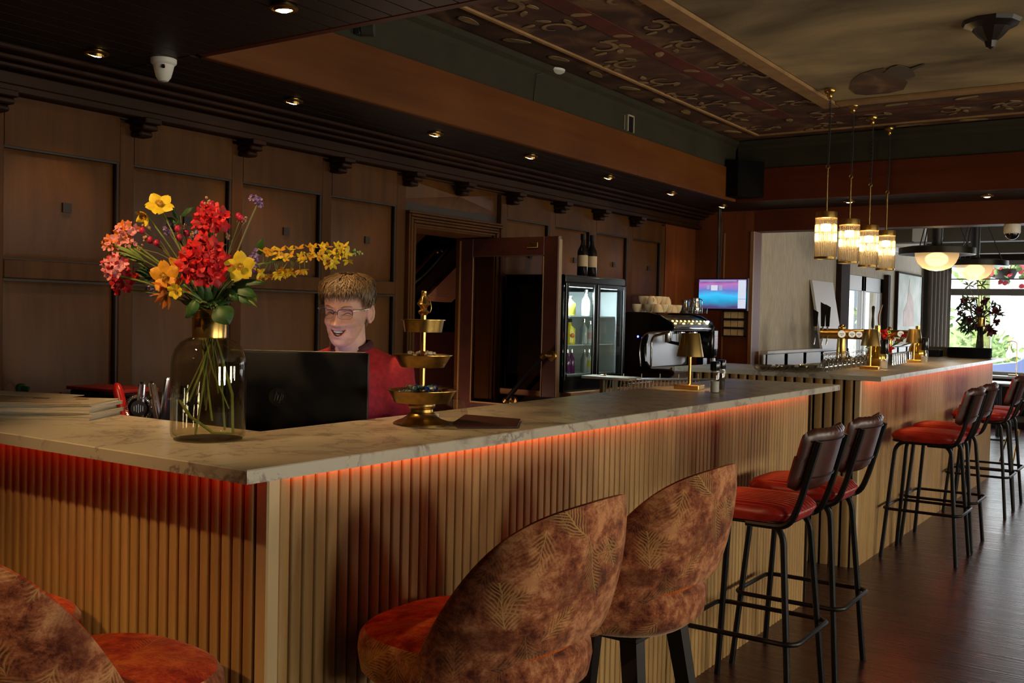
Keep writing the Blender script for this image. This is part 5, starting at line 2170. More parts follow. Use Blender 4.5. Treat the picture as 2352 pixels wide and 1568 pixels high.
tag(o, 'tiny white box beside the brass stand foot', 'box')
# dark brown leaflet, slightly curled
lp = [on_slab(*p_) for p_ in ((1040, 974), (1068, 960), (1196, 966), (1188, 984), (1050, 984))]
mb = MB()
lift = (0.003, 0.010, 0.004, 0.003, 0.002)
ctr = sum(lp, Vector()) / 5
mb.hull([(p_ - ctr) + Vector((0, 0, l_)) for p_, l_ in zip(lp, lift)], [(p_ - ctr) + Vector((0, 0, l_ + 0.0025)) for p_, l_ in zip(lp, lift)])
o = mb.build('leaflet', pbr('brown_leaflet', (0.055, 0.013, 0.006), 0.5, vary=0.5, scale=60), None, 0)
o.location = ctr
tag(o, 'dark red brown leaflet lying flat right of the brass stand', 'leaflet')

# ---- table lamps
def table_lamp(label, px, py, h, scale, rz, power, s=1.0):
    b = on_slab(px, py, h)
    t = thing('table_lamp', label, 'table lamp', b, rz, 'small gold table lamps')
    mb = MB()
    mb.box((0, 0, 0.011), (0.125, 0.100, 0.022), bevel=0.002)
    mb.build('base', BRASS, t, 20)
    mb = MB()
    mb.tube([(0, 0, 0.022), (0, 0, 0.235)], 0.0075, 14)
    mb.lathe([(0.013, 0.015), (0.012, 0.020), (0.008, 0.024)], (0, 0, 0), 16, cap1=False)
    mb.build('pole', BRASS, t, 40)
    mb = MB()
    zb, zt = 0.160, 0.272
    mb.lathe([(0.066, zb), (0.045, zt), (0.043, zt + 0.0025), (0.012, zt + 0.0025), (0.012, zt), (0.0425, zt - 0.002), (0.064, zb)], (0, 0, 0), 48, cap0=False, cap1=False)
    mb.build('lamp_shade', GOLD_SHADE, t, 40)
    mb = MB()
    mb.lathe([(0.010, zt - 0.012), (0.030, zt - 0.014), (0.030, zt - 0.008), (0.010, zt - 0.006)], (0, 0, 0), 24, cap0=False, cap1=False)
    mb.build('led_disc', glow('lamp_disc', (1.0, 0.62, 0.25), 14), t, 40)
    l = bpy.data.lights.new('lamp_glow', 'POINT')
    l.energy = power
    l.color = (1.0, 0.60, 0.24)
    l.shadow_soft_size = 0.022
    lo = bpy.data.objects.new('lamp_glow', l)
    COL.objects.link(lo)
    lo.parent = t
    lo.location = (0.02, -0.012, zt - 0.03)
    return t


table_lamp('small gold table lamp with plain cone shade on the near bar, before the coffee machine', 1583, 893, H1, 1.0, 0.12, 1.2)

# ---- pepper and salt mills on the near bar
def mill(label, px, py, h, mats_fill, hgt=0.148, r=0.022):
    b = on_slab(px, py, h)
    t = thing('spice_mill', label, 'spice mill', b, 0, 'clear spice mills with black caps')
    mb = MB()
    mb.lathe([(r * 0.9, 0.0), (r, 0.006), (r, 0.088), (r * 0.92, 0.098), (r * 0.92, 0.108)], (0, 0, 0), 24, cap0=True, cap1=False)
    mb.build('glass_jar', CLEAR, t, 40)
    mb = MB()
    mb.lathe([(r * 0.86, 0.004), (r * 0.9, 0.010), (r * 0.9, 0.055), (0.001, 0.056)], (0, 0, 0), 20, cap0=True, cap1=False)
    mb.build('spice_fill', mats_fill, t, 40)
    mb = MB()
    mb.lathe([(r * 0.98, 0.104), (r * 1.03, 0.108), (r * 1.03, hgt - 0.006), (r * 0.96, hgt), (0.001, hgt)], (0, 0, 0), 24, cap0=True, cap1=False)
    mb.build('cap', BLACK_GLOSS, t, 40)
    return t


SALT = pbr('salt_fill', (0.62, 0.60, 0.56), 0.8)
PEPPER = pbr('pepper_fill', (0.05, 0.04, 0.035), 0.8, vary=0.9, scale=400)
mill('clear mill with black cap and salt, front one of the pair on the near bar', 1641, 902, H1, SALT)
mill('clear mill with black cap, hind one of the pair on the near bar', 1655, 896, H1, PEPPER)
# ================================================================== back counter, fridge, coffee machine
BC_Z = 1.0
mb = MB()
mb.box((-3.69, 7.24, BC_Z - 0.02), (0.60, 3.2, 0.04), bevel=0.003)
o = mb.build('back_worktop', wood('warm_worktop_wood', (0.34, 0.18, 0.085), (0.46, 0.26, 0.13), 'Y', 14, 0.4), None, 20)
tag(o, 'wooden edged worktop along the panelled wall under the fridge and coffee machine', 'worktop')
mb = MB()
mb.box((-3.70, 7.24, 0.48), (0.56, 3.18, 0.955))
for k in range(5):
    mb.box((-3.415, 5.96 + 0.64 * k, 0.50), (0.012, 0.62, 0.86), bevel=0.003)
o = mb.build('back_cabinet', pbr('blue_grey_front', (0.030, 0.038, 0.040), 0.5), None, 20)
tag(o, 'dark blue grey cabinet under the back worktop', 'cabinet')

# ---- glass door fridge
FX, FY0, FY1, FZ0, FZ1 = -3.45, 5.635, 6.455, BC_Z, 1.765
fr = thing('bottle_fridge', 'black two door glass fridge lit inside, full of bottles', 'fridge', (-3.69, (FY0 + FY1) / 2, FZ0))
fw, fd, fh = FY1 - FY0, 0.46, FZ1 - FZ0
mb = MB()
t_ = 0.02
mb.box((-0.22, 0, fh / 2), (t_, fw, fh))
mb.box((0, -fw / 2 + t_ / 2, fh / 2), (fd - 0.02, t_, fh))
mb.box((0, fw / 2 - t_ / 2, fh / 2), (fd - 0.02, t_, fh))
mb.box((0, 0, fh - 0.03), (fd - 0.02, fw, 0.06))
mb.box((0, 0, 0.05), (fd - 0.02, fw, 0.10))
mb.box((0.236, 0, 0.05), (0.012, fw, 0.10), bevel=0.002)
mb.box((0.236, 0, fh - 0.02), (0.012, fw, 0.04), bevel=0.002)
mb.box((0.0, 0, fh + 0.004), (fd + 0.01, fw + 0.004, 0.008))
mb.build('cabinet', BLACK_GLOSS, fr, 20)
mb = MB()
mb.box((-0.207, 0, fh / 2), (0.004, fw - 0.05, fh - 0.17))
for s in (-1, 1):
    mb.box((-0.01, s * (fw / 2 - 0.0225), fh / 2), (0.40, 0.004, fh - 0.17))
mb.build('liner', pbr('white_liner', (0.60, 0.64, 0.64), 0.4), fr, 0)
for s in (-1, 1):
    d = bpy.data.objects.new('fridge_door', None)
    COL.objects.link(d)
    d.parent = fr
    d.location = (0.238 + (0.006 if s > 0 else 0), s * fw / 4, 0)
    dw = fw / 2 - 0.006
    mb = MB()
    fz0, fz1 = 0.075, fh - 0.045
    for yy in (-dw / 2 + 0.0175, dw / 2 - 0.0175):
        mb.box((0, yy, (fz0 + fz1) / 2), (0.016, 0.035, fz1 - fz0), bevel=0.002)
    for zz in (fz0 + 0.012, fz1 - 0.012):
        mb.box((0, 0, zz), (0.016, dw - 0.07, 0.024), bevel=0.002)
    mb.build('door_frame', BLACK_GLOSS, d, 20)
    mb = MB()
    mb.box((-0.002, 0, (fz0 + fz1) / 2), (0.004, dw - 0.066, fz1 - fz0 - 0.044))
    mb.build('glass_pane', thin_glass('fridge_glass', (0.92, 0.97, 0.96), 1.5, 0.01), d, 0)
    mb = MB()
    for yy in (-dw / 2 + 0.001, dw / 2 - 0.037):
        mb.box((0.009, yy + 0.018 * 0, (fz0 + fz1) / 2), (0.003, 0.003, fz1 - fz0 - 0.01))
    mb.build('edge_strip', STEEL_DULL, d, 0)
for k, z in enumerate((0.105, 0.305, 0.50)):
    mb = MB()
    mb.box((0.0, 0, z), (0.36, fw - 0.06, 0.006))
    mb.build('shelf', pbr('pale_shelf', (0.55, 0.60, 0.60), 0.3), fr, 0)
l = bpy.data.lights.new('fridge_lamp', 'AREA')
l.shape = 'RECTANGLE'
l.size, l.size_y = 0.7, 0.05
l.energy = 24
l.color = (0.82, 0.95, 1.0)
lo = bpy.data.objects.new('fridge_lamp', l)
COL.objects.link(lo)
lo.parent = fr
lo.location = (0.16, 0, fh - 0.065)
lo.rotation_euler = (0, math.radians(-18), PI / 2)
mb = MB()
mb.box((0.19, 0, fh - 0.066), (0.02, fw - 0.08, 0.008))
mb.build('light_tube', glow('fridge_tube', (0.85, 0.95, 1.0), 4), fr, 0)
mb = MB()
mb.tube([(0.245, 0.015, 0.33), (0.250, 0.015, 0.33)], 0.012, 16)
mb.build('lock', STEEL, fr)


def bottle(name, label, loc, h, r, glass, fill=None, label_mat=None, group=None, cap=None, lab_z=(0.25, 0.55), lab_red=None):
    t = thing(name, label, 'bottle', loc, 0, group)
    mb = MB()
    prof = [(r * 0.9, 0.0), (r, 0.006), (r, h * 0.56), (r * 0.9, h * 0.63), (r * 0.45, h * 0.74), (r * 0.36, h * 0.80), (r * 0.36, h * 0.93), (r * 0.42, h * 0.935), (r * 0.42, h * 0.96), (0.001, h * 0.96)]
    mb.lathe(prof, (0, 0, 0), 18, cap0=True, cap1=False)
    mb.build('glass_body', glass, t, 50)
    if cap:
        mb = MB()
        mb.lathe([(r * 0.46, h * 0.86), (r * 0.46, h), (0.001, h)], (0, 0, 0), 14, cap0=False, cap1=False)
        mb.build('cap', cap, t, 40)
    if label_mat:
        mb = MB()
        mb.lathe([(r * 1.015, h * lab_z[0]), (r * 1.015, h * lab_z[1])], (0, 0, 0), 18, cap0=False, cap1=False)
        if lab_red:
            mb.ball((r * 0.93, -r * 0.35, h * (lab_z[0] + lab_z[1]) / 2), (r * 0.2, r * 0.55, h * 0.09), 10, 1)
        mb.build('label', [label_mat, lab_red] if lab_red else label_mat, t, 50)
    return t


G_CLEAR = pbr('clear_liquid', (0.55, 0.60, 0.58), 0.1)
G_YEL = pbr('lime_liquid', (0.48, 0.56, 0.06), 0.12)
G_OLIVE = pbr('olive_liquid', (0.28, 0.26, 0.03), 0.12)
G_YELLOW = pbr('bright_yellow_liquid', (0.75, 0.62, 0.01), 0.2)
G_ORANGE = pbr('orange_label', (0.75, 0.20, 0.04), 0.5)
G_DARK = pbr('dark_bottle_glass', (0.010, 0.009, 0.008), 0.12)
G_GREEN = pbr('bright_green_liquid', (0.01, 0.32, 0.04), 0.15)
G_TEAL = pbr('teal_liquid', (0.06, 0.22, 0.15), 0.15)
G_PURPLE = pbr('purple_liquid', (0.14, 0.015, 0.12), 0.15)
WHITE_LAB = pbr('white_label', (0.60, 0.60, 0.58), 0.6)
CREAM_LAB = pbr('cream_label', (0.58, 0.44, 0.26), 0.6)
PINK_LAB = pbr('pink_label', (0.55, 0.30, 0.30), 0.6)
FB = fr.location


def in_fridge(y, x, z):
    return (FB.x + x, FB.y + y + 0.05, FB.z + z + 0.0035)


FBOT = [
    ('clear bottle with lime green drink on the top fridge shelf, outermost', -0.345, 0.10, 0.50, 0.19, 0.036, G_YEL, WHITE_LAB),
    ('tall clear bottle on the top fridge shelf beside the lime green one', -0.265, 0.05, 0.50, 0.19, 0.030, G_CLEAR, WHITE_LAB),
    ('squat olive yellow bottle on the top fridge shelf', -0.215, 0.13, 0.50, 0.135, 0.040, G_OLIVE, None),
    ('clear bottle with pale label on the top shelf behind the second fridge door', 0.085, 0.08, 0.50, 0.185, 0.032, G_CLEAR, WHITE_LAB),
    ('dark bottle on the middle fridge shelf, outermost', -0.36, 0.10, 0.305, 0.175, 0.030, G_DARK, None),
    ('bottle with orange label on the middle fridge shelf', -0.29, 0.12, 0.305, 0.175, 0.030, G_DARK, G_ORANGE),
    ('bright yellow bottle with orange red mark on the middle fridge shelf', -0.205, 0.12, 0.305, 0.175, 0.044, G_YELLOW, G_YELLOW),
    ('clear bottle on the middle shelf behind the second fridge door', 0.06, 0.08, 0.305, 0.175, 0.028, G_CLEAR, None),
    ('clear bottle with pink label on the middle shelf behind the second fridge door', 0.13, 0.09, 0.305, 0.16, 0.028, G_CLEAR, PINK_LAB),
    ('teal bottle on the lowest fridge shelf, outermost', -0.355, 0.12, 0.105, 0.165, 0.026, G_TEAL, None),
    ('bright green bottle on the lowest fridge shelf', -0.290, 0.12, 0.105, 0.165, 0.028, G_GREEN, None),
    ('purple bottle on the lowest fridge shelf next to the green one', -0.222, 0.12, 0.105, 0.165, 0.026, G_PURPLE, None),
    ('purple bottle on the lowest fridge shelf nearest the door edge', -0.165, 0.12, 0.105, 0.165, 0.026, G_PURPLE, None),
    ('small clear bottle on the lowest shelf behind the second fridge door', 0.04, 0.10, 0.105, 0.16, 0.024, G_CLEAR, None),
    ('small bottle with yellow label on the lowest shelf behind the second fridge door', 0.105, 0.10, 0.105, 0.16, 0.024, G_CLEAR, pbr('yellow_label', (0.55, 0.48, 0.06), 0.6)),
]
for lab, y, x, z, h, r, g, lm in FBOT:
    bottle('drink_bottle', lab, in_fridge(y, x, z), h, r, g, None, lm, 'bottles in the fridge', STEEL if g in (G_CLEAR, G_YEL, G_TEAL, G_GREEN, G_PURPLE) else BLACK, (0.08, 0.62) if g is G_YELLOW else (0.2, 0.5),
           G_ORANGE if g is G_YELLOW else None)
for lab, px in (('dark wine bottle with cream label on the fridge, left one of two', 1338), ('dark wine bottle with cream label on the fridge, right one of two', 1359)):
    p = at(px, 600, 0, -3.55)
    bottle('wine_bottle', lab, (-3.55, p.y, FZ1 + 0.008), 0.295, 0.037, G_DARK, None, CREAM_LAB, 'wine bottles on the fridge', BLACK, (0.24, 0.50))

# ---- espresso machine: side to the camera, front facing the room
EX = -3.46
ey0 = at(1540, 830, 0, EX).y
ey1 = at(1625, 830, 0, EX).y + 0.10
em = thing('espresso_machine', 'black and chrome espresso machine with cups stacked on top', 'coffee machine', (-3.70, (ey0 + ey1) / 2, BC_Z))
mw = ey1 - ey0
MS = 1.16
em.scale = (1, 1, MS)


def side_plate(y, th, mb, mi=0):
    """the curved black side cheek, drawn in its own plane"""
    prof = [(-0.27, 0.05), (-0.27, 0.40), (-0.24, 0.445), (-0.15, 0.470), (0.02, 0.470), (0.14, 0.450), (0.235, 0.405), (0.255, 0.375), (0.245, 0.345), (0.18, 0.335), (0.02, 0.33),
            (0.03, 0.305), (0.005, 0.22), (0.02, 0.13), (0.06, 0.085), (0.22, 0.075), (0.265, 0.05), (0.20, 0.0), (-0.20, 0.0)]
    mb.hull([(x, y, z) for x, z in prof], [(x, y + th, z) for x, z in prof], mi)


mb = MB()
side_plate(-mw / 2, 0.03, mb)
mb.build('side_cheek', BLACK_GLOSS, em, 30)
mb = MB()
side_plate(mw / 2 - 0.03, 0.03, mb)
mb.build('side_cheek', BLACK_GLOSS, em, 30)
mb = MB()
mb.box((-0.13, 0, 0.25), (0.26, mw - 0.06, 0.40))
mb.build('body', BLACK_GLOSS, em, 0)
mb = MB()
mb.box((0.012, 0, 0.205), (0.010, mw - 0.06, 0.23), bevel=0.002)
mb.build('backsplash', pbr('satin_steel', (0.62, 0.62, 0.64), 0.35, 0.8), em, 0)
mb = MB()
prof = [(-0.20, 0.455), (0.06, 0.455), (0.17, 0.425), (0.235, 0.385), (0.23, 0.345), (-0.20, 0.335)]
mb.hull([(x, -mw / 2 + 0.03, z) for x, z in prof], [(x, mw / 2 - 0.03, z) for x, z in prof])
mb.build('upper_panel', pbr('dark_panel', (0.030, 0.032, 0.036), 0.3), em, 20)
mb = MB()
for k in range(9):
    yy = -mw / 2 + 0.10 + (mw - 0.2) * k / 8
    mb.box((0.203, yy, 0.413), (0.012, 0.022, 0.008), rot=Matrix.Rotation(0.55, 4, 'Y'))
    if k % 2 == 0:
        mb.box((0.222, yy + 0.01, 0.395), (0.012, 0.034, 0.010), rot=Matrix.Rotation(0.55, 4, 'Y'))
mb.build('button', glow('machine_button', (1.0, 0.72, 0.30), 2.0), em, 0)
mb = MB()
mb.box((0.216, mw / 2 - 0.075, 0.402), (0.012, 0.05, 0.034), rot=Matrix.Rotation(0.55, 4, 'Y'))
mb.build('display', glow('machine_display', (0.62, 0.75, 1.0), 2.0), em, 0)
mb = MB()
mb.box((0.238, 0, 0.362), (0.016, mw - 0.02, 0.020), bevel=0.004)
mb.tube(bend([(-0.02, -mw / 2 - 0.006, 0.095), (-0.035, -mw / 2 - 0.006, 0.22), (0.0, -mw / 2 - 0.006, 0.325), (0.235, -mw / 2 - 0.006, 0.345)], 0.09, 8), 0.006, 8)
mb.tube(bend([(0.06, -mw / 2 + 0.02, 0.09), (0.06, -mw / 2 + 0.02, 0.30), (0.22, -mw / 2 + 0.02, 0.34)], 0.04, 6), 0.009, 8)
mb.build('chrome_trim', STEEL, em, 50)
for k in range(3):
    yy = -mw / 2 + 0.16 + (mw - 0.32) * k / 2
    mb = MB()
    mb.lathe([(0.030, 0.262), (0.034, 0.275), (0.034, 0.335), (0.001, 0.335)], (0.13, yy, 0), 18, cap0=True)
    g = mb.build('group_head', STEEL, em, 40)
    mb = MB()
    mb.tube([(0.14, yy, 0.268), (0.27, yy, 0.250)], [0.010, 0.013], 10)
    mb.build('portafilter', BLACK, g, 40)
mb = MB()
prof = [(-0.05, 0.085), (0.24, 0.085), (0.265, 0.06), (0.22, 0.0), (-0.05, 0.0)]
mb.hull([(x, -mw / 2 + 0.03, z) for x, z in prof], [(x, mw / 2 - 0.03, z) for x, z in prof])
mb.build('drip_tray', STEEL_DULL, em, 20)
mb = MB()
for yy in (-mw / 2 + 0.0, mw / 2):
    mb.tube([(0.245, yy, 0.088), (0.262, yy, 0.088)], 0.011, 12)
mb.build('brass_knob', BRASS, em, 40)
mb = MB()
mb.ball((-0.05, -mw / 2 - 0.004, 0.30), 0.008, 8)
mb.build('blue_lamp', glow('blue_lamp', (0.1, 0.15, 1.0), 8), em)

cup_rnd = random.Random(9)


def make_cup():
    t = thing('coffee_cup', 'cream coffee cup lying on the espresso machine', 'cup', (0, 0, 0), 0, 'cups on the espresso machine')
    mb = MB()
    mb.lathe([(0.021, 0.0), (0.023, 0.004), (0.034, 0.022), (0.040, 0.048), (0.041, 0.064), (0.0385, 0.064), (0.037, 0.048), (0.031, 0.024), (0.001, 0.008)], (0, 0, 0), 22, cap0=True, cap1=False)
    mb.build('bowl', CERAMIC, t, 50)
    mb = MB()
    mb.tube([Vector((0.033 + 0.016 * math.sin(PI * k / 8), 0, 0.046 - 0.028 * k / 8)) for k in range(9)], 0.0038, 7)
    mb.build('handle', CERAMIC, t, 60)
    return t


c0 = None
CUPS = [(1467, 706), (1478, 722), (1488, 706), (1499, 719), (1512, 706), (1524, 711), (1468, 690 + 26), (1535, 708)]
top = BC_Z + 0.470 * MS + 0.001
ce = Vector((-3.70, 0, top))
cups = []
for row, (n, z, x0) in enumerate(((5, 0.0, -0.10), (5, 0.0, -0.005), (5, 0.0, 0.09), (4, 0.065, -0.06), (4, 0.065, 0.035))):
    for k in range(n):
        yy = ey0 + 0.06 + 0.088 * k + (0.04 if row % 2 else 0)
        cups.append((-3.70 + x0, yy, top + z))
for k, (x, y, z) in enumerate(cups):
    lab = 'cream coffee cup on the espresso machine, %s' % ('in the upper layer of the stack' if z > top + 0.01 else 'in the lower layer of the stack')
    grp = 'cups on the espresso machine, ' + ('upper layer' if z > top + 0.01 else 'lower layer')
    if c0 is None:
        c0 = make_cup()
        cc = c0
        cc.location = (x, y, z + 0.0)
        cc['label'] = lab
    else:
        cc = copy_tree(c0, None, lab, (x, y, z))
    cc['group'] = grp
    if k % 3 == 1:
        cc.rotation_euler = (PI, 0, cup_rnd.uniform(0, 6))
        cc.location.z += 0.064
    else:
        cc.rotation_euler = (0, 0, cup_rnd.uniform(0, 6))
# small glasses and two steel milk jugs on the machine
for k in range(7):
    mb = MB()
    mb.lathe([(0.022, 0.0), (0.026, 0.055), (0.0245, 0.055), (0.021, 0.003), (0.001, 0.003)], (0, 0, 0), 16, cap0=True, cap1=False)
    o = mb.build('small_glass', CLEAR, None, 50)
    o.location = (-3.56 - 0.06 * (k % 2), ey0 + 0.56 + 0.05 * k, top)
    tag(o, 'small clear glass among the cups on the espresso machine', 'glass', 'small glasses on the espresso machine')
for lab, px, py, x, s in (('larger steel milk jug on the espresso machine, before the television', 1596, 728, -3.60, 1.15), ('smaller steel milk jug behind the larger one on the espresso machine', 1574, 716, -3.70, 1.0)):
    p = at(px, py, 0, x)
    t = thing('milk_jug', lab, 'jug', (x, p.y, top), -0.4, 'steel milk jugs')
    mb = MB()
    mb.lathe([(0.040 * s, 0.0), (0.044 * s, 0.01), (0.044 * s, 0.05 * s), (0.034 * s, 0.09 * s), (0.038 * s, 0.115 * s), (0.036 * s, 0.115 * s), (0.032 * s, 0.09 * s), (0.041 * s, 0.05 * s), (0.001, 0.006)], (0, 0, 0), 26, cap0=True, cap1=False)
    mb.build('jug_body', STEEL, t, 50)
    mb = MB()
    mb.tube(bend([(0.036 * s, 0.0, 0.105 * s), (0.075 * s, 0.0, 0.105 * s), (0.068 * s, 0.0, 0.03 * s), (0.044 * s, 0.0, 0.03 * s)], 0.02, 4), 0.004, 7)
    mb.build('handle', STEEL, t, 60)

# ---- coffee grinder beside it
gp = at(1633, 850, 0, -3.52)
gt = thing('coffee_grinder', 'tall black coffee grinder standing beyond the espresso machine', 'grinder', (-3.58, gp.y + 0.05, BC_Z))
mb = MB()
mb.box((0, 0, 0.29), (0.15, 0.13, 0.26), bevel=0.025, seg=3)
mb.box((-0.02, 0, 0.05), (0.18, 0.13, 0.10), bevel=0.015, seg=2)
mb.box((-0.05, 0, 0.14), (0.06, 0.08, 0.18))
mb.build('body', BLACK_GLOSS, gt, 40)
mb = MB()
mb.box((0.077, 0, 0.32), (0.004, 0.075, 0.16), bevel=0.001)
for r_ in range(4):
    for c_ in range(3):
        mb.box((0.080, -0.022 + 0.022 * c_, 0.275 + 0.026 * r_), (0.003, 0.014, 0.014), mi=1)
mb.build('control_panel', [pbr('panel_grey', (0.10, 0.11, 0.14), 0.3), glow('panel_keys', (0.8, 0.6, 0.7), 0.6)], gt, 0)
mb = MB()
mb.tube([(0.045, 0, 0.16), (0.050, 0, 0.08)], [0.026, 0.030], 18)
mb.tube([(0.05, 0, 0.08), (0.05, 0, 0.005)], [0.030, 0.034], 18)
mb.build('dosing_cup', STEEL, gt, 40)
mb = MB()
mb.ball((-3.72, gp.y + 0.32, BC_Z + 0.05), (0.12, 0.16, 0.05), 14)
o = mb.build('dark_cloth', pbr('dark_cloth', (0.015, 0.012, 0.012), 0.9), None, 60)
tag(o, 'dark folded cloth lying on the back worktop beyond the grinder', 'cloth')
# steel rails of the cup tray before the machine
mb = MB()
for k in range(7):
    y = FY1 + 0.05 + 0.055 * k
    mb.tube([(-3.86, y, BC_Z + 0.02), (-3.42, y, BC_Z + 0.02)], 0.006, 8)
for x in (-3.86, -3.42):
    mb.tube([(x, FY1 + 0.03, BC_Z + 0.02), (x, FY1 + 0.40, BC_Z + 0.02)], 0.007, 8)
    for y in (FY1 + 0.05, FY1 + 0.38):
        mb.tube([(x, y, BC_Z), (x, y, BC_Z + 0.02)], 0.006, 8)
o = mb.build('draining_grid', STEEL, None, 50)
tag(o, 'steel draining grid on the back worktop between fridge and espresso machine', 'draining grid')

# ---- television on a pole from the soffit
tvc = at(1659, 675, 1, 8.42)
tv = thing('television', 'small flat television hanging on a black pole, blue stage picture on screen', 'television', tvc, 0)
n = (EYE - tvc)
n.z = 0
n.normalize()
q = Matrix.Rotation(math.radians(-25), 3, 'Z') @ n
ru = Vector((-q.y, q.x, 0))
w2, h2 = 0.235, 0.138


def tvp(a, b, c=0.0):
    return ru * a + Vector((0, 0, 1)) * b + q * c


mb = MB()
mb.hull([tvp(-w2, -h2 - 0.008), tvp(w2, -h2 - 0.008), tvp(w2, h2), tvp(-w2, h2)], [tvp(-w2, -h2 - 0.008, -0.035), tvp(w2, -h2 - 0.008, -0.035), tvp(w2, h2, -0.035), tvp(-w2, h2, -0.035)])
mb.build('housing', BLACK, tv, 0)


def tv_mat():
    m = bpy.data.materials.new('stage_picture')
    m.use_nodes = True
    nt, N, L = nodes_of(m)
    N.remove(N['Principled BSDF'])
    tc = N.new('ShaderNodeTexCoord')
    sp = N.new('ShaderNodeSeparateXYZ')
    L.new(tc.outputs['UV'], sp.inputs[0])
    r = N.new('ShaderNodeValToRGB')
    e = r.color_ramp.elements
    e[0].position, e[1].position = 0.05, 0.95
    e[0].color, e[1].color = (0.05, 0.035, 0.10, 1), (0.10, 0.05, 0.16, 1)
    for p_, c_ in ((0.25, (0.015, 0.20, 0.36)), (0.45, (0.03, 0.32, 0.55)), (0.62, (0.07, 0.12, 0.34)), (0.82, (0.30, 0.10, 0.28))):
        k = e.new(p_)
        k.color = (*c_, 1)
    nz = N.new('ShaderNodeTexNoise')
    nz.inputs['Scale'].default_value = 3.0
    L.new(tc.outputs['UV'], nz.inputs['Vector'])
    ad = N.new('ShaderNodeMath')
    ad.operation = 'MULTIPLY_ADD'
    ad.inputs[1].default_value = 0.25
    L.new(nz.outputs['Fac'], ad.inputs[0])
    sb = N.new('ShaderNodeMath')
    sb.operation = 'SUBTRACT'
    sb.inputs[1].default_value = 0.125
    L.new(sp.outputs['Y'], sb.inputs[0])
    L.new(sb.outputs[0], ad.inputs[2])
    L.new(ad.outputs[0], r.inputs[0])
    em_ = N.new('ShaderNodeEmission')
    em_.inputs[1].default_value = 2.2
    L.new(r.outputs[0], em_.inputs[0])
    L.new(em_.outputs[0], N['Material Output'].inputs[0])
    return m


mb = MB()
uvl = mb.bm.loops.layers.uv.new('UVMap')
sw, sh = w2 - 0.008, h2 - 0.008
f = mb.quad(tvp(-sw, -sh, 0.002), tvp(sw, -sh, 0.002), tvp(sw, sh, 0.002), tvp(-sw, sh, 0.002))
for l_, uvc in zip(f.loops, ((0, 0), (1, 0), (1, 1), (0, 1))):
    l_[uvl].uv = uvc
# the picture: a bright stage front, side panels in white
def scr(u0, u1, v0, v1, mi):
    g = mb.quad(tvp(-sw + 2 * sw * u0, -sh + 2 * sh * v0, 0.003), tvp(-sw + 2 * sw * u1, -sh + 2 * sh * v0, 0.003), tvp(-sw + 2 * sw * u1, -sh + 2 * sh * v1, 0.003), tvp(-sw + 2 * sw * u0, -sh + 2 * sh * v1, 0.003), mi)


scr(0.83, 0.99, 0.34, 0.97, 1)
scr(0.83, 0.99, 0.02, 0.325, 1)
scr(0.26, 0.40, 0.62, 0.80, 1)
scr(0.17, 0.23, 0.66, 0.80, 2)
scr(0.43, 0.50, 0.62, 0.80, 2)
scr(0.02, 0.80, 0.93, 0.97, 2)
mb.build('screen', [tv_mat(), glow('screen_white', (0.80, 0.85, 1.0), 1.0), glow('screen_pale', (0.45, 0.50, 0.75), 0.9)], tv, 0, recalc=False)
mb = MB()
pt = at(1650, 545, 1, tvc.y + 0.02)
px_ = pt.x - tvc.x
mb.tube([(px_, 0.03, h2 - 0.05), (px_, 0.03, SOFFIT_Z - tvc.z)], 0.013, 12)
mb.tube([(px_ + 0.015, 0.03, h2 + 0.02), (px_ + 0.030, 0.03, 0.55), (px_ + 0.012, 0.03, SOFFIT_Z - tvc.z)], 0.004, 6)
mb.box((px_, 0.03, h2 - 0.06), (0.10, 0.03, 0.10))
mb.build('pole', BLACK, tv, 40)
# framed rack of paper slips on the end wall
p0, p1 = at(1661, 713, 1, Y_END - 0.02), at(1712, 774, 1, Y_END - 0.02)
t = thing('card_rack', 'dark framed rack of cream cards on the end wall under the television', 'card rack', ((p0.x + p1.x) / 2, Y_END - 0.017, (p0.z + p1.z) / 2))
w_, h_ = p1.x - p0.x, p0.z - p1.z
mb = MB()
for s in (-1, 1):
    mb.box((s * (w_ / 2 - 0.006), 0, 0), (0.012, 0.034, h_))
    mb.box((0, 0, s * (h_ / 2 - 0.006)), (w_, 0.034, 0.012))
mb.box((0, 0.012, 0), (w_, 0.006, h_))
for k in (-1, 1):
    mb.box((0, -0.004, k * h_ / 6), (w_ - 0.02, 0.022, 0.008))
mb.build('frame', DARK_WOOD, t, 0)
for r_ in range(3):
    for c_ in range(3):
        mb = MB()
        mb.box((-w_ / 3.2 + c_ * w_ / 3.2, 0.0, -h_ / 3 + r_ * h_ / 3), (w_ / 3.5, 0.012, h_ / 3 - 0.022))
        mb.build('card', pbr('cream_card', (0.56, 0.42, 0.22), 0.7, vary=0.15, scale=20), t, 0)

# ---- wire rack between the two bars
ra, rb = Vector((-3.28, 6.02, 0)), Vector((-2.40, 6.05, 0))
t = thing('wire_rack', 'steel wire rack standing between the two bars behind the table lamp', 'rack', (-2.84, 6.03, 0))
o_ = Vector((-2.84, 6.03, 0))
mb = MB()
for z0, z1 in ((1.085, 1.125), (0.72, 0.72)):
    for dy in (0.0, -0.16):
        mb.tube([ra - o_ + Vector((0, dy, z0)), rb - o_ + Vector((0, dy, z1))], 0.0055, 8)
for z_ in (0.90, 0.98):
    mb.tube([ra - o_ + Vector((0, -0.16, z_)), rb - o_ + Vector((0, -0.16, z_ + 0.02))], 0.003, 6)
for xx in (ra, rb):
    mb.tube([xx - o_ + Vector((0, 0, 1.09)), xx - o_ + Vector((0, -0.16, 1.09))], 0.0055, 8)
mb.build('rail', STEEL_DULL, t, 50)
mb = MB()
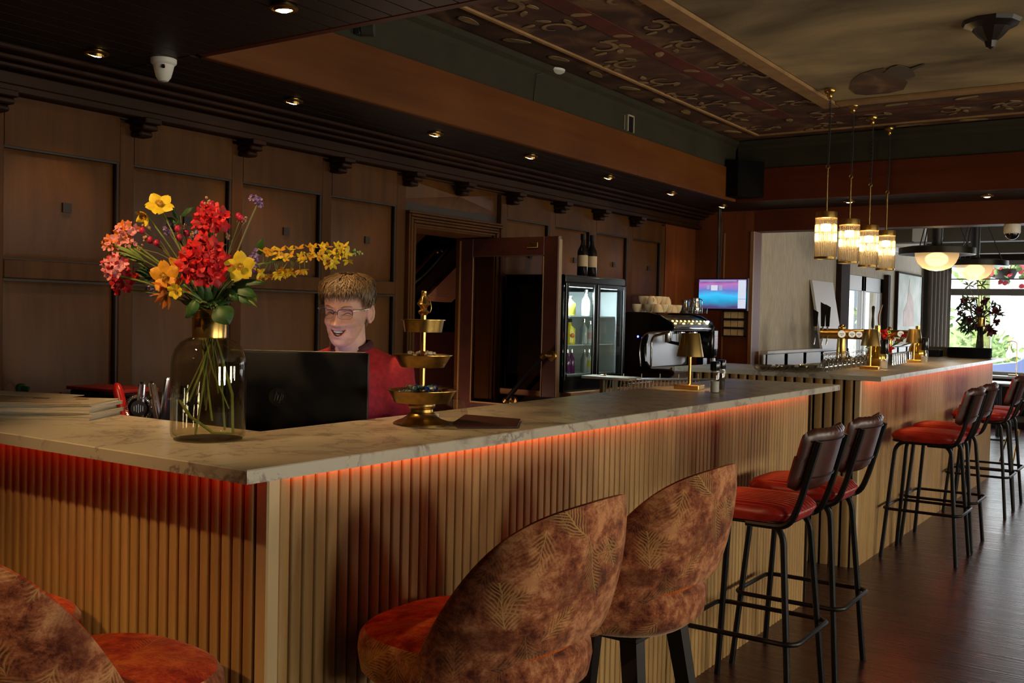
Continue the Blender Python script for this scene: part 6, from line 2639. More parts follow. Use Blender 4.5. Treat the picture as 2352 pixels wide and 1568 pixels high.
for k in range(34):
    s_ = (k + 0.5) / 34
    p = ra.lerp(rb, s_) - o_
    mb.tube([p + Vector((0.02, -0.16, 1.088 + 0.04 * s_)), p + Vector((-0.02, -0.16, 0.72))], 0.0040, 6)
    if k % 5 == 0:
        mb.tube([p + Vector((0.01, -0.16, 1.088 + 0.04 * s_)), p + Vector((0.01, -0.16, 1.125 + 0.04 * s_))], 0.0026, 6)
mb.build('wire', pbr('tan_wire', (0.72, 0.60, 0.42), 0.4), t, 50)
for c_, s_ in ((ra - o_ + Vector((0.005, -0.17, 0.56)), (0.03, 0.03, 1.12)), (ra - o_ + Vector((0.005, 0.0, 0.54)), (0.03, 0.03, 1.08)), (rb - o_ + Vector((-0.02, 0.0, 0.55)), (0.02, 0.02, 1.10)), (rb - o_ + Vector((-0.02, -0.16, 0.55)), (0.02, 0.02, 1.10))):
    mb = MB()
    mb.box(c_, s_, bevel=0.004)
    mb.build('post', pbr('dull_brass_post', (0.32, 0.24, 0.14), 0.45, 0.6), t, 20)
mb = MB()
mb.box((-3.22, 5.86, 1.10), (0.36, 0.16, 0.02), bevel=0.003)
o = mb.build('shelf_board', pbr('grey_board', (0.42, 0.38, 0.30), 0.5), None, 20)
tag(o, 'small pale shelf board at the end of the wire rack', 'board')
p = at(1262, 900, 0, -2.75)
mb = MB()
mb.lathe([(0.001, 0.0), (0.17, 0.0), (0.185, 0.03), (0.185, 1.02), (0.17, 1.07), (0.12, 1.095), (0.001, 1.10)], (0, 0, 0), 40, cap0=False, cap1=False, sx=1.0, sy=1.0)
o = mb.build('waste_bin', BLACK, None, 40)
o.location = (-2.62, p.y * 2.62 / 2.75, 0)
tag(o, 'tall black domed bin behind the near bar, before the fridge', 'bin')
# ================================================================== things on the far bar
table_lamp('gold table lamp on the far bar, nearer one beside the beer taps', 1998, 847.5, H2, 1.0, 0.12, 2.6)
table_lamp('gold table lamp on the far bar, farther one near the trays', 2098, 832, H2, 1.0, 0.12, 2.6)
mill('clear spice mill with black cap beside the nearer lamp of the far bar', 2030, 847, H2, SALT, 0.205, 0.026)
mill('clear spice mill with black cap beside the farther lamp of the far bar', 2123, 833.5, H2, SALT, 0.205, 0.026)


def amber_bottle(label, px, py):
    b = on_slab(px, py, H2)
    mb = MB()
    mb.lathe([(0.050, 0.0), (0.068, 0.02), (0.075, 0.06), (0.068, 0.11), (0.045, 0.15), (0.024, 0.19), (0.018, 0.26), (0.019, 0.30), (0.016, 0.30), (0.015, 0.26), (0.001, 0.02)], (0, 0, 0), 30, cap0=True, cap1=False)
    o = mb.build('amber_bottle', pbr('gold_lustre_glass', (0.65, 0.36, 0.05), 0.16, 0.85), None, 50)
    o.location = b
    tag(o, label, 'bottle', 'round gold bottles on the far bar')


amber_bottle('round gold bottle vase behind the nearer lamp of the far bar', 2013, 842)
amber_bottle('round gold bottle vase behind the farther lamp of the far bar', 2106, 828)

# ---- beer tap columns
def tap(label, px, py, h, rz, s, handles, plaques, name='beer_tap'):
    b = on_slab(px, py, h)
    t = thing(name, label, 'beer tap', b, rz, 'brass beer tap columns')
    mb = MB()
    mb.lathe([(0.062 * s, 0.0), (0.058 * s, 0.012), (0.052 * s, 0.02), (0.040 * s, 0.26 * s), (0.042 * s, 0.275 * s)], (0, 0, 0), 32, cap0=True, cap1=True)
    mb.build('column', BRASS, t, 40)
    mb = MB()
    L2 = (0.19 if s > 0.72 else 0.24) * s
    zc = 0.315 * s
    mb.tube([(-L2, 0, zc), (L2, 0, zc)], 0.050 * s, 28)
    for s_ in (-1, 1):
        mb.tube([(s_ * (L2 - 0.004), 0, zc), (s_ * (L2 + 0.012), 0, zc)], [0.054 * s, 0.054 * s], 28)
    mb.build('crossbar', BRASS, t, 40)
    mb = MB()
    mb.ball((0, 0, zc + 0.060 * s), (0.036 * s, 0.036 * s, 0.034 * s), 18)
    mb.build('dome', BRASS, t, 60)
    for k, (dx, mat, rad) in enumerate(plaques):
        mb = MB()
        y0 = -0.056 * s
        mb.tube([(dx * s, y0 + 0.012, zc), (dx * s, y0 - 0.006, zc)], [rad * s * 1.06, rad * s * 1.06], 28)
        o = mb.build('plaque_rim', BRASS, t, 40)
        mb = MB()
        mb.tube([(dx * s, y0 - 0.006, zc), (dx * s, y0 - 0.009, zc)], [rad * s, rad * s], 28, mi=0)
        if mat == 'green':
            mb.tube([(dx * s + rad * s * 0.78 * math.cos(a), y0 - 0.011, zc + rad * s * 0.78 * math.sin(a)) for a in [2 * PI * k_ / 28 for k_ in range(28)]], 0.0022 * s, 6, True, mi=1)
            mb.box((dx * s, y0 - 0.0105, zc - 0.002), (rad * s * 1.25, 0.003, rad * s * 0.42), mi=1)
            mb.box((dx * s, y0 - 0.0105, zc + rad * s * 0.38), (rad * s * 0.40, 0.003, rad * s * 0.32), mi=1)
            mb.build('plaque_face', [pbr('plaque_green', (0.02, 0.10, 0.03), 0.4), glow('plaque_lime', (0.55, 0.75, 0.10), 1.2)], o, 0)
        else:
            for k_ in range(7):
                mb.box((dx * s - rad * s * 0.5 + k_ * rad * s / 6, y0 - 0.0096, zc + 0.002 * (k_ % 2)), (0.003, 0.002, 0.007), mi=1)
            mb.box((dx * s, y0 - 0.0096, zc - 0.014 * s), (0.012, 0.002, 0.004), mi=1)
            mb.build('plaque_face', [glow('plaque_cream', (0.85, 0.74, 0.55), 0.9), pbr('plaque_print', (0.12, 0.08, 0.05), 0.6)], o, 0)
    for k, (dx, kind, hgt) in enumerate(handles):
        mb = MB()
        x = dx * s
        mb.tube([(x, -0.02 * s, zc + 0.03 * s), (x, -0.035 * s, zc + 0.075 * s)], 0.010 * s, 10, mi=0)
        f = mb.build('tap_fitting', STEEL, t, 40)
        mb = MB()
        z0, z1 = zc + 0.07 * s, zc + (0.07 + hgt) * s
        if kind == 'blade':
            w0, w1 = 0.018 * s, 0.026 * s
            mb.hull([(x - w0, -0.035 * s - 0.012, z0), (x + w0, -0.035 * s - 0.012, z0), (x + w1, -0.06 * s - 0.012, z1 - 0.03 * s), (x - w1, -0.06 * s - 0.012, z1)],
                    [(x - w0, -0.035 * s + 0.012, z0), (x + w0, -0.035 * s + 0.012, z0), (x + w1, -0.06 * s + 0.012, z1 - 0.03 * s), (x - w1, -0.06 * s + 0.012, z1)])
            mb.build('tap_handle', BLACK_GLOSS, f, 20)
        elif kind == 'club':
            mb.lathe([(0.016 * s, z0), (0.021 * s, z0 + 0.04 * s), (0.019 * s, z0 + 0.10 * s), (0.014 * s, z0 + 0.16 * s), (0.022 * s, z1 - 0.02 * s), (0.012 * s, z1)], (x, -0.035 * s, 0), 16)
            mb.build('tap_handle', DARK_WOOD, f, 40)
        else:
            pts = [(x + 0.030 * s * math.sin(PI * q_ / 10) * -1 + 0.028 * s * q_ / 10, -0.035 * s, z0 + (z1 - z0) * q_ / 10) for q_ in range(11)]
            mb.tube(pts, [0.018 * s, 0.020 * s, 0.022 * s, 0.023 * s, 0.023 * s, 0.022 * s, 0.021 * s, 0.019 * s, 0.016 * s, 0.012 * s, 0.006 * s], 12, flat=(1.0, 0.6))
            mb.build('tap_handle', pbr('orange_wood_handle', (0.45, 0.22, 0.06), 0.35), f, 40)
        mb = MB()
        mb.tube(bend([(x, -0.04 * s, zc - 0.02 * s), (x, -0.065 * s, zc - 0.04 * s), (x - 0.006, -0.075 * s, zc - 0.11 * s)], 0.02, 4), 0.007 * s, 9)
        mb.build('spout', STEEL, t, 50)
    return t


tap('brass beer tap column with black paddle handles and a round pale plaque', 1931, 840, H2, 0.30, 0.74,
    [(-0.18, 'blade', 0.24), (-0.135, 'blade', 0.22), (-0.25, 'blade', 0.17)], [(0.0, 'cream', 0.036), (0.095, 'cream', 0.032), (0.160, 'cream', 0.030)])
tap('brass beer tap column with a curved wooden handle and a green plaque', 2041, 819, H2, 0.30, 0.70,
    [(-0.215, 'club', 0.30), (-0.125, 'curve', 0.32)], [(-0.02, 'green', 0.045), (0.14, 'cream', 0.040)])

# ---- upside down glasses along the bar
GOBLET = thin_glass('bar_glass', (0.74, 0.74, 0.72), 1.5, 0.06, 0.16, 1.3)


def make_goblet():
    mb = MB()
    mb.lathe([(0.031, 0.0), (0.036, 0.03), (0.036, 0.075), (0.020, 0.115), (0.0045, 0.125), (0.004, 0.165), (0.030, 0.172), (0.031, 0.174), (0.001, 0.176)], (0, 0, 0), 20, cap0=False, cap1=False)
    return mb.build('stem_glass', GOBLET, None, 50)


g0 = None
for r_ in range(2):
    for k in range(10):
        px = 1893 + 10.5 * k + 4 * r_
        py = 853 - 1.55 * k - 5 * r_
        b = on_slab(px, py, H2)
        if g0 is None:
            g0 = make_goblet()
            o = g0
        else:
            o = g0.copy()
            COL.objects.link(o)
        o.location = b
        o.scale = (0.80, 0.80, 0.62)
        tag(o, 'clear stemmed glass turned upside down before the beer taps, in the %s row' % ('front' if r_ == 0 else 'hind'), 'glass', 'upturned stemmed glasses, %s row' % ('front' if r_ == 0 else 'hind'))
g1 = None
for k in range(9):
    px, py = 2044 + 5.0 * k, 838 - 1.0 * k
    b = on_slab(px, py, H2)
    if g1 is None:
        mb = MB()
        mb.lathe([(0.036, 0.0), (0.030, 0.085), (0.001, 0.087)], (0, 0, 0), 20, cap0=False, cap1=False)
        mb.lathe([(0.0325, 0.002), (0.027, 0.080)], (0, 0, 0), 20, cap0=False, cap1=False)
        g1 = mb.build('tumbler', GOBLET, None, 50)
        o = g1
    else:
        o = g1.copy()
        COL.objects.link(o)
    o.location = b
    tag(o, 'clear tumbler turned upside down on the far bar between the two gold lamps', 'glass', 'upturned tumblers')
g2 = None
for k in range(8):
    px, py = 1750 + 17.5 * k, 853 + 0.2 * k
    b = on_slab(px, py, H2)
    if g2 is None:
        mb = MB()
        mb.lathe([(0.020, 0.0), (0.048, 0.012), (0.062, 0.030), (0.058, 0.030), (0.044, 0.014), (0.001, 0.005)], (0, 0, 0), 24, cap0=True, cap1=False)
        g2 = mb.build('glass_dish', GOBLET, None, 50)
        o = g2
    else:
        o = g2.copy()
        COL.objects.link(o)
    o.location = b
    o.scale = (1, 1, 1.0 if k % 3 else 1.5)
    tag(o, 'shallow clear glass dish on the near edge of the far bar', 'dish', 'shallow glass dishes')
p = on_slab(1951, 838, H2)
mb = MB()
mb.lathe([(0.025, 0), (0.028, 0.06), (0.012, 0.10), (0.014, 0.12), (0.001, 0.125)], (0, 0, 0), 16)
o = mb.build('dark_bottle', G_DARK, None, 50)
o.location = (p.x - 0.05, p.y + 0.1, H2)
tag(o, 'small dark bottle standing behind the upturned stemmed glasses', 'bottle')

# ---- trays at the end of the bar, dark box and crate behind them
p = on_slab(2228, 818, H2)
z = H2
tr0 = None
TRN = ['lowest', 'second from the bottom', 'third from the bottom', 'middle', 'third from the top', 'second from the top', 'topmost']
for k in range(7):
    if tr0 is None:
        mb = MB()
        mb.lathe([(0.001, 0.0), (0.185, 0.0), (0.198, 0.022), (0.202, 0.022), (0.190, -0.003 + 0.004), (0.190, 0.003), (0.001, 0.003)], (0, 0, 0), 48, cap0=False, cap1=False)
        tr0 = mb.build('serving_tray', BLACK, None, 40)
        o = tr0
    else:
        o = tr0.copy()
        COL.objects.link(o)
    o.location = (-1.865, 10.55, z)
    tag(o, 'round black serving tray in the pile on the far bar, %s' % TRN[k], 'tray', 'black trays in the pile')
    z += 0.0125
mb = MB()
mb.box((0, 0, 0.035), (0.22, 0.16, 0.07), bevel=0.006)
o = mb.build('black_box', BLACK, None, 20)
o.location = (-2.22, 10.50, H2)
tag(o, 'black box behind the pile of trays', 'box')
mb = MB()
for s in (-1, 1):
    mb.box((s * 0.17, 0, 0.045), (0.012, 0.20, 0.09))
    mb.box((0, s * 0.10, 0.045), (0.34, 0.012, 0.09))
mb.box((0, 0, 0.006), (0.34, 0.20, 0.012))
o = mb.build('wooden_crate', pbr('grey_crate', (0.11, 0.085, 0.06), 0.7), None, 0)
o.location = (-2.16, 10.80, H2)
tag(o, 'low grey wooden crate behind the pile of trays', 'crate')

# ---- flowers on the far bar and in the far room
def posy(name, label, base, blooms, mats, stems_mat, vase_r=0.05, vase_h=0.16, glass=CLEAR):
    t = thing(name, label, 'bouquet', base, 0)
    mb = MB()
    mb.lathe([(vase_r * 0.8, 0), (vase_r, 0.02), (vase_r, vase_h * 0.7), (vase_r * 0.6, vase_h), (vase_r * 0.55, vase_h)], (0, 0, 0), 24, cap0=True, cap1=False)
    mb.build('vase', glass, t, 50)
    st_ = MB()
    for (px, py, rp, mi, y_) in blooms:
        c = at(px, py, 1, base.y + y_) - base
        st_.tube([c, (c + Vector((0, 0, vase_h))) / 2 * 0.8, Vector((0, 0, vase_h * 0.9)), Vector((0.01, 0, 0.02))], 0.004, 6)
        mb = MB()
        r = rp * (base.y * 0.83 + 1.1) / FPX
        for k in range(9):
            d = Vector((srnd.uniform(-1, 1), srnd.uniform(-1, 1), srnd.uniform(-1, 1)))
            petal_mesh(mb, c, d + TOCAM * 0.6, srnd.uniform(0, 6), r * 1.1, r * 0.8, 0.4, 0, 0, 4, 5)
        mb.build('bloom', mats[mi], t, 60)
    st_.build('stems', stems_mat, t, 60)
    return t


DK = pbr('dark_leaf', (0.020, 0.045, 0.012), 0.6)
DKRED = pbr('dark_bloom', (0.09, 0.010, 0.018), 0.6)
TWIG = pbr('dark_twig', (0.030, 0.022, 0.016), 0.7)
b = on_slab(2040, 830, H2)
b = Vector((-2.36, 8.75, H2))
posy('small_bouquet', 'red flowers with green leaves behind the nearer gold lamp of the far bar', b,
     [(2012, 770, 12, 0, 0), (2030, 765, 12, 0, 0), (2000, 775, 9, 1, 0), (2050, 772, 9, 1, 0), (2036, 795, 11, 2, 0), (2030, 815, 12, 3, 0), (2045, 800, 10, 0, 0.05), (2020, 800, 9, 1, 0)],
     [RED, ORANGE, DEEP_RED, LEAFG], STEM, 0.04, 0.12)
b = Vector((-2.42, 9.75, H2))
posy('small_bouquet', 'red and purple flowers standing behind the farther gold lamp of the far bar', b,
     [(2078, 773, 9, 0, 0), (2068, 778, 7, 1, 0), (2090, 768, 7, 2, 0), (2110, 780, 7, 2, 0), (2122, 778, 5, 3, 0), (2060, 782, 5, 1, 0)],
     [RED, ORANGE, PURPLE, PINK], STEM, 0.03, 0.10)
# large dark bouquet before the street window, on a pedestal
vz = 1.20
b = at(2250, 815, 1, 12.6)
ped = MB()
ped.box((0, 0, b.z / 2 - 0.01), (0.24, 0.24, b.z - 0.02), bevel=0.006)
o = ped.build('pedestal', pbr('matt_dark', (0.020, 0.014, 0.011), 0.95, spec=0.05), None, 20)
o.location = (b.x, b.y, 0)
tag(o, 'dark pedestal carrying the big bouquet before the street window', 'pedestal')
t = thing('window_bouquet', 'big dark bouquet in a clear bottle vase standing out against the street window', 'bouquet', b)
mb = MB()
mb.lathe([(0.09, 0.0), (0.115, 0.015), (0.118, 0.20), (0.10, 0.27), (0.055, 0.31), (0.05, 0.33)], (0, 0, 0), 32, cap0=True, cap1=False)
mb.build('glass_vase', VASE_GLASS, t, 50)
mb = MB()
mb.lathe([(0.052, 0.325), (0.054, 0.43), (0.050, 0.43), (0.048, 0.325)], (0, 0, 0), 28, cap0=False, cap1=False)
mb.build('brass_collar', BRASS, t, 40)
wr = random.Random(8)
tw, lf = MB(), MB()
sp_ = []
for k in range(46):
    px = wr.uniform(2202, 2300)
    py = wr.uniform(672, 760)
    if (px - 2250) ** 2 / 52 ** 2 + (py - 722) ** 2 / 52 ** 2 > 1:
        continue
    sp_.append((px, py))
for px, py in sp_ + [(2225, 655), (2245, 648), (2255, 655)]:
    c = at(px, py, 1, b.y + wr.uniform(-0.15, 0.15)) - b
    tw.tube([c, c * 0.6 + Vector((0, 0, 0.18)), Vector((wr.uniform(-0.02, 0.02), wr.uniform(-0.02, 0.02), 0.42)), Vector((wr.uniform(-0.04, 0.04), wr.uniform(-0.04, 0.04), 0.06))], 0.005, 6)
    for j in range(6):
        e = c + Vector((wr.uniform(-1, 1), wr.uniform(-1, 1), wr.uniform(-1, 1))).normalized() * wr.uniform(0.06, 0.11)
        leaf_shape(lf, c, e, 0.022)
tw.build('stems', TWIG, t, 60)
lf.build('leaves', DK, t, 60)
for px, py, rp in ((2275, 758, 20), (2262, 690, 15), (2215, 690, 13), (2285, 715, 14), (2228, 735, 12), (2250, 712, 14), (2240, 750, 12), (2290, 740, 12), (2205, 720, 10)):
    c = at(px, py, 1, b.y - 0.1) - b
    mb = MB()
    r = rp * 0.8 * 11.5 / FPX
    for k in range(16):
        d = Vector((wr.uniform(-1, 1), wr.uniform(-1, 1), wr.uniform(-1, 1)))
        petal_mesh(mb, c, d, wr.uniform(0, 6), r * 0.9, r * 0.8, 0.5, 0, 0, 4, 5)
    mb.build('bloom', DKRED, t, 60)

# ================================================================== pendants over the far bar
CHAIN = pbr('dark_chain', (0.020, 0.016, 0.012), 0.5)


def rod_glass():
    m = bpy.data.materials.new('ribbed_rod_glass')
    m.use_nodes = True
    nt, N, L = nodes_of(m)
    N.remove(N['Principled BSDF'])
    t = N.new('ShaderNodeBsdfTransparent')
    t.inputs[0].default_value = (0.97, 0.92, 0.82, 1)
    g = N.new('ShaderNodeBsdfGlossy')
    g.inputs['Roughness'].default_value = 0.12
    d = N.new('ShaderNodeBsdfTranslucent')
    d.inputs[0].default_value = (0.95, 0.85, 0.68, 1)
    lw = N.new('ShaderNodeLayerWeight')
    lw.inputs[0].default_value = 0.55
    m1 = N.new('ShaderNodeMixShader')
    m1.inputs[0].default_value = 0.05
    L.new(t.outputs[0], m1.inputs[1])
    L.new(d.outputs[0], m1.inputs[2])
    m2 = N.new('ShaderNodeMixShader')
    L.new(lw.outputs['Facing'], m2.inputs[0])
    L.new(m1.outputs[0], m2.inputs[1])
    L.new(g.outputs[0], m2.inputs[2])
    L.new(m2.outputs[0], N['Material Output'].inputs[0])
    return m


RODG = rod_glass()
PEND = [(6.55, 2.21, 1.905, 'ribbed glass pendant lamp on a brass rod, nearest of the row of four'), (7.07, 2.21, 1.905, 'ribbed glass pendant lamp on a brass rod, second of the row of four'),
        (7.56, 2.215, 1.91, 'ribbed glass pendant lamp on a brass rod, third of the row of four'), (8.04, 2.215, 1.91, 'ribbed glass pendant lamp on a brass rod, farthest of the row of four')]
pend0 = None
for k, (y, zt, zb, lab) in enumerate(PEND):
    if pend0 is not None:
        copy_tree(pend0, None, lab, (-2.042, y, CEIL_Z))
        continue
    t = thing('pendant_lamp', lab, 'pendant lamp', (-2.042, y, CEIL_Z), 0, 'ribbed glass pendant lamps')
    pend0 = t
    T, B_ = zt - CEIL_Z, zb - CEIL_Z
    mb = MB()
    mb.lathe([(0.036, 0.0), (0.038, -0.012), (0.030, -0.026), (0.016, -0.034), (0.018, -0.046), (0.010, -0.060), (0.001, -0.064)], (0, 0, 0), 24)
    mb.build('canopy', BRASS, t, 40)
    mb = MB()
    zz = -0.062
    q_ = 0
    while zz > -0.50:
        h_ = 0.014
        pts = []
        for j in range(10):
            a = 2 * PI * j / 10
            pts.append(Vector((0.005 * math.cos(a) if q_ % 2 == 0 else 0, 0.005 * math.cos(a) if q_ % 2 else 0, zz - h_ / 2 + h_ * 0.62 * math.sin(a))))
        mb.tube(pts, 0.0015, 5, True)
        zz -= h_
        q_ += 1
    mb.tube([(0.006, 0.004, -0.06), (0.010, -0.003, -0.28), (0.004, 0.0, -0.50)], 0.0025, 6)
    mb.build('chain', CHAIN, t, 60)
    mb = MB()
    mb.tube([(0, 0, -0.505), (0, 0, T)], 0.0058, 10)
    mb.tube([(0.012 * math.cos(a), 0, -0.498 + 0.014 * math.sin(a)) for a in [2 * PI * j / 14 for j in range(14)]], 0.0022, 6, True)
    mb.build('rod', BRASS_DULL, t, 40)
    mb = MB()
    R_ = 0.068
    mb.lathe([(0.001, T), (R_ * 0.98, T), (R_ * 1.0, T - 0.004), (R_ * 1.0, T - 0.040), (R_ * 0.94, T - 0.042), (0.001, T - 0.042)], (0, 0, 0), 40, cap0=False, cap1=False)
    mb.build('top_cap', BRASS, t, 35)
    mb = MB()
    for j in range(34):
        a = 2 * PI * j / 34
        c = Vector((R_ * 0.95 * math.cos(a), R_ * 0.95 * math.sin(a), 0))
        mb.tube([c + Vector((0, 0, T - 0.040)), c + Vector((0, 0, B_ + 0.012))], 0.0054, 8)
    mb.build('glass_rods', RODG, t, 60)
    mb = MB()
    mb.lathe([(R_ * 0.86, B_ + 0.014), (R_ * 1.03, B_ + 0.014), (R_ * 1.03, B_), (R_ * 0.86, B_), (R_ * 0.86, B_ + 0.014)], (0, 0, 0), 40, cap0=False, cap1=False)
    mb.lathe([(0.001, B_ + 0.002), (R_ * 0.55, B_ + 0.002), (R_ * 0.55, B_ + 0.005), (0.001, B_ + 0.005)], (0, 0, 0), 30, cap0=False, cap1=False)
    for j in range(3):
        a = 2 * PI * j / 3
        mb.tube([(R_ * 0.5 * math.cos(a), R_ * 0.5 * math.sin(a), B_ + 0.004), (R_ * 0.9 * math.cos(a), R_ * 0.9 * math.sin(a), B_ + 0.007)], 0.003, 6)
    mb.build('bottom_ring', BRASS_DULL, t, 35)
    mb = MB()
    mb.lathe([(0.001, T - 0.075), (0.030, T - 0.080), (0.034, T - 0.100), (0.030, T - 0.120), (0.001, T - 0.126)], (0, 0, 0), 20, cap0=False, cap1=False)
    mb.build('bulb', glow('pendant_bulb', (1.0, 0.72, 0.36), 30), t, 60)
    l = bpy.data.lights.new('pendant_glow', 'POINT')
    l.energy = 4.0
    l.color = (1.0, 0.68, 0.33)
    l.shadow_soft_size = 0.03
    lo = bpy.data.objects.new('pendant_glow', l)
    COL.objects.link(lo)
    lo.parent = t
    lo.location = (0, 0, T - 0.16)

# dome lamps of the far room
def dome_lamp(label, px, py, y, wpx):
    c = at(px, py, 1, y)
    k_ = (c - EYE).dot(CF) / FPX
    R_ = wpx * k_ / 2
    t = thing('dome_lamp', label, 'ceiling lamp', c, 0, 'dark rimmed dome lamps')
    mb = MB()
    ro = R_ * 1.72
    mb.lathe([(R_ * 0.3, 0.10 * R_ * 2), (ro * 0.75, 0.20 * R_), (ro, 0.12 * R_), (ro, -0.18 * R_), (ro * 0.97, -0.18 * R_), (R_ * 0.98, -0.02 * R_), (R_ * 0.3, 0.06 * R_)], (0, 0, 0), 48, cap0=True, cap1=False)
    mb.build('rim', pbr('dark_bronze', (0.030, 0.026, 0.018), 0.35, 0.6), t, 40)
    mb = MB()
    mb.lathe([(R_, 0.0), (R_ * 0.97, -0.30 * R_), (R_ * 0.85, -0.58 * R_), (R_ * 0.62, -0.82 * R_), (R_ * 0.30, -0.93 * R_), (0.001, -0.96 * R_)], (0, 0, 0), 40, cap0=False, cap1=False)
    mb.build('glass_bowl', dome_glass(), t, 60)
    mb = MB()
    mb.ball((0, 0, -0.40 * R_), (R_ * 0.52, R_ * 0.52, R_ * 0.34), 24)
    mb.build('bulb', glow('dome_bulb', (1.0, 0.74, 0.42), 3.0), t, 60)
    mb = MB()
    for a in (0.3, 2.4, 4.5):
        mb.tube([(ro * 0.8 * math.cos(a), ro * 0.8 * math.sin(a), 0.2 * R_), (0.1 * math.cos(a), 0.1 * math.sin(a), 2.69 - c.z)], 0.006, 6)
    mb.lathe([(R_ * 0.3, 0.14 * R_), (R_ * 0.22, 0.5 * R_), (0.05, 0.6 * R_), (0.05, 2.69 - c.z)], (0, 0, 0), 20)
    mb.build('hanger', pbr('dark_hanger', (0.016, 0.015, 0.016), 0.5), t, 40)
    l = bpy.data.lights.new('dome_glow', 'POINT')
    l.energy = 6
    l.color = (1.0, 0.70, 0.40)
    l.shadow_soft_size = 0.06
    lo = bpy.data.objects.new('dome_glow', l)
    COL.objects.link(lo)
    lo.parent = t
    lo.location = (0, 0, -R_ * 0.80)
    return t


def dome_glass():
    if 'dome_glass' in MATS:
        return MATS['dome_glass']
    m = bpy.data.materials.new('dome_glass')
    m.use_nodes = True
    nt, N, L = nodes_of(m)
    N.remove(N['Principled BSDF'])
    t = N.new('ShaderNodeBsdfTransparent')
    t.inputs[0].default_value = (0.95, 0.90, 0.80, 1)
    d = N.new('ShaderNodeBsdfTranslucent')
    d.inputs[0].default_value = (0.95, 0.80, 0.55, 1)
    m1 = N.new('ShaderNodeMixShader')
    m1.inputs[0].default_value = 0.55
    L.new(t.outputs[0], m1.inputs[1])
    L.new(d.outputs[0], m1.inputs[2])
    L.new(m1.outputs[0], N['Material Output'].inputs[0])
    MATS['dome_glass'] = m
    return m


dome_lamp('dark rimmed glass dome lamp hanging in the far room, nearest, beside the pendants', 2152, 576, 10.2, 96)
dome_lamp('dark rimmed glass dome lamp hanging farther back, before the street window', 2239, 604, 12.4, 82)

# ================================================================== small things on ceilings and walls
def camera_dome(label, p, up, s, name='security_camera'):
    t = thing(name, label, 'security camera', p, 0)
    mb = MB()
    mb.lathe([(0.062 * s, 0.0), (0.062 * s, -0.018 * s), (0.056 * s, -0.026 * s), (0.050 * s, -0.030 * s), (0.046 * s, -0.050 * s), (0.036 * s, -0.088 * s), (0.022 * s, -0.108 * s), (0.001, -0.112 * s)], (0, 0, 0), 32, cap0=True, cap1=False)
    mb.build('housing', WHITE_PLASTIC, t, 40)
    mb = MB()
    mb.tube([(0.052 * s * 0.75, -0.030 * s, -0.040 * s), (0.060 * s * 0.75, -0.034 * s, -0.050 * s)], 0.008 * s, 10)
    mb.build('sensor', BLACK_GLOSS, t, 40)
    return t


p = at(376, 136, 2, SOFFIT_Z)
camera_dome('white cone shaped sensor dome under the near soffit, left above the bouquet', p, 1, 0.82, 'ceiling_sensor')
p = at(2328, 515, 1, Y_END + 0.12)
t = thing('security_camera', 'white round security camera under the header of the far opening, near the picture edge', 'security camera', (p.x, Y_END + 0.06, OPEN_Z))
mb = MB()
mb.lathe([(0.058, 0.0), (0.062, -0.01), (0.062, -0.065), (0.058, -0.075)], (0, 0, 0), 30, cap0=True)
mb.build('housing', WHITE_PLASTIC, t, 40)
mb = MB()
mb.ball((0, 0, -0.075), (0.052, 0.052, 0.048), 20)
mb.build('dome', BLACK_GLOSS, t, 60)
p = at(1268, 172, 0, FASCIA_X0 + 0.02)
mb = MB()
mb.lathe([(0.0, 0.0), (0.075, 0.0), (0.072, -0.012), (0.050, -0.024), (0.001, -0.032)], (0, 0, 0), 32, cap0=False, cap1=False)
o = mb.build('smoke_detector', WHITE_PLASTIC, None, 40)
pp = at(1270, 166, 2, 2.985)
o.location = (pp.x, pp.y, 2.999)
tag(o, 'round white smoke detector at the edge of the painted ceiling', 'smoke detector')
mb = MB()
c0_ = at(1229, 190, 0, FASCIA_X0 - 0.016)
mb.tube([(pp.x, pp.y, 2.985), (FASCIA_X0 - 0.006, c0_.y, 2.93), (FASCIA_X0 - 0.016, c0_.y - 0.01, 2.772)], 0.003, 6)
o = mb.build('detector_cable', pbr('green_cable', (0.05, 0.055, 0.03), 0.6), None, 60)
tag(o, 'thin cable running down the frieze from the smoke detector', 'cable')
p = at(1447, 284, 0, FASCIA_X0 - 0.018)
t = thing('wall_socket_frame', 'pale framed dark wall opening on the green frieze', 'wall socket', (FASCIA_X0 - 0.018, p.y, p.z))
mb = MB()
for s in (-1, 1):
    mb.box((0.004, s * 0.042, 0), (0.012, 0.010, 0.115))
mb.box((0.004, 0, 0.053), (0.012, 0.09, 0.010))
mb.box((0.003, -0.085, -0.005), (0.006, 0.004, 0.10))
mb.build('frame', pbr('cream_frame', (0.45, 0.40, 0.28), 0.5), t, 0)
mb = MB()
mb.box((0.001, 0, -0.004), (0.006, 0.076, 0.105))
mb.build('dark_insert', BLACK, t, 0)
p = at(2277, 52, 2, CEIL_Z)
mb = MB()
mb.lathe([(0.14, 0.0), (0.13, -0.02), (0.09, -0.04), (0.06, -0.075), (0.03, -0.10), (0.02, -0.13), (0.001, -0.14)], (0, 0, 0), 10, cap0=True, cap1=False)
o = mb.build('ceiling_rose', pbr('dark_rose_wood', (0.016, 0.011, 0.008), 0.4), None, 20)
o.location = (p.x, p.y, CEIL_Z + 0.008)
tag(o, 'dark carved ceiling rose on the painted sky', 'ceiling rose')
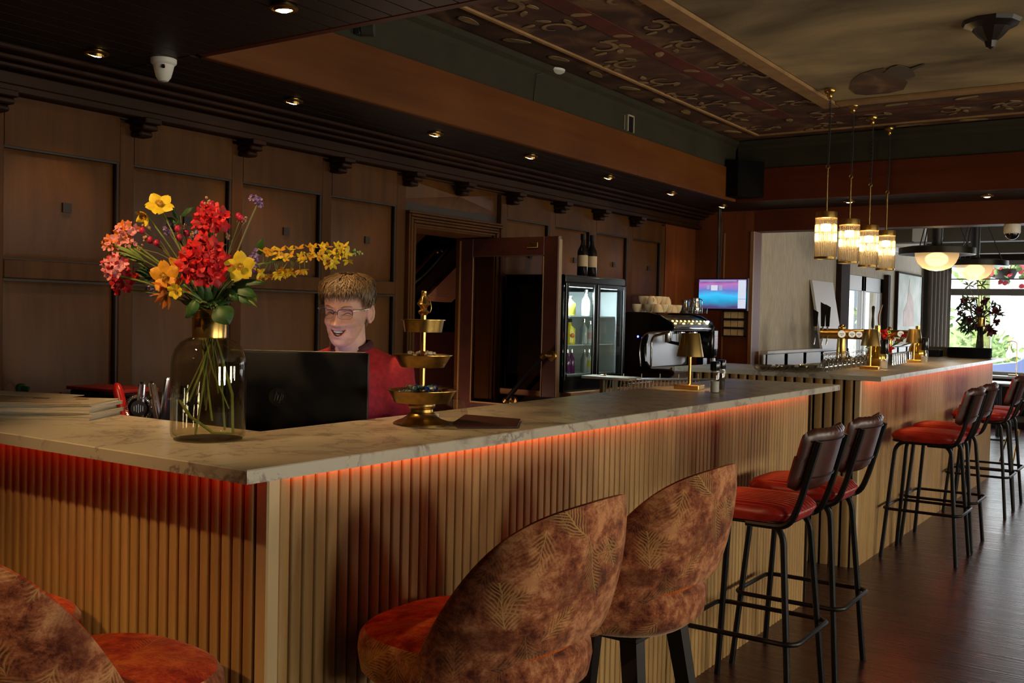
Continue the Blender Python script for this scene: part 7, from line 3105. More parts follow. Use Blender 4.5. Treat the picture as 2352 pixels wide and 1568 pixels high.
# dark speakers tucked under the beams
p = at(585, 112, 2, 2.56)
mb = MB()
mb.hull([(0, 0, 0), (0.22, 0, 0), (0.22, 0.10, 0.03), (0, 0.14, 0.03)], [(0, 0, 0.17), (0.22, 0, 0.17), (0.22, 0.12, 0.16), (0, 0.16, 0.16)])
o = mb.build('speaker', BLACK, None, 20)
o.location = (FASCIA_X0 + 0.005, Y_NEAR + 0.01, SOFFIT_Z + 0.05)
tag(o, 'dark loudspeaker in the near corner under the long beam', 'speaker')
mb = MB()
mb.hull([(0.0, 0, 0), (0.24, 0, 0), (0.10, -0.22, 0.0), (0.0, -0.22, 0)], [(0.0, 0, 0.30), (0.24, 0, 0.30), (0.10, -0.22, 0.30), (0.0, -0.22, 0.30)])
o = mb.build('speaker', pbr('dark_speaker', (0.0025, 0.002, 0.002), 0.8, spec=0.1), None, 20)
o.location = (FASCIA_X0 + 0.004, Y_CROSS - 0.004, 2.52)
tag(o, 'dark loudspeaker in the far corner where the two beams meet', 'speaker')
p = at(838, 66, 0, FASCIA_X0 + 0.03)
mb = MB()
mb.tube([(0, 0, 0), (0.05, 0.03, 0.0)], [0.03, 0.034], 14)
mb.box((-0.01, 0, 0.0), (0.03, 0.05, 0.05))
o = mb.build('projector_spot', pbr('grey_spot', (0.05, 0.055, 0.045), 0.4), None, 30)
o.location = (FASCIA_X0 + 0.012, p.y, p.z)
tag(o, 'small dark stage spot clamped on the frieze near the soffit edge', 'stage spot')

# ================================================================== far room
# pale board leaning on the wainscot, painting
a, b_ = at(1864, 648, 0, FW + 0.10), at(1916, 800, 0, FW + 0.10)
mb = MB()
y0, y1 = 10.0, 10.72
mb.hull([(FW + 0.16, y0, 1.216), (FW + 0.16, y1, 1.216), (FW + 0.03, y1, 1.93), (FW + 0.03, y0, 1.93)], [(FW + 0.135, y0, 1.216), (FW + 0.135, y1, 1.216), (FW + 0.005, y1, 1.93), (FW + 0.005, y0, 1.93)])
o = mb.build('pale_board', pbr('pale_board_face', (0.56, 0.55, 0.56), 0.5), None, 0)
o.location = (0, 0.46, 0)
tag(o, 'tall pale board standing on the wainscot behind the beer taps', 'board')


def painting_mat():
    m = bpy.data.materials.new('faded_canvas')
    m.use_nodes = True
    nt, N, L = nodes_of(m)
    b = N['Principled BSDF']
    b.inputs['Roughness'].default_value = 0.6
    tc = N.new('ShaderNodeTexCoord')
    n = N.new('ShaderNodeTexNoise')
    n.inputs['Scale'].default_value = 3.2
    n.inputs['Detail'].default_value = 5
    L.new(tc.outputs['Object'], n.inputs['Vector'])
    r = N.new('ShaderNodeValToRGB')
    e = r.color_ramp.elements
    e[0].position, e[1].position = 0.34, 0.66
    e[0].color, e[1].color = (0.30, 0.36, 0.29, 1), (0.56, 0.58, 0.52, 1)
    L.new(n.outputs['Fac'], r.inputs[0])
    L.new(r.outputs[0], b.inputs['Base Color'])
    return m


pa, pb2 = at(2057, 628, 0, FW), at(2112, 637, 0, FW)
pcy, phy = (pa.y + pb2.y) / 2, (pb2.y - pa.y) / 2
t = thing('painting', 'large pale painting of a reddish church spire on the far left wall', 'painting', (FW + 0.02, pcy, 1.76))
mb = MB()
ph = 0.41
mb.box((0, 0, 0), (0.03, phy * 2, ph * 2), mi=0)
for q_, pts in enumerate((((-0.35, -0.30), (0.30, -0.30), (0.24, 0.0), (0.05, 0.16), (-0.05, 0.12), (-0.35, -0.1)), ((-0.16, 0.06), (0.06, 0.06), (0.0, 0.18), (-0.05, 0.36), (-0.12, 0.15)))):
    mb.hull([(0.0152, x_ * phy * 1.4, z_) for x_, z_ in pts], [(0.0165 + 0.0008 * q_, x_ * phy * 1.4, z_) for x_, z_ in pts], 1)
mb.build('canvas', [painting_mat(), pbr('faded_red_paint', (0.42, 0.27, 0.21), 0.6, vary=0.2, scale=8)], t, 0)
mb = MB()
for s in (-1, 1):
    mb.box((0.004, s * (phy + 0.012), 0), (0.045, 0.024, ph * 2 + 0.048))
    mb.box((0.004, 0, s * (ph + 0.012)), (0.045, phy * 2, 0.024))
mb.build('frame', DARK_PAINT, t, 0)
# filament bulb table lamp on the sill
p = at(2316, 830, 1, 16.3)
t = thing('bulb_lamp', 'small hook shaped lamp with a glowing filament bulb on the window sill', 'table lamp', (p.x, 16.36, WZ0 - 0.02))
mb = MB()
mb.box((0.06, 0, 0.012), (0.12, 0.10, 0.024))
mb.tube(bend([(0.10, 0, 0.02), (0.10, 0, 0.50), (0.0, 0, 0.52), (0.0, 0, 0.44)], 0.04, 5), 0.006, 8)
mb.build('hook', BRASS_DULL, t, 40)
mb = MB()
mb.lathe([(0.014, 0.44), (0.016, 0.40), (0.045, 0.34), (0.050, 0.30), (0.035, 0.26), (0.001, 0.25)], (0, 0, 0), 18)
mb.build('bulb', glow('filament_bulb', (1.0, 0.72, 0.30), 4), t, 60)
# dark lounge chair and a table by the window, at the right edge
p = Vector((-1.50, 12.1, 0))
t = thing('tub_chair', 'dark brown tub chair on slim legs near the street window', 'chair', p, 0.4)
mb = MB()
ro_, ri_ = [], []
for j in range(6):
    zz = 0.42 + 0.40 * j / 5
    ro_.append(mb.ring([((0.30 + 0.03 * j / 5) * math.cos(a), (0.30 + 0.03 * j / 5) * math.sin(a), zz - 0.10 * (1 - math.cos(a - 0.0)) * (j / 5)) for a in [-2.0 + 4.0 * i / 24 for i in range(25)]]))
    ri_.append(mb.ring([((0.25 + 0.03 * j / 5) * math.cos(a), (0.25 + 0.03 * j / 5) * math.sin(a), zz - 0.10 * (1 - math.cos(a - 0.0)) * (j / 5)) for a in [-2.0 + 4.0 * i / 24 for i in range(25)]]))
mb.skin(ro_, False)
mb.skin(ri_, False)
mb.skin([ro_[-1], ri_[-1]], False)
mb.skin([ro_[0], ri_[0]], False)
mb.skin([[r[0] for r in ro_], [r[0] for r in ri_]], False)
mb.skin([[r[-1] for r in ro_], [r[-1] for r in ri_]], False)
mb.build('backrest', pbr('dark_brown_leather', (0.020, 0.014, 0.011), 0.4), t, 50)
mb = MB()
mb.lathe([(0.24, 0.40), (0.27, 0.43), (0.27, 0.48), (0.22, 0.51), (0.001, 0.52)], (0, 0, 0), 30, cap0=True, cap1=False)
mb.build('seat', pbr('dark_brown_leather', (0.020, 0.014, 0.011), 0.4), t, 50)
for sx, sy in ((1, 1), (1, -1), (-1, 1), (-1, -1)):
    mb = MB()
    mb.tube([(0.16 * sx, 0.16 * sy, 0.42), (0.24 * sx, 0.24 * sy, 0.0)], [0.012, 0.008], 8)
    mb.build('leg', BRASS_DULL, t, 40)
t = thing('bistro_table', 'dark round bistro table before the street window', 'table', (-2.2, 14.6, 0))
mb = MB()
mb.lathe([(0.36, 0.715), (0.37, 0.72), (0.37, 0.745), (0.36, 0.75), (0.001, 0.75)], (0, 0, 0), 40, cap0=True, cap1=False)
mb.build('tabletop', DARK_WOOD, t, 30)
mb = MB()
mb.tube([(0, 0, 0.02), (0, 0, 0.715)], 0.03, 14)
mb.lathe([(0.22, 0.0), (0.21, 0.02), (0.03, 0.04)], (0, 0, 0), 30)
mb.build('pedestal_foot', BLACK_METAL, t, 40)

# ================================================================== outside the windows
CAR_B = pbr('pale_blue_car_paint', (0.09, 0.12, 0.24), 0.25, coat=0.6)
cp = at(2352, 855, 1, 20.5)
t = thing('parked_car', 'pale blue car parked outside the street window', 'car', (-1.55, 21.5, -0.10), 0)
prof = [(-2.05, 0.32), (-2.08, 0.60), (-1.95, 0.82), (-1.30, 0.92), (-0.85, 1.30), (-0.30, 1.46), (0.50, 1.46), (1.25, 1.20), (1.75, 0.98), (2.05, 0.90), (2.10, 0.60), (2.05, 0.32)]
mb = MB()
rings = []
for y, k_, zs_ in ((-0.86, 0.985, 0.90), (-0.80, 1.0, 1.0), (0.80, 1.0, 1.0), (0.86, 0.985, 0.90)):
    rings.append(mb.ring([(x * k_, y * (0.86 if z > 1.0 else 1.0), 0.32 + (z - 0.32) * (zs_ if z > 1.0 else 1.0)) for x, z in prof]))
mb.skin(rings, True, False, True, True)
mb.build('body', CAR_B, t, 30)
mb = MB()
for s in (-1, 1):
    for pts in ([(-1.12, 0.95), (-0.78, 1.27), (-0.10, 1.38), (-0.10, 0.95)], [(-0.02, 0.95), (-0.02, 1.38), (0.50, 1.38), (1.20, 1.12), (1.20, 0.97)]):
        mb.hull([(x, s * (0.862 if z < 1.0 else 0.765), z) for x, z in pts], [(x, s * (0.880 if z < 1.0 else 0.775), z) for x, z in pts])
mb.build('window_glass', BLACK_GLOSS, t, 0)
for x in (-1.30, 1.30):
    for s in (-1, 1):
        mb = MB()
        mb.tube([(x, s * 0.70, 0.32), (x, s * 0.89, 0.32)], 0.32, 28)
        w = mb.build('wheel', BLACK, t, 40)
        mb = MB()
        mb.tube([(x, s * 0.892, 0.32), (x, s * 0.897, 0.32)], 0.20, 20)
        mb.build('hubcap', STEEL_DULL, w, 40)
HEDGE = pbr('hedge_green', (0.22, 0.33, 0.12), 0.8, vary=0.6, scale=6)
orn = random.Random(4)


def bush(name, label, loc, rx, ry, rz_, n, mat, cat='bush'):
    mb = MB()
    for k in range(n):
        d = Vector((orn.gauss(0, 1), orn.gauss(0, 1), orn.gauss(0, 1))).normalized()
        c = Vector((d.x * rx * orn.uniform(0.6, 1), d.y * ry * orn.uniform(0.6, 1), rz_ + d.z * rz_ * orn.uniform(0.6, 1)))
        e = c + (d + Vector((orn.uniform(-1, 1), orn.uniform(-1, 1), orn.uniform(-0.6, 1)))).normalized() * orn.uniform(0.12, 0.24)
        leaf_shape(mb, c, e, 0.10, d)
    mb.ball((0, 0, rz_), (rx * 0.8, ry * 0.8, rz_ * 0.9), 14)
    o = mb.build(name, mat, None, 60)
    o.location = loc
    tag(o, label, cat)


bush('clipped_hedge', 'clipped green hedge across the street behind the big bouquet', (-4.6, 24.5, -0.1), 1.4, 0.5, 0.8, 500, HEDGE, 'hedge')
bush('bush', 'loose green bush outside at the side of the street window', (-6.3, 26.5, -0.1), 1.2, 1.0, 1.5, 500, HEDGE)
bush('bush', 'green bush outside seen through the glazed side door', (-7.5, 16.0, -0.1), 1.0, 1.6, 1.1, 400, HEDGE)
t = thing('street_tree', 'tree with a pale green trunk outside the street window', 'tree', (-3.75, 22.6, -0.1))
mb = MB()
mb.tube([(0, 0, 0), (0.03, 0, 1.2), (-0.02, 0, 2.4), (0.1, 0, 4.0)], [0.16, 0.13, 0.12, 0.08], 14)
mb.build('trunk', pbr('mossy_bark', (0.22, 0.26, 0.09), 0.9, vary=0.4, scale=9), t, 60)
mb = MB()
for k in range(420):
    d = Vector((orn.gauss(0, 1), orn.gauss(0, 1), orn.gauss(0, 1))).normalized() * orn.uniform(0.3, 1.5)
    c = Vector((0.1, 0, 3.9)) + d
    leaf_shape(mb, c, c + Vector((orn.uniform(-1, 1), orn.uniform(-1, 1), orn.uniform(-1, 1))) * 0.25, 0.12)
mb.build('crown', HEDGE, t, 60)
t = thing('hanging_basket', 'hanging basket of red flowers outside above the transom of the street window', 'flower basket', (-2.72, 18.2, 2.42))
mb = MB()
mb.lathe([(0.001, -0.20), (0.14, -0.15), (0.20, -0.02), (0.21, 0.0)], (0, 0, 0), 20, cap0=False)
mb.build('basket', DARK_WOOD, t, 50)
for nm, mt, n_, r_ in (('blooms', pbr('basket_red', (0.55, 0.04, 0.06), 0.6), 90, 0.42), ('leaves', HEDGE, 90, 0.40)):
    mb = MB()
    for k in range(n_):
        c = Vector((orn.gauss(0, 1) * r_ * 0.6, orn.gauss(0, 1) * r_ * 0.4, orn.gauss(0, 1) * r_ * 0.35 + 0.05))
        petal_mesh(mb, c, Vector((orn.uniform(-1, 1), -1, orn.uniform(-1, 1))), orn.uniform(0, 6), 0.09, 0.09, 0.3, 0, 0, 4, 4)
    mb.build(nm, mt, t, 60)
mb = MB()
mb.tube([(0, 0, 0.0), (0, 0.0, 1.2)], 0.01, 6)
mb.build('hook', BLACK_METAL, t, 40)


def brick_mat():
    m = bpy.data.materials.new('brick_house')
    m.use_nodes = True
    nt, N, L = nodes_of(m)
    b = N['Principled BSDF']
    b.inputs['Roughness'].default_value = 0.85
    tc = N.new('ShaderNodeTexCoord')
    mp = N.new('ShaderNodeMapping')
    mp.inputs['Rotation'].default_value = (PI / 2, 0, 0)
    L.new(tc.outputs['Object'], mp.inputs['Vector'])
    br = N.new('ShaderNodeTexBrick')
    br.inputs['Scale'].default_value = 1
    br.inputs['Brick Width'].default_value = 0.22
    br.inputs['Row Height'].default_value = 0.075
    br.inputs['Mortar Size'].default_value = 0.010
    br.inputs['Color1'].default_value = (0.55, 0.42, 0.38, 1)
    br.inputs['Color2'].default_value = (0.48, 0.36, 0.34, 1)
    br.inputs['Mortar'].default_value = (0.6, 0.58, 0.56, 1)
    L.new(mp.outputs[0], br.inputs['Vector'])
    L.new(br.outputs['Color'], b.inputs['Base Color'])
    return m


t = thing('brick_house', 'brick house with a white window across the street', 'house', (at(2322, 700, 1, 31).x + 2.6, 31, -0.1))
mb = MB()
mb.box((0.9, 0.2, 2.6), (7.0, 0.4, 5.2))
mb.build('wall', brick_mat(), t, 0)
mb = MB()
mb.hull([(-2.9, -0.4, 5.2), (4.7, -0.4, 5.2), (4.7, 3.6, 7.6), (-2.9, 3.6, 7.6)], [(-2.9, -0.4, 5.4), (4.7, -0.4, 5.4), (4.7, 3.6, 7.8), (-2.9, 3.6, 7.8)])
mb.build('roof', pbr('roof_tiles', (0.10, 0.06, 0.05), 0.8), t, 0)
for x in (-1.2, 1.4):
    mb = MB()
    for s in (-1, 1):
        mb.box((x + s * 0.55, -0.02, 1.7), (0.08, 0.08, 1.7))
        mb.box((x, -0.02, 1.7 + s * 0.81), (1.1, 0.08, 0.08))
    mb.box((x, -0.02, 2.05), (1.1, 0.06, 0.05))
    w = mb.build('window', pbr('white_window', (0.7, 0.7, 0.7), 0.5), t, 0)
    mb = MB()
    mb.box((x, 0.0, 1.7), (1.05, 0.02, 1.6))
    mb.build('pane', pbr('dark_pane', (0.08, 0.10, 0.12), 0.08), w, 0)
t = thing('white_house', 'white house gable with a dark roof farther along the street', 'house', (-11.5, 36, -0.1))
mb = MB()
mb.box((0, 0, 2.6), (8, 4, 5.2))
mb.hull([(-4, -2, 5.2), (4, -2, 5.2), (0, -2, 8.4)], [(-4, 2, 5.2), (4, 2, 5.2), (0, 2, 8.4)])
mb.build('wall', pbr('white_render', (0.68, 0.68, 0.66), 0.8), t, 0)
mb = MB()
mb.hull([(-4.3, -2.2, 5.0), (0, -2.2, 8.5), (0, -2.2, 8.75), (-4.5, -2.2, 5.15)], [(-4.3, 2.2, 5.0), (0, 2.2, 8.5), (0, 2.2, 8.75), (-4.5, 2.2, 5.15)])
mb.hull([(4.3, -2.2, 5.0), (0, -2.2, 8.5), (0, -2.2, 8.75), (4.5, -2.2, 5.15)], [(4.3, 2.2, 5.0), (0, 2.2, 8.5), (0, 2.2, 8.75), (4.5, 2.2, 5.15)])
mb.build('roof', pbr('roof_tiles', (0.10, 0.06, 0.05), 0.8), t, 0)
for x in (-1.8, 1.8):
    mb = MB()
    mb.box((x, -2.02, 2.0), (1.2, 0.06, 1.5))
    mb.build('window', pbr('dark_pane', (0.08, 0.10, 0.12), 0.08), t, 0)
# ================================================================== the woman behind the bar
SKIN = pbr('skin', (0.58, 0.33, 0.24), 0.5, sss=0.15, vary=0.10, scale=40)
LIP = pbr('lip', (0.52, 0.23, 0.18), 0.4)
MOUTH = pbr('mouth_inside', (0.07, 0.010, 0.012), 0.5)
HP = dep(797, 710, 3.5)
FDIR = Vector((0.373, -0.927, 0)).normalized()
HYAW = math.atan2(-FDIR.x, FDIR.y)
HM = Matrix.Translation(HP) @ Matrix.Rotation(HYAW, 4, 'Z') @ Matrix.Rotation(math.radians(-9), 4, 'X') @ Matrix.Rotation(math.radians(-2), 4, 'Y')
HMI = HM.inverted()
PX, PY = HP.x - FDIR.x * 0.045, HP.y - FDIR.y * 0.045
woman = thing('person', 'smiling woman with short grey hair and glasses in a red cardigan behind the till', 'person', (PX, PY, 0))
WB = Vector((PX, PY, 0))

HPROF = [(-0.122, 0.012, 0.070, 0.030), (-0.117, 0.024, 0.081, 0.010), (-0.105, 0.037, 0.088, 0.0), (-0.085, 0.049, 0.090, -0.02), (-0.06, 0.059, 0.087, -0.05), (-0.03, 0.066, 0.086, -0.075), (0.0, 0.070, 0.086, -0.09),
         (0.03, 0.073, 0.088, -0.10), (0.06, 0.073, 0.083, -0.102), (0.085, 0.064, 0.066, -0.092), (0.102, 0.046, 0.040, -0.070), (0.112, 0.022, 0.010, -0.042), (0.115, 0.004, -0.010, -0.020)]


def hsec(z):
    for a, b in zip(HPROF[:-1], HPROF[1:]):
        if a[0] <= z <= b[0]:
            t = (z - a[0]) / (b[0] - a[0])
            t = t * t * (3 - 2 * t) * 0.4 + t * 0.6
            return [a[i] + (b[i] - a[i]) * t for i in (1, 2, 3)]
    return HPROF[0][1:] if z < HPROF[0][0] else HPROF[-1][1:]


def gau(x, z, cx, cz, sx, sz):
    return math.exp(-((x - cx) / sx) ** 2 - ((z - cz) / sz) ** 2)


def mouth_in(x, z):
    u = x / 0.027
    if abs(u) >= 1:
        return 0.0
    zu, zl = -0.0615 + 0.004 * u * u, -0.0800 + 0.0205 * u * u
    if zl < z < zu:
        return min(1.0, 4 * (z - zl) * (zu - z) / max(1e-6, (zu - zl) ** 2) * 1.6)
    return 0.0


def head_pt(a, z, off=0.0, feat=True):
    w, yf, yb = hsec(z)
    cy = (yf + yb) / 2
    hy = (yf - yb) / 2
    c, s = math.cos(a), math.sin(a)
    e = 2.25
    k = 1.0 / ((abs(c) ** e + abs(s) ** e) ** (1 / e))
    x, y = w * k * s, cy + hy * k * c
    n = Vector((s / max(w, 0.02), c / max(hy, 0.02), 0)).normalized()
    d = off
    if feat and c > 0:
        nz = 0.0
        if -0.052 < z < 0.012:
            t = (0.012 - z) / 0.052
            amp = 0.004 + 0.027 * min(1, t) ** 1.3 if z > -0.040 else 0.031 * max(0, (z + 0.052) / 0.012)
            nz = amp * math.exp(-(x / (0.0070 + 0.0075 * min(1, t))) ** 2)
        y += nz
        y += 0.013 * (gau(x, z, 0.0165, -0.040, 0.0065, 0.007) + gau(x, z, -0.0165, -0.040, 0.0065, 0.007))
        ax = abs(x)
        d += -0.010 * gau(ax, z, 0.032, -0.003, 0.015, 0.010)
        d += 0.006 * gau(ax, z, 0.030, 0.018, 0.020, 0.007)
        d += 0.009 * gau(ax, z, 0.042, -0.036, 0.019, 0.014)
        d += 0.004 * gau(ax, z, 0.031, -0.006, 0.012, 0.005)
        d += -0.0045 * gau(ax, z, 0.026 + (-0.045 - z) * 0.40, z, 0.0045, 1) * (1 if -0.085 < z < -0.045 else 0)
        d += 0.007 * gau(x, z, 0, -0.109, 0.018, 0.010)
        d += -0.003 * gau(x, z, 0, -0.094, 0.018, 0.004)
        d += 0.006 * gau(x, z, 0, -0.068, 0.032, 0.020)
        m = mouth_in(x, z)
        d += -0.015 * m
        if m == 0:
            u = min(1, abs(x) / 0.030)
            d += 0.0030 * math.exp(-((z - (-0.0590 + 0.005 * u * u)) / 0.0030) ** 2) * (1 - u ** 4)
            d += 0.0040 * math.exp(-((z - (-0.0835 + 0.022 * u * u)) / 0.0035) ** 2) * (1 - u ** 4)
    return Vector((x, y, z)) + n * d


def oval(c, rx, ry, ax, ay, n=24):
    return [c + ax * (rx * math.cos(2 * PI * k / n)) + ay * (ry * math.sin(2 * PI * k / n)) for k in range(n)]


SIDE = Vector((FDIR.y, -FDIR.x, 0))       # her right hand side, image left
if (HM.to_3x3() @ Vector((1, 0, 0))).dot(SIDE) < 0:
    SIDE = -SIDE
UPV = Vector((0, 0, 1))


def body_pt(s, f, z):
    return WB + SIDE * s + FDIR * f + UPV * z


def torso(mb, secs, n=30):
    rings = [mb.ring(oval(body_pt(0, f, z), rx, ry, SIDE, FDIR, n)) for z, rx, ry, f in secs]
    mb.skin(rings, True, False, True, True)


def limb(mb, pts, rs, seg=16):
    mb.tube(pts, rs, seg)
    for p, r in zip(pts, rs):
        mb.ball(p, r, 12)


def hand(mb, wrist, fwd, side, up):
    """palm, four unequal bent fingers, and a thumb from the side of the palm"""
    a = wrist + fwd * 0.018
    b = wrist + fwd * 0.085
    r0 = mb.ring(oval(a, 0.028, 0.014, side, up, 14))
    rm = mb.ring(oval((a + b) / 2, 0.040, 0.015, side, up, 14))
    r1 = mb.ring(oval(b, 0.042, 0.012, side, up, 14))
    mb.skin([r0, rm, r1], True, False, True, True)
    for k, (o, ln) in enumerate(((-0.031, 0.060), (-0.0105, 0.076), (0.0105, 0.082), (0.031, 0.072))):
        p0 = b + side * o - fwd * 0.008
        p1 = p0 + fwd * ln * 0.48 + side * o * 0.10 + up * 0.006
        p2 = p1 + fwd * ln * 0.32 - up * 0.010
        p3 = p2 + fwd * ln * 0.20 - up * 0.016
        mb.tube([p0, p1, p2, p3], [0.0092, 0.0086, 0.0078, 0.0062], 10)
        mb.ball(p3, 0.0062, 8)
    t0 = wrist + fwd * 0.028 + side * 0.026
    t1 = t0 + fwd * 0.022 + side * 0.026 - up * 0.006
    t2 = t1 + fwd * 0.028 + side * 0.010 - up * 0.006
    mb.tube([t0, t1, t2], [0.0125, 0.0105, 0.0075], 10)
    mb.ball(t2, 0.0075, 8)


def remeshed(mb, name, mats, parent, voxel, smooth_it=2, fac=0.5):
    me = bpy.data.meshes.new(name + '_raw')
    bmesh.ops.recalc_face_normals(mb.bm, faces=mb.bm.faces[:])
    mb.bm.to_mesh(me)
    mb.bm.free()
    o = bpy.data.objects.new(name + '_raw', me)
    COL.objects.link(o)
    m = o.modifiers.new('join', 'REMESH')
    m.mode = 'VOXEL'
    m.voxel_size = voxel
    if smooth_it:
        s = o.modifiers.new('soften', 'SMOOTH')
        s.iterations = smooth_it
        s.factor = fac
    dg = bpy.context.evaluated_depsgraph_get()
    me2 = bpy.data.meshes.new_from_object(o.evaluated_get(dg))
    bpy.data.objects.remove(o)
    me2.name = name
    me2.materials.clear()
    for k in mats:
        me2.materials.append(k)
    me2.polygons.foreach_set('use_smooth', [True] * len(me2.polygons))
    r = bpy.data.objects.new(name, me2)
    COL.objects.link(r)
    r.parent = parent
    r.location = -Vector(parent.location)
    return r


mb = MB()
NA, NZ = 128, 110
rows = []
for j in range(NZ):
    z = -0.122 + 0.237 * j / (NZ - 1)
    rows.append(mb.ring([HM @ head_pt(2 * PI * i / NA, z) for i in range(NA)]))
mb.skin(rows, True, False, True, True)
# ears
for s in (-1, 1):
    c = Vector((s * 0.070, -0.014, -0.014))
    ring_o = []
    for k in range(18):
        a = 2 * PI * k / 18
        ring_o.append(HM @ (c + Vector((s * (0.010 + 0.006 * math.cos(a)), -0.014 * math.cos(a) - 0.004, 0.031 * math.sin(a) * (0.80 if math.sin(a) < 0 else 1)))))
    mb.tube(ring_o, 0.0055, 8, True)
    mb.ball(HM @ (c + Vector((s * 0.006, -0.004, 0))), (0.006, 0.011, 0.023), 12, rot=HM.to_3x3().to_4x4())
    mb.ball(HM @ (c + Vector((s * 0.010, 0.004, -0.026))), 0.008, 10)
# neck
n0 = HM @ Vector((0, -0.025, -0.055))
n1 = body_pt(0, 0.0, 1.335)
rings = []
for k in range(7):
    t = k / 6
    rings.append(mb.ring(oval(n0.lerp(n1, t), 0.052 + 0.012 * t ** 3, 0.054 + 0.010 * t ** 3, SIDE, FDIR, 28)))
mb.skin(rings, True, False, True, True)
for s in (-1, 1):       # the two neck cords
    mb.tube([HM @ Vector((s * 0.045, -0.02, -0.07)), body_pt(s * 0.030, 0.035, 1.345)], [0.012, 0.010], 10)
torso(mb, [(0.80, 0.165, 0.12, -0.02), (0.90, 0.175, 0.125, -0.02), (1.02, 0.145, 0.105, -0.01), (1.15, 0.155, 0.115, 0.0), (1.24, 0.165, 0.105, -0.005), (1.30, 0.145, 0.085, -0.01), (1.345, 0.085, 0.065, -0.005), (1.365, 0.060, 0.055, 0.0)])
ELB, WRI = [], []
for s in (-1, 1):
    sh, el = body_pt(s * 0.165, -0.01, 1.285), body_pt(s * 0.225, 0.0, 1.02)
    wr_ = body_pt(s * 0.15, 0.155, 1.045)
    limb(mb, [sh, sh.lerp(el, 0.5), el], [0.052, 0.044, 0.036])
    limb(mb, [el, el.lerp(wr_, 0.4), wr_], [0.036, 0.034, 0.023])
    fw_ = (wr_ - el).normalized()
    hand(mb, wr_, FDIR, SIDE * (-s), UPV)
    limb(mb, [body_pt(s * 0.085, -0.02, 0.86), body_pt(s * 0.095, 0.0, 0.46), body_pt(s * 0.095, -0.03, 0.09)], [0.085, 0.055, 0.036])
    limb(mb, [body_pt(s * 0.095, -0.03, 0.05), body_pt(s * 0.105, 0.12, 0.032)], [0.036, 0.028])
body = remeshed(mb, 'body', [SKIN, LIP, MOUTH], woman, 0.0034, 1, 0.5)
for p in body.data.polygons:
    q = HMI @ p.center
    if q.y > 0.05 and abs(q.x) < 0.034 and -0.095 < q.z < -0.050:
        m = mouth_in(q.x, q.z)
        u = min(1, abs(q.x) / 0.029)
        if m > 0.05:
            p.material_index = 2
        elif u < 1 and (-0.0605 + 0.004 * u * u < q.z < -0.0570 + 0.0045 * u * u or -0.0865 + 0.020 * u * u < q.z < -0.0795 + 0.0205 * u * u):
            p.material_index = 1


def hpart(mb, name, mats, smooth=50, parent=None):
    o = mb.build(name, mats, parent or woman, smooth)
    if parent is None:
        o.location = -WB
    return o


# teeth, shut smiling eyes, brows
mb = MB()
for row, (zt, zb, yo) in enumerate(((-0.0625, -0.0695, 0.0), (-0.0745, -0.0785, -0.002))):
    for k in range(-4, 5):
        x = k * 0.0048
        u = x / 0.027
        y = head_pt(0.0, -0.068)[1] + 0.005 - 0.6 * x * x / 0.03 + yo
        dz = (0.004 if row == 0 else 0.012) * u * u
        if row == 1 and abs(k) > 2:
            continue
        vs = mb.box((x, y, (zt + zb) / 2 + dz), (0.0045, 0.004, zt - zb), bevel=0.0008)
bmesh.ops.transform(mb.bm, matrix=HM, verts=mb.bm.verts)
hpart(mb, 'teeth', pbr('teeth', (0.72, 0.66, 0.52), 0.3), 40)


def face_at(x, z, lift=0.0):
    """point on the face front at local x, z"""
    lo, hi = -1.5, 1.5
    for _ in range(30):
        m_ = (lo + hi) / 2
        if head_pt(m_, z).x < x:
            lo = m_
        else:
            hi = m_
    p = head_pt((lo + hi) / 2, z)
    return p + Vector((0, lift, 0))


for s in (-1, 1):
    mb, mbr = MB(), MB()
    pts = []
    for k in range(9):
        t = k / 8
        x = s * (0.019 + 0.027 * t)
        pts.append(HM @ face_at(x, -0.006 + 0.006 * math.sin(PI * t) - 0.002 * t, 0.001))
    mb.tube(pts, [0.0008 + 0.0009 * math.sin(PI * k / 8) for k in range(9)], 6)
    pts2 = [HM @ face_at(s * (0.020 + 0.026 * k / 8), 0.0035 + 0.005 * math.sin(PI * k / 8), 0.0005) for k in range(9)]
    mb.tube(pts2, 0.0007, 6)
    ptb = [HM @ face_at(s * (0.014 + 0.034 * k / 8), 0.017 + 0.006 * math.sin(PI * k / 8 * 0.8), 0.0008) for k in range(9)]
    mbr.tube(ptb, [0.0012 + 0.0016 * math.sin(PI * k / 8) for k in range(9)], 6)
    hpart(mb, 'eyelid', pbr('lash_brown', (0.085, 0.040, 0.030), 0.6))
    hpart(mbr, 'eyebrow', pbr('brow_grey', (0.26, 0.16, 0.11), 0.8))

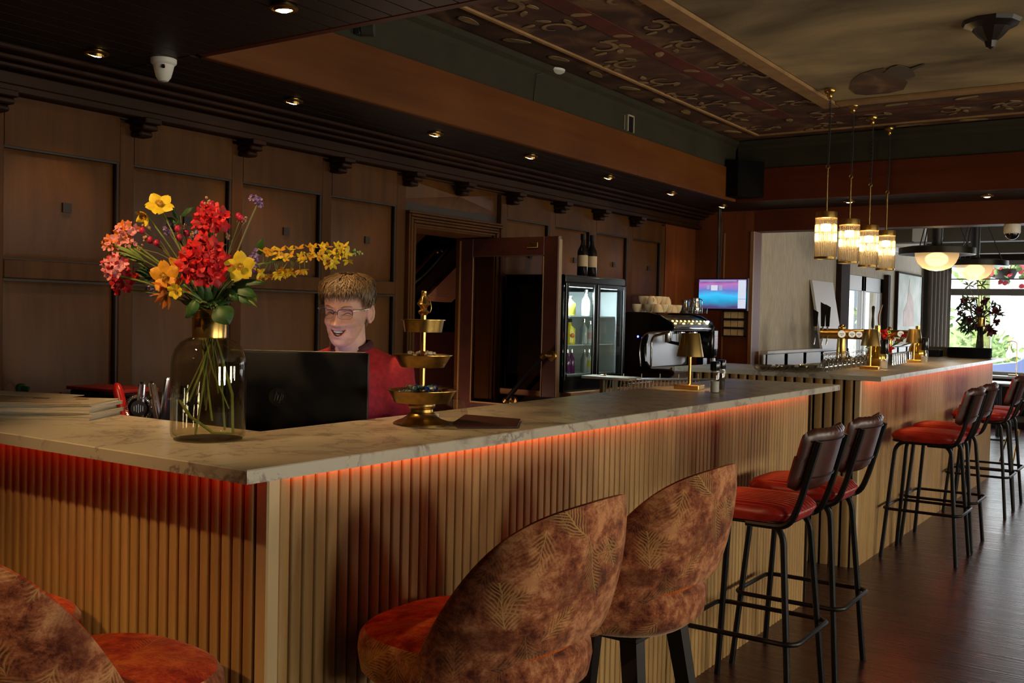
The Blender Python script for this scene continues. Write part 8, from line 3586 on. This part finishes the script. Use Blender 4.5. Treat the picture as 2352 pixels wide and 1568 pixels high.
# glasses
gl = bpy.data.objects.new('spectacles', None)
COL.objects.link(gl)
gl.parent = woman
gl.location = -WB
fr_, ln_ = MB(), MB()
for s in (-1, 1):
    cx, cz, w, h, y = s * 0.033, -0.001, 0.0265, 0.0165, 0.104
    pts, inner_ = [], []
    for k in range(28):
        a = 2 * PI * k / 28
        e = 3.2
        c, sn = math.cos(a), math.sin(a)
        q = 1 / ((abs(c) ** e + abs(sn) ** e) ** (1 / e))
        x_, z_ = cx + w * q * c, cz + h * q * sn + (0.002 if s * c > 0 and sn > 0 else 0)
        pts.append(HM @ Vector((x_, y - 0.30 * (abs(x_) - 0.012) ** 2 * 8, z_)))
    # heavier brow line on top, thin rim under
    fr_.tube(pts, [0.0015 if math.sin(2 * PI * k / 28) > -0.2 else 0.0005 for k in range(28)], 6, True)
    ln_.bm.faces.new(ln_.ring(pts))
    ox = cx + s * w
    fr_.tube([HM @ Vector((ox, y - 0.008, cz + 0.012)), HM @ Vector((s * 0.0755, 0.075, cz + 0.012)), HM @ Vector((s * 0.0790, 0.02, cz + 0.008)), HM @ Vector((s * 0.079, -0.020, 0.004))], 0.0017, 6, mi=1)
fr_.tube([HM @ Vector((-0.008, 0.1035, 0.004)), HM @ Vector((0, 0.106, 0.007)), HM @ Vector((0.008, 0.1035, 0.004))], 0.0014, 6)
hpart(fr_, 'frame', [pbr('violet_frame', (0.030, 0.020, 0.060), 0.35), pbr('silver_temple', (0.6, 0.58, 0.56), 0.25, 0.8)], 60, gl)
hpart(ln_, 'lens', thin_glass('spectacle_lens', (0.95, 0.94, 0.97), 1.5, 0.01, 0.02), 0, gl)

# short layered hair
HAIRM = pbr('grey_brown_hair', (0.15, 0.092, 0.042), 0.45, spec=0.5, vary=0.5, scale=160, stretch=(1, 1, 0.3))
hr = random.Random(12)
mb = MB()
# close cap under the strands
rows = []
for j in range(26):
    t = j / 25
    row = []
    for i in range(72):
        a = 2 * PI * i / 72
        fz = 0.066 if math.cos(a) > 0.72 else (-0.040 if math.cos(a) < -0.42 else 0.066 + (-0.036) * min(1, (0.72 - math.cos(a)) / 0.35))
        z = fz + (0.1145 - fz) * t
        row.append(HM @ head_pt(a, z, 0.006, False))
    rows.append(mb.ring(row))
mb.skin(rows, True, cap1=True)


def strand(a0, z0, a1, z1, lift, wid, tipout):
    pts, rs = [], []
    n = 6
    for k in range(n):
        t = k / (n - 1)
        a = a0 + (a1 - a0) * t
        z = z0 + (z1 - z0) * t
        off = 0.005 + lift * math.sin(PI * min(1, t * 0.9 + 0.1)) + tipout * t * t
        p = head_pt(a, max(-0.1, min(0.1135, z)), off, False)
        p.z += lift * 0.45 * (1 - t)
        pts.append(HM @ p)
        rs.append(wid * (1 - 0.75 * t) * (0.6 + 0.4 * math.sin(PI * min(1, t + 0.25))))
    mb.tube(pts, rs, 4, flat=(1.0, 0.45))


for k in range(1500):
    a1 = hr.uniform(0, 2 * PI)
    c = math.cos(a1)
    lvl = hr.random() ** 0.8
    if c > 0.62:
        zend = 0.050 + hr.uniform(-0.020, 0.020)       # fringe
    elif c > 0.30:
        zend = 0.048 - 0.062 * min(1, (0.62 - c) / 0.30) + hr.uniform(-0.010, 0.012)
    elif c > -0.40:
        zend = 0.010 + hr.uniform(-0.010, 0.010)       # cut short above the ear
    else:
        zend = -0.062 + hr.uniform(-0.012, 0.02)
    zs_ = 0.112 - 0.10 * lvl * (1 if c < 0.3 else 0.45)
    zend = zs_ - (zs_ - zend) * hr.uniform(0.55, 1.0)
    a0 = a1 + hr.uniform(-0.5, 0.5) * (1.0 if zs_ > 0.09 else 0.25)
    strand(a0, zs_, a1, zend, hr.uniform(0.005, 0.017), hr.uniform(0.0013, 0.0030), hr.uniform(-0.003, 0.007))
for k in range(220):     # tufts standing off the crown
    a1 = hr.uniform(0, 2 * PI)
    strand(a1 + hr.uniform(-0.9, 0.9), 0.1125, a1, hr.uniform(0.055, 0.09), hr.uniform(0.012, 0.028), hr.uniform(0.0012, 0.0022), hr.uniform(0.004, 0.016))
hpart(mb, 'hair', HAIRM, 60)

# red cardigan with a darker placket and collar; dark trousers; shoes
RED_KNIT = pbr('red_knit', (0.24, 0.005, 0.009), 0.85, vary=0.25, scale=60, bump=0.2)
mb = MB()
torso(mb, [(0.80, 0.185, 0.140, -0.02), (0.90, 0.190, 0.142, -0.02), (1.02, 0.165, 0.124, -0.01), (1.15, 0.174, 0.132, 0.0), (1.24, 0.184, 0.122, -0.005), (1.30, 0.168, 0.100, -0.01), (1.345, 0.105, 0.076, -0.012), (1.372, 0.074, 0.058, -0.016)])
for s in (-1, 1):
    sh, el = body_pt(s * 0.168, -0.01, 1.285), body_pt(s * 0.228, 0.0, 1.02)
    wr_ = body_pt(s * 0.158, 0.125, 1.040)
    limb(mb, [body_pt(s * 0.06, -0.012, 1.352), sh, sh.lerp(el, 0.5), el], [0.030, 0.064, 0.056, 0.048])
    limb(mb, [el, el.lerp(wr_, 0.5), wr_], [0.048, 0.044, 0.036])
remeshed(mb, 'cardigan', [RED_KNIT], woman, 0.0075, 4, 0.5)
mb = MB()
cpts = []
for k in range(25):
    a = math.radians(40 + 280 * k / 24)
    cpts.append(body_pt(0.070 * math.sin(a), 0.060 * math.cos(a) - 0.010, 1.385 - 0.030 * max(0, math.cos(a))))
mb.tube(cpts, 0.014, 10, flat=(0.5, 1.2))
for s in (-1, 1):
    mb.tube([body_pt(s * 0.046, 0.038, 1.362), body_pt(s * 0.028, 0.098, 1.28), body_pt(s * 0.012, 0.128, 1.15), body_pt(s * 0.012, 0.126, 0.95)], 0.014, 8, flat=(1.2, 0.5))
hpart(mb, 'collar', pbr('dark_red_collar', (0.050, 0.006, 0.008), 0.8))
mb = MB()
torso(mb, [(0.76, 0.172, 0.130, -0.02), (0.86, 0.180, 0.136, -0.02), (0.92, 0.176, 0.130, -0.02)])
for s in (-1, 1):
    limb(mb, [body_pt(s * 0.088, -0.02, 0.84), body_pt(s * 0.095, 0.0, 0.46), body_pt(s * 0.095, -0.03, 0.08)], [0.096, 0.070, 0.056])
remeshed(mb, 'trousers', [pbr('dark_trousers', (0.012, 0.012, 0.016), 0.8)], woman, 0.010, 3, 0.5)
for s in (-1, 1):
    mb = MB()
    r_ = []
    for k, (f, w, h) in enumerate(((-0.085, 0.026, 0.05), (-0.06, 0.036, 0.075), (0.0, 0.040, 0.08), (0.06, 0.044, 0.055), (0.12, 0.042, 0.042), (0.160, 0.022, 0.030))):
        c = body_pt(s * 0.10, f, 0)
        r_.append(mb.ring([c + SIDE * (w * math.cos(a)) + UPV * max(0.0, h * 0.5 + h * 0.5 * math.sin(a)) for a in [2 * PI * i / 16 for i in range(16)]]))
    mb.skin(r_, True, False, True, True)
    hpart(mb, 'shoe', BLACK, 60)
# ================================================================== ceiling spotlights


def spot(name, label, x, y, z, tilt=(0.0, 0.0), power=14, col=(1.0, 0.60, 0.26), cone=75, lens=40, aim=None):
    t = thing(name, label, 'spotlight', (x, y, z), 0, 'recessed ceiling spotlights')
    rot = Matrix.Rotation(tilt[0], 4, 'X') @ Matrix.Rotation(tilt[1], 4, 'Y')
    mb = MB()
    mb.lathe([(0.032, 0.0), (0.046, -0.002), (0.047, -0.008), (0.040, -0.012), (0.033, -0.010), (0.032, 0.0)], (0, 0, -0.004), 24, cap0=False, cap1=False)
    mb.lathe([(0.028, 0.03), (0.031, -0.016), (0.029, -0.018), (0.027, -0.012), (0.026, 0.028)], (0, 0, 0), 20, cap0=False, cap1=False, mat=rot)
    mb.build('trim_ring', BRASS_DULL, t)
    mb = MB()
    mb.lathe([(0.001, -0.024), (0.014, -0.0225), (0.023, -0.0185), (0.0275, -0.012)], (0, 0, 0), 20, cap0=False, cap1=False, mat=rot)
    mb.build('lens', glow('spot_lens', (1.0, 0.70, 0.36), lens), t, 0)
    l = bpy.data.lights.new('spot_lamp', 'SPOT')
    l.energy = power
    l.color = col
    l.spot_size = math.radians(cone)
    l.spot_blend = 0.7
    l.shadow_soft_size = 0.025
    o = bpy.data.objects.new('spot_lamp', l)
    COL.objects.link(o)
    o.parent = t
    o.location = (0, 0, -0.045)
    o.rotation_euler = rot.to_euler()
    return t


SP = [(-2.526, 2.317, 18, 'lit ceiling spotlight at the top edge of the picture, above the bouquet'), (-3.619, 2.352, 14, 'lit ceiling spotlight left of the white camera dome'),
      (-3.599, 3.37, 16, 'lit ceiling spotlight in the soffit right of the white camera dome'), (-3.543, 4.373, 10, 'small dim ceiling spotlight in the soffit above the doorway'),
      (-3.505, 5.273, 14, 'lit ceiling spotlight in the soffit below the wall socket'), (-3.52, 6.30, 14, 'lit ceiling spotlight in the soffit above the wine bottles'),
      (-3.517, 7.319, 14, 'lit ceiling spotlight in the soffit above the coffee machine'), (-3.511, 8.338, 12, 'lit ceiling spotlight in the soffit corner over the television'),
      (-2.434, 8.40, 12, 'lit ceiling spotlight under the cross beam between the pendants'), (-1.405, 8.45, 12, 'lit ceiling spotlight under the cross beam, rightmost')]
for x, y, p, lab in SP:
    spot('ceiling_spotlight', lab, x, y, SOFFIT_Z, (0.10, 0.30 if x < -3 else 0.0), p * (0.75 if x < -3 else 3.0))
spot('ceiling_spotlight', 'unseen ceiling spotlight added to light the bouquet from the front', -2.25, 0.75, SOFFIT_Z, (0.78, 0.0), 80, (1.0, 0.62, 0.28), cone=58)  # extra spot out of view, added to brighten the flowers from the viewer's side
# unseen shaded pendant added for orange light, its shade keeping it below the countertop
t = thing('pendant_lamp', 'unseen dark shaded pendant added behind the viewer, throwing orange light on the short bar side', 'pendant lamp', (-2.2, -0.40, SOFFIT_Z))
LB, LR, LRAD = 2.30 - SOFFIT_Z, 2.192 - SOFFIT_Z, 0.15
mb = MB()
mb.lathe([(LRAD, LR), (LRAD, LR + 0.12), (0.05, LR + 0.19), (0.02, LR + 0.20), (0.02, LR + 0.17), (LRAD - 0.006, LR + 0.115), (LRAD - 0.004, LR)], (0, 0, 0), 64, cap0=False, cap1=False)
mb.build('lamp_shade', pbr('dark_shade', (0.05, 0.03, 0.02), 0.8), t, 40)
mb = MB()
mb.lathe([(0.05, 0.0), (0.05, -0.012), (0.008, -0.02), (0.008, LR + 0.18)], (0, 0, 0), 20)
mb.build('canopy', BLACK_METAL, t, 40)
l = bpy.data.lights.new('pendant_glow', 'POINT')
l.energy = 85
l.color = (1.0, 0.52, 0.16)
l.shadow_soft_size = 0.012
o = bpy.data.objects.new('pendant_glow', l)
COL.objects.link(o)
o.parent = t
o.location = (0, 0, LB)
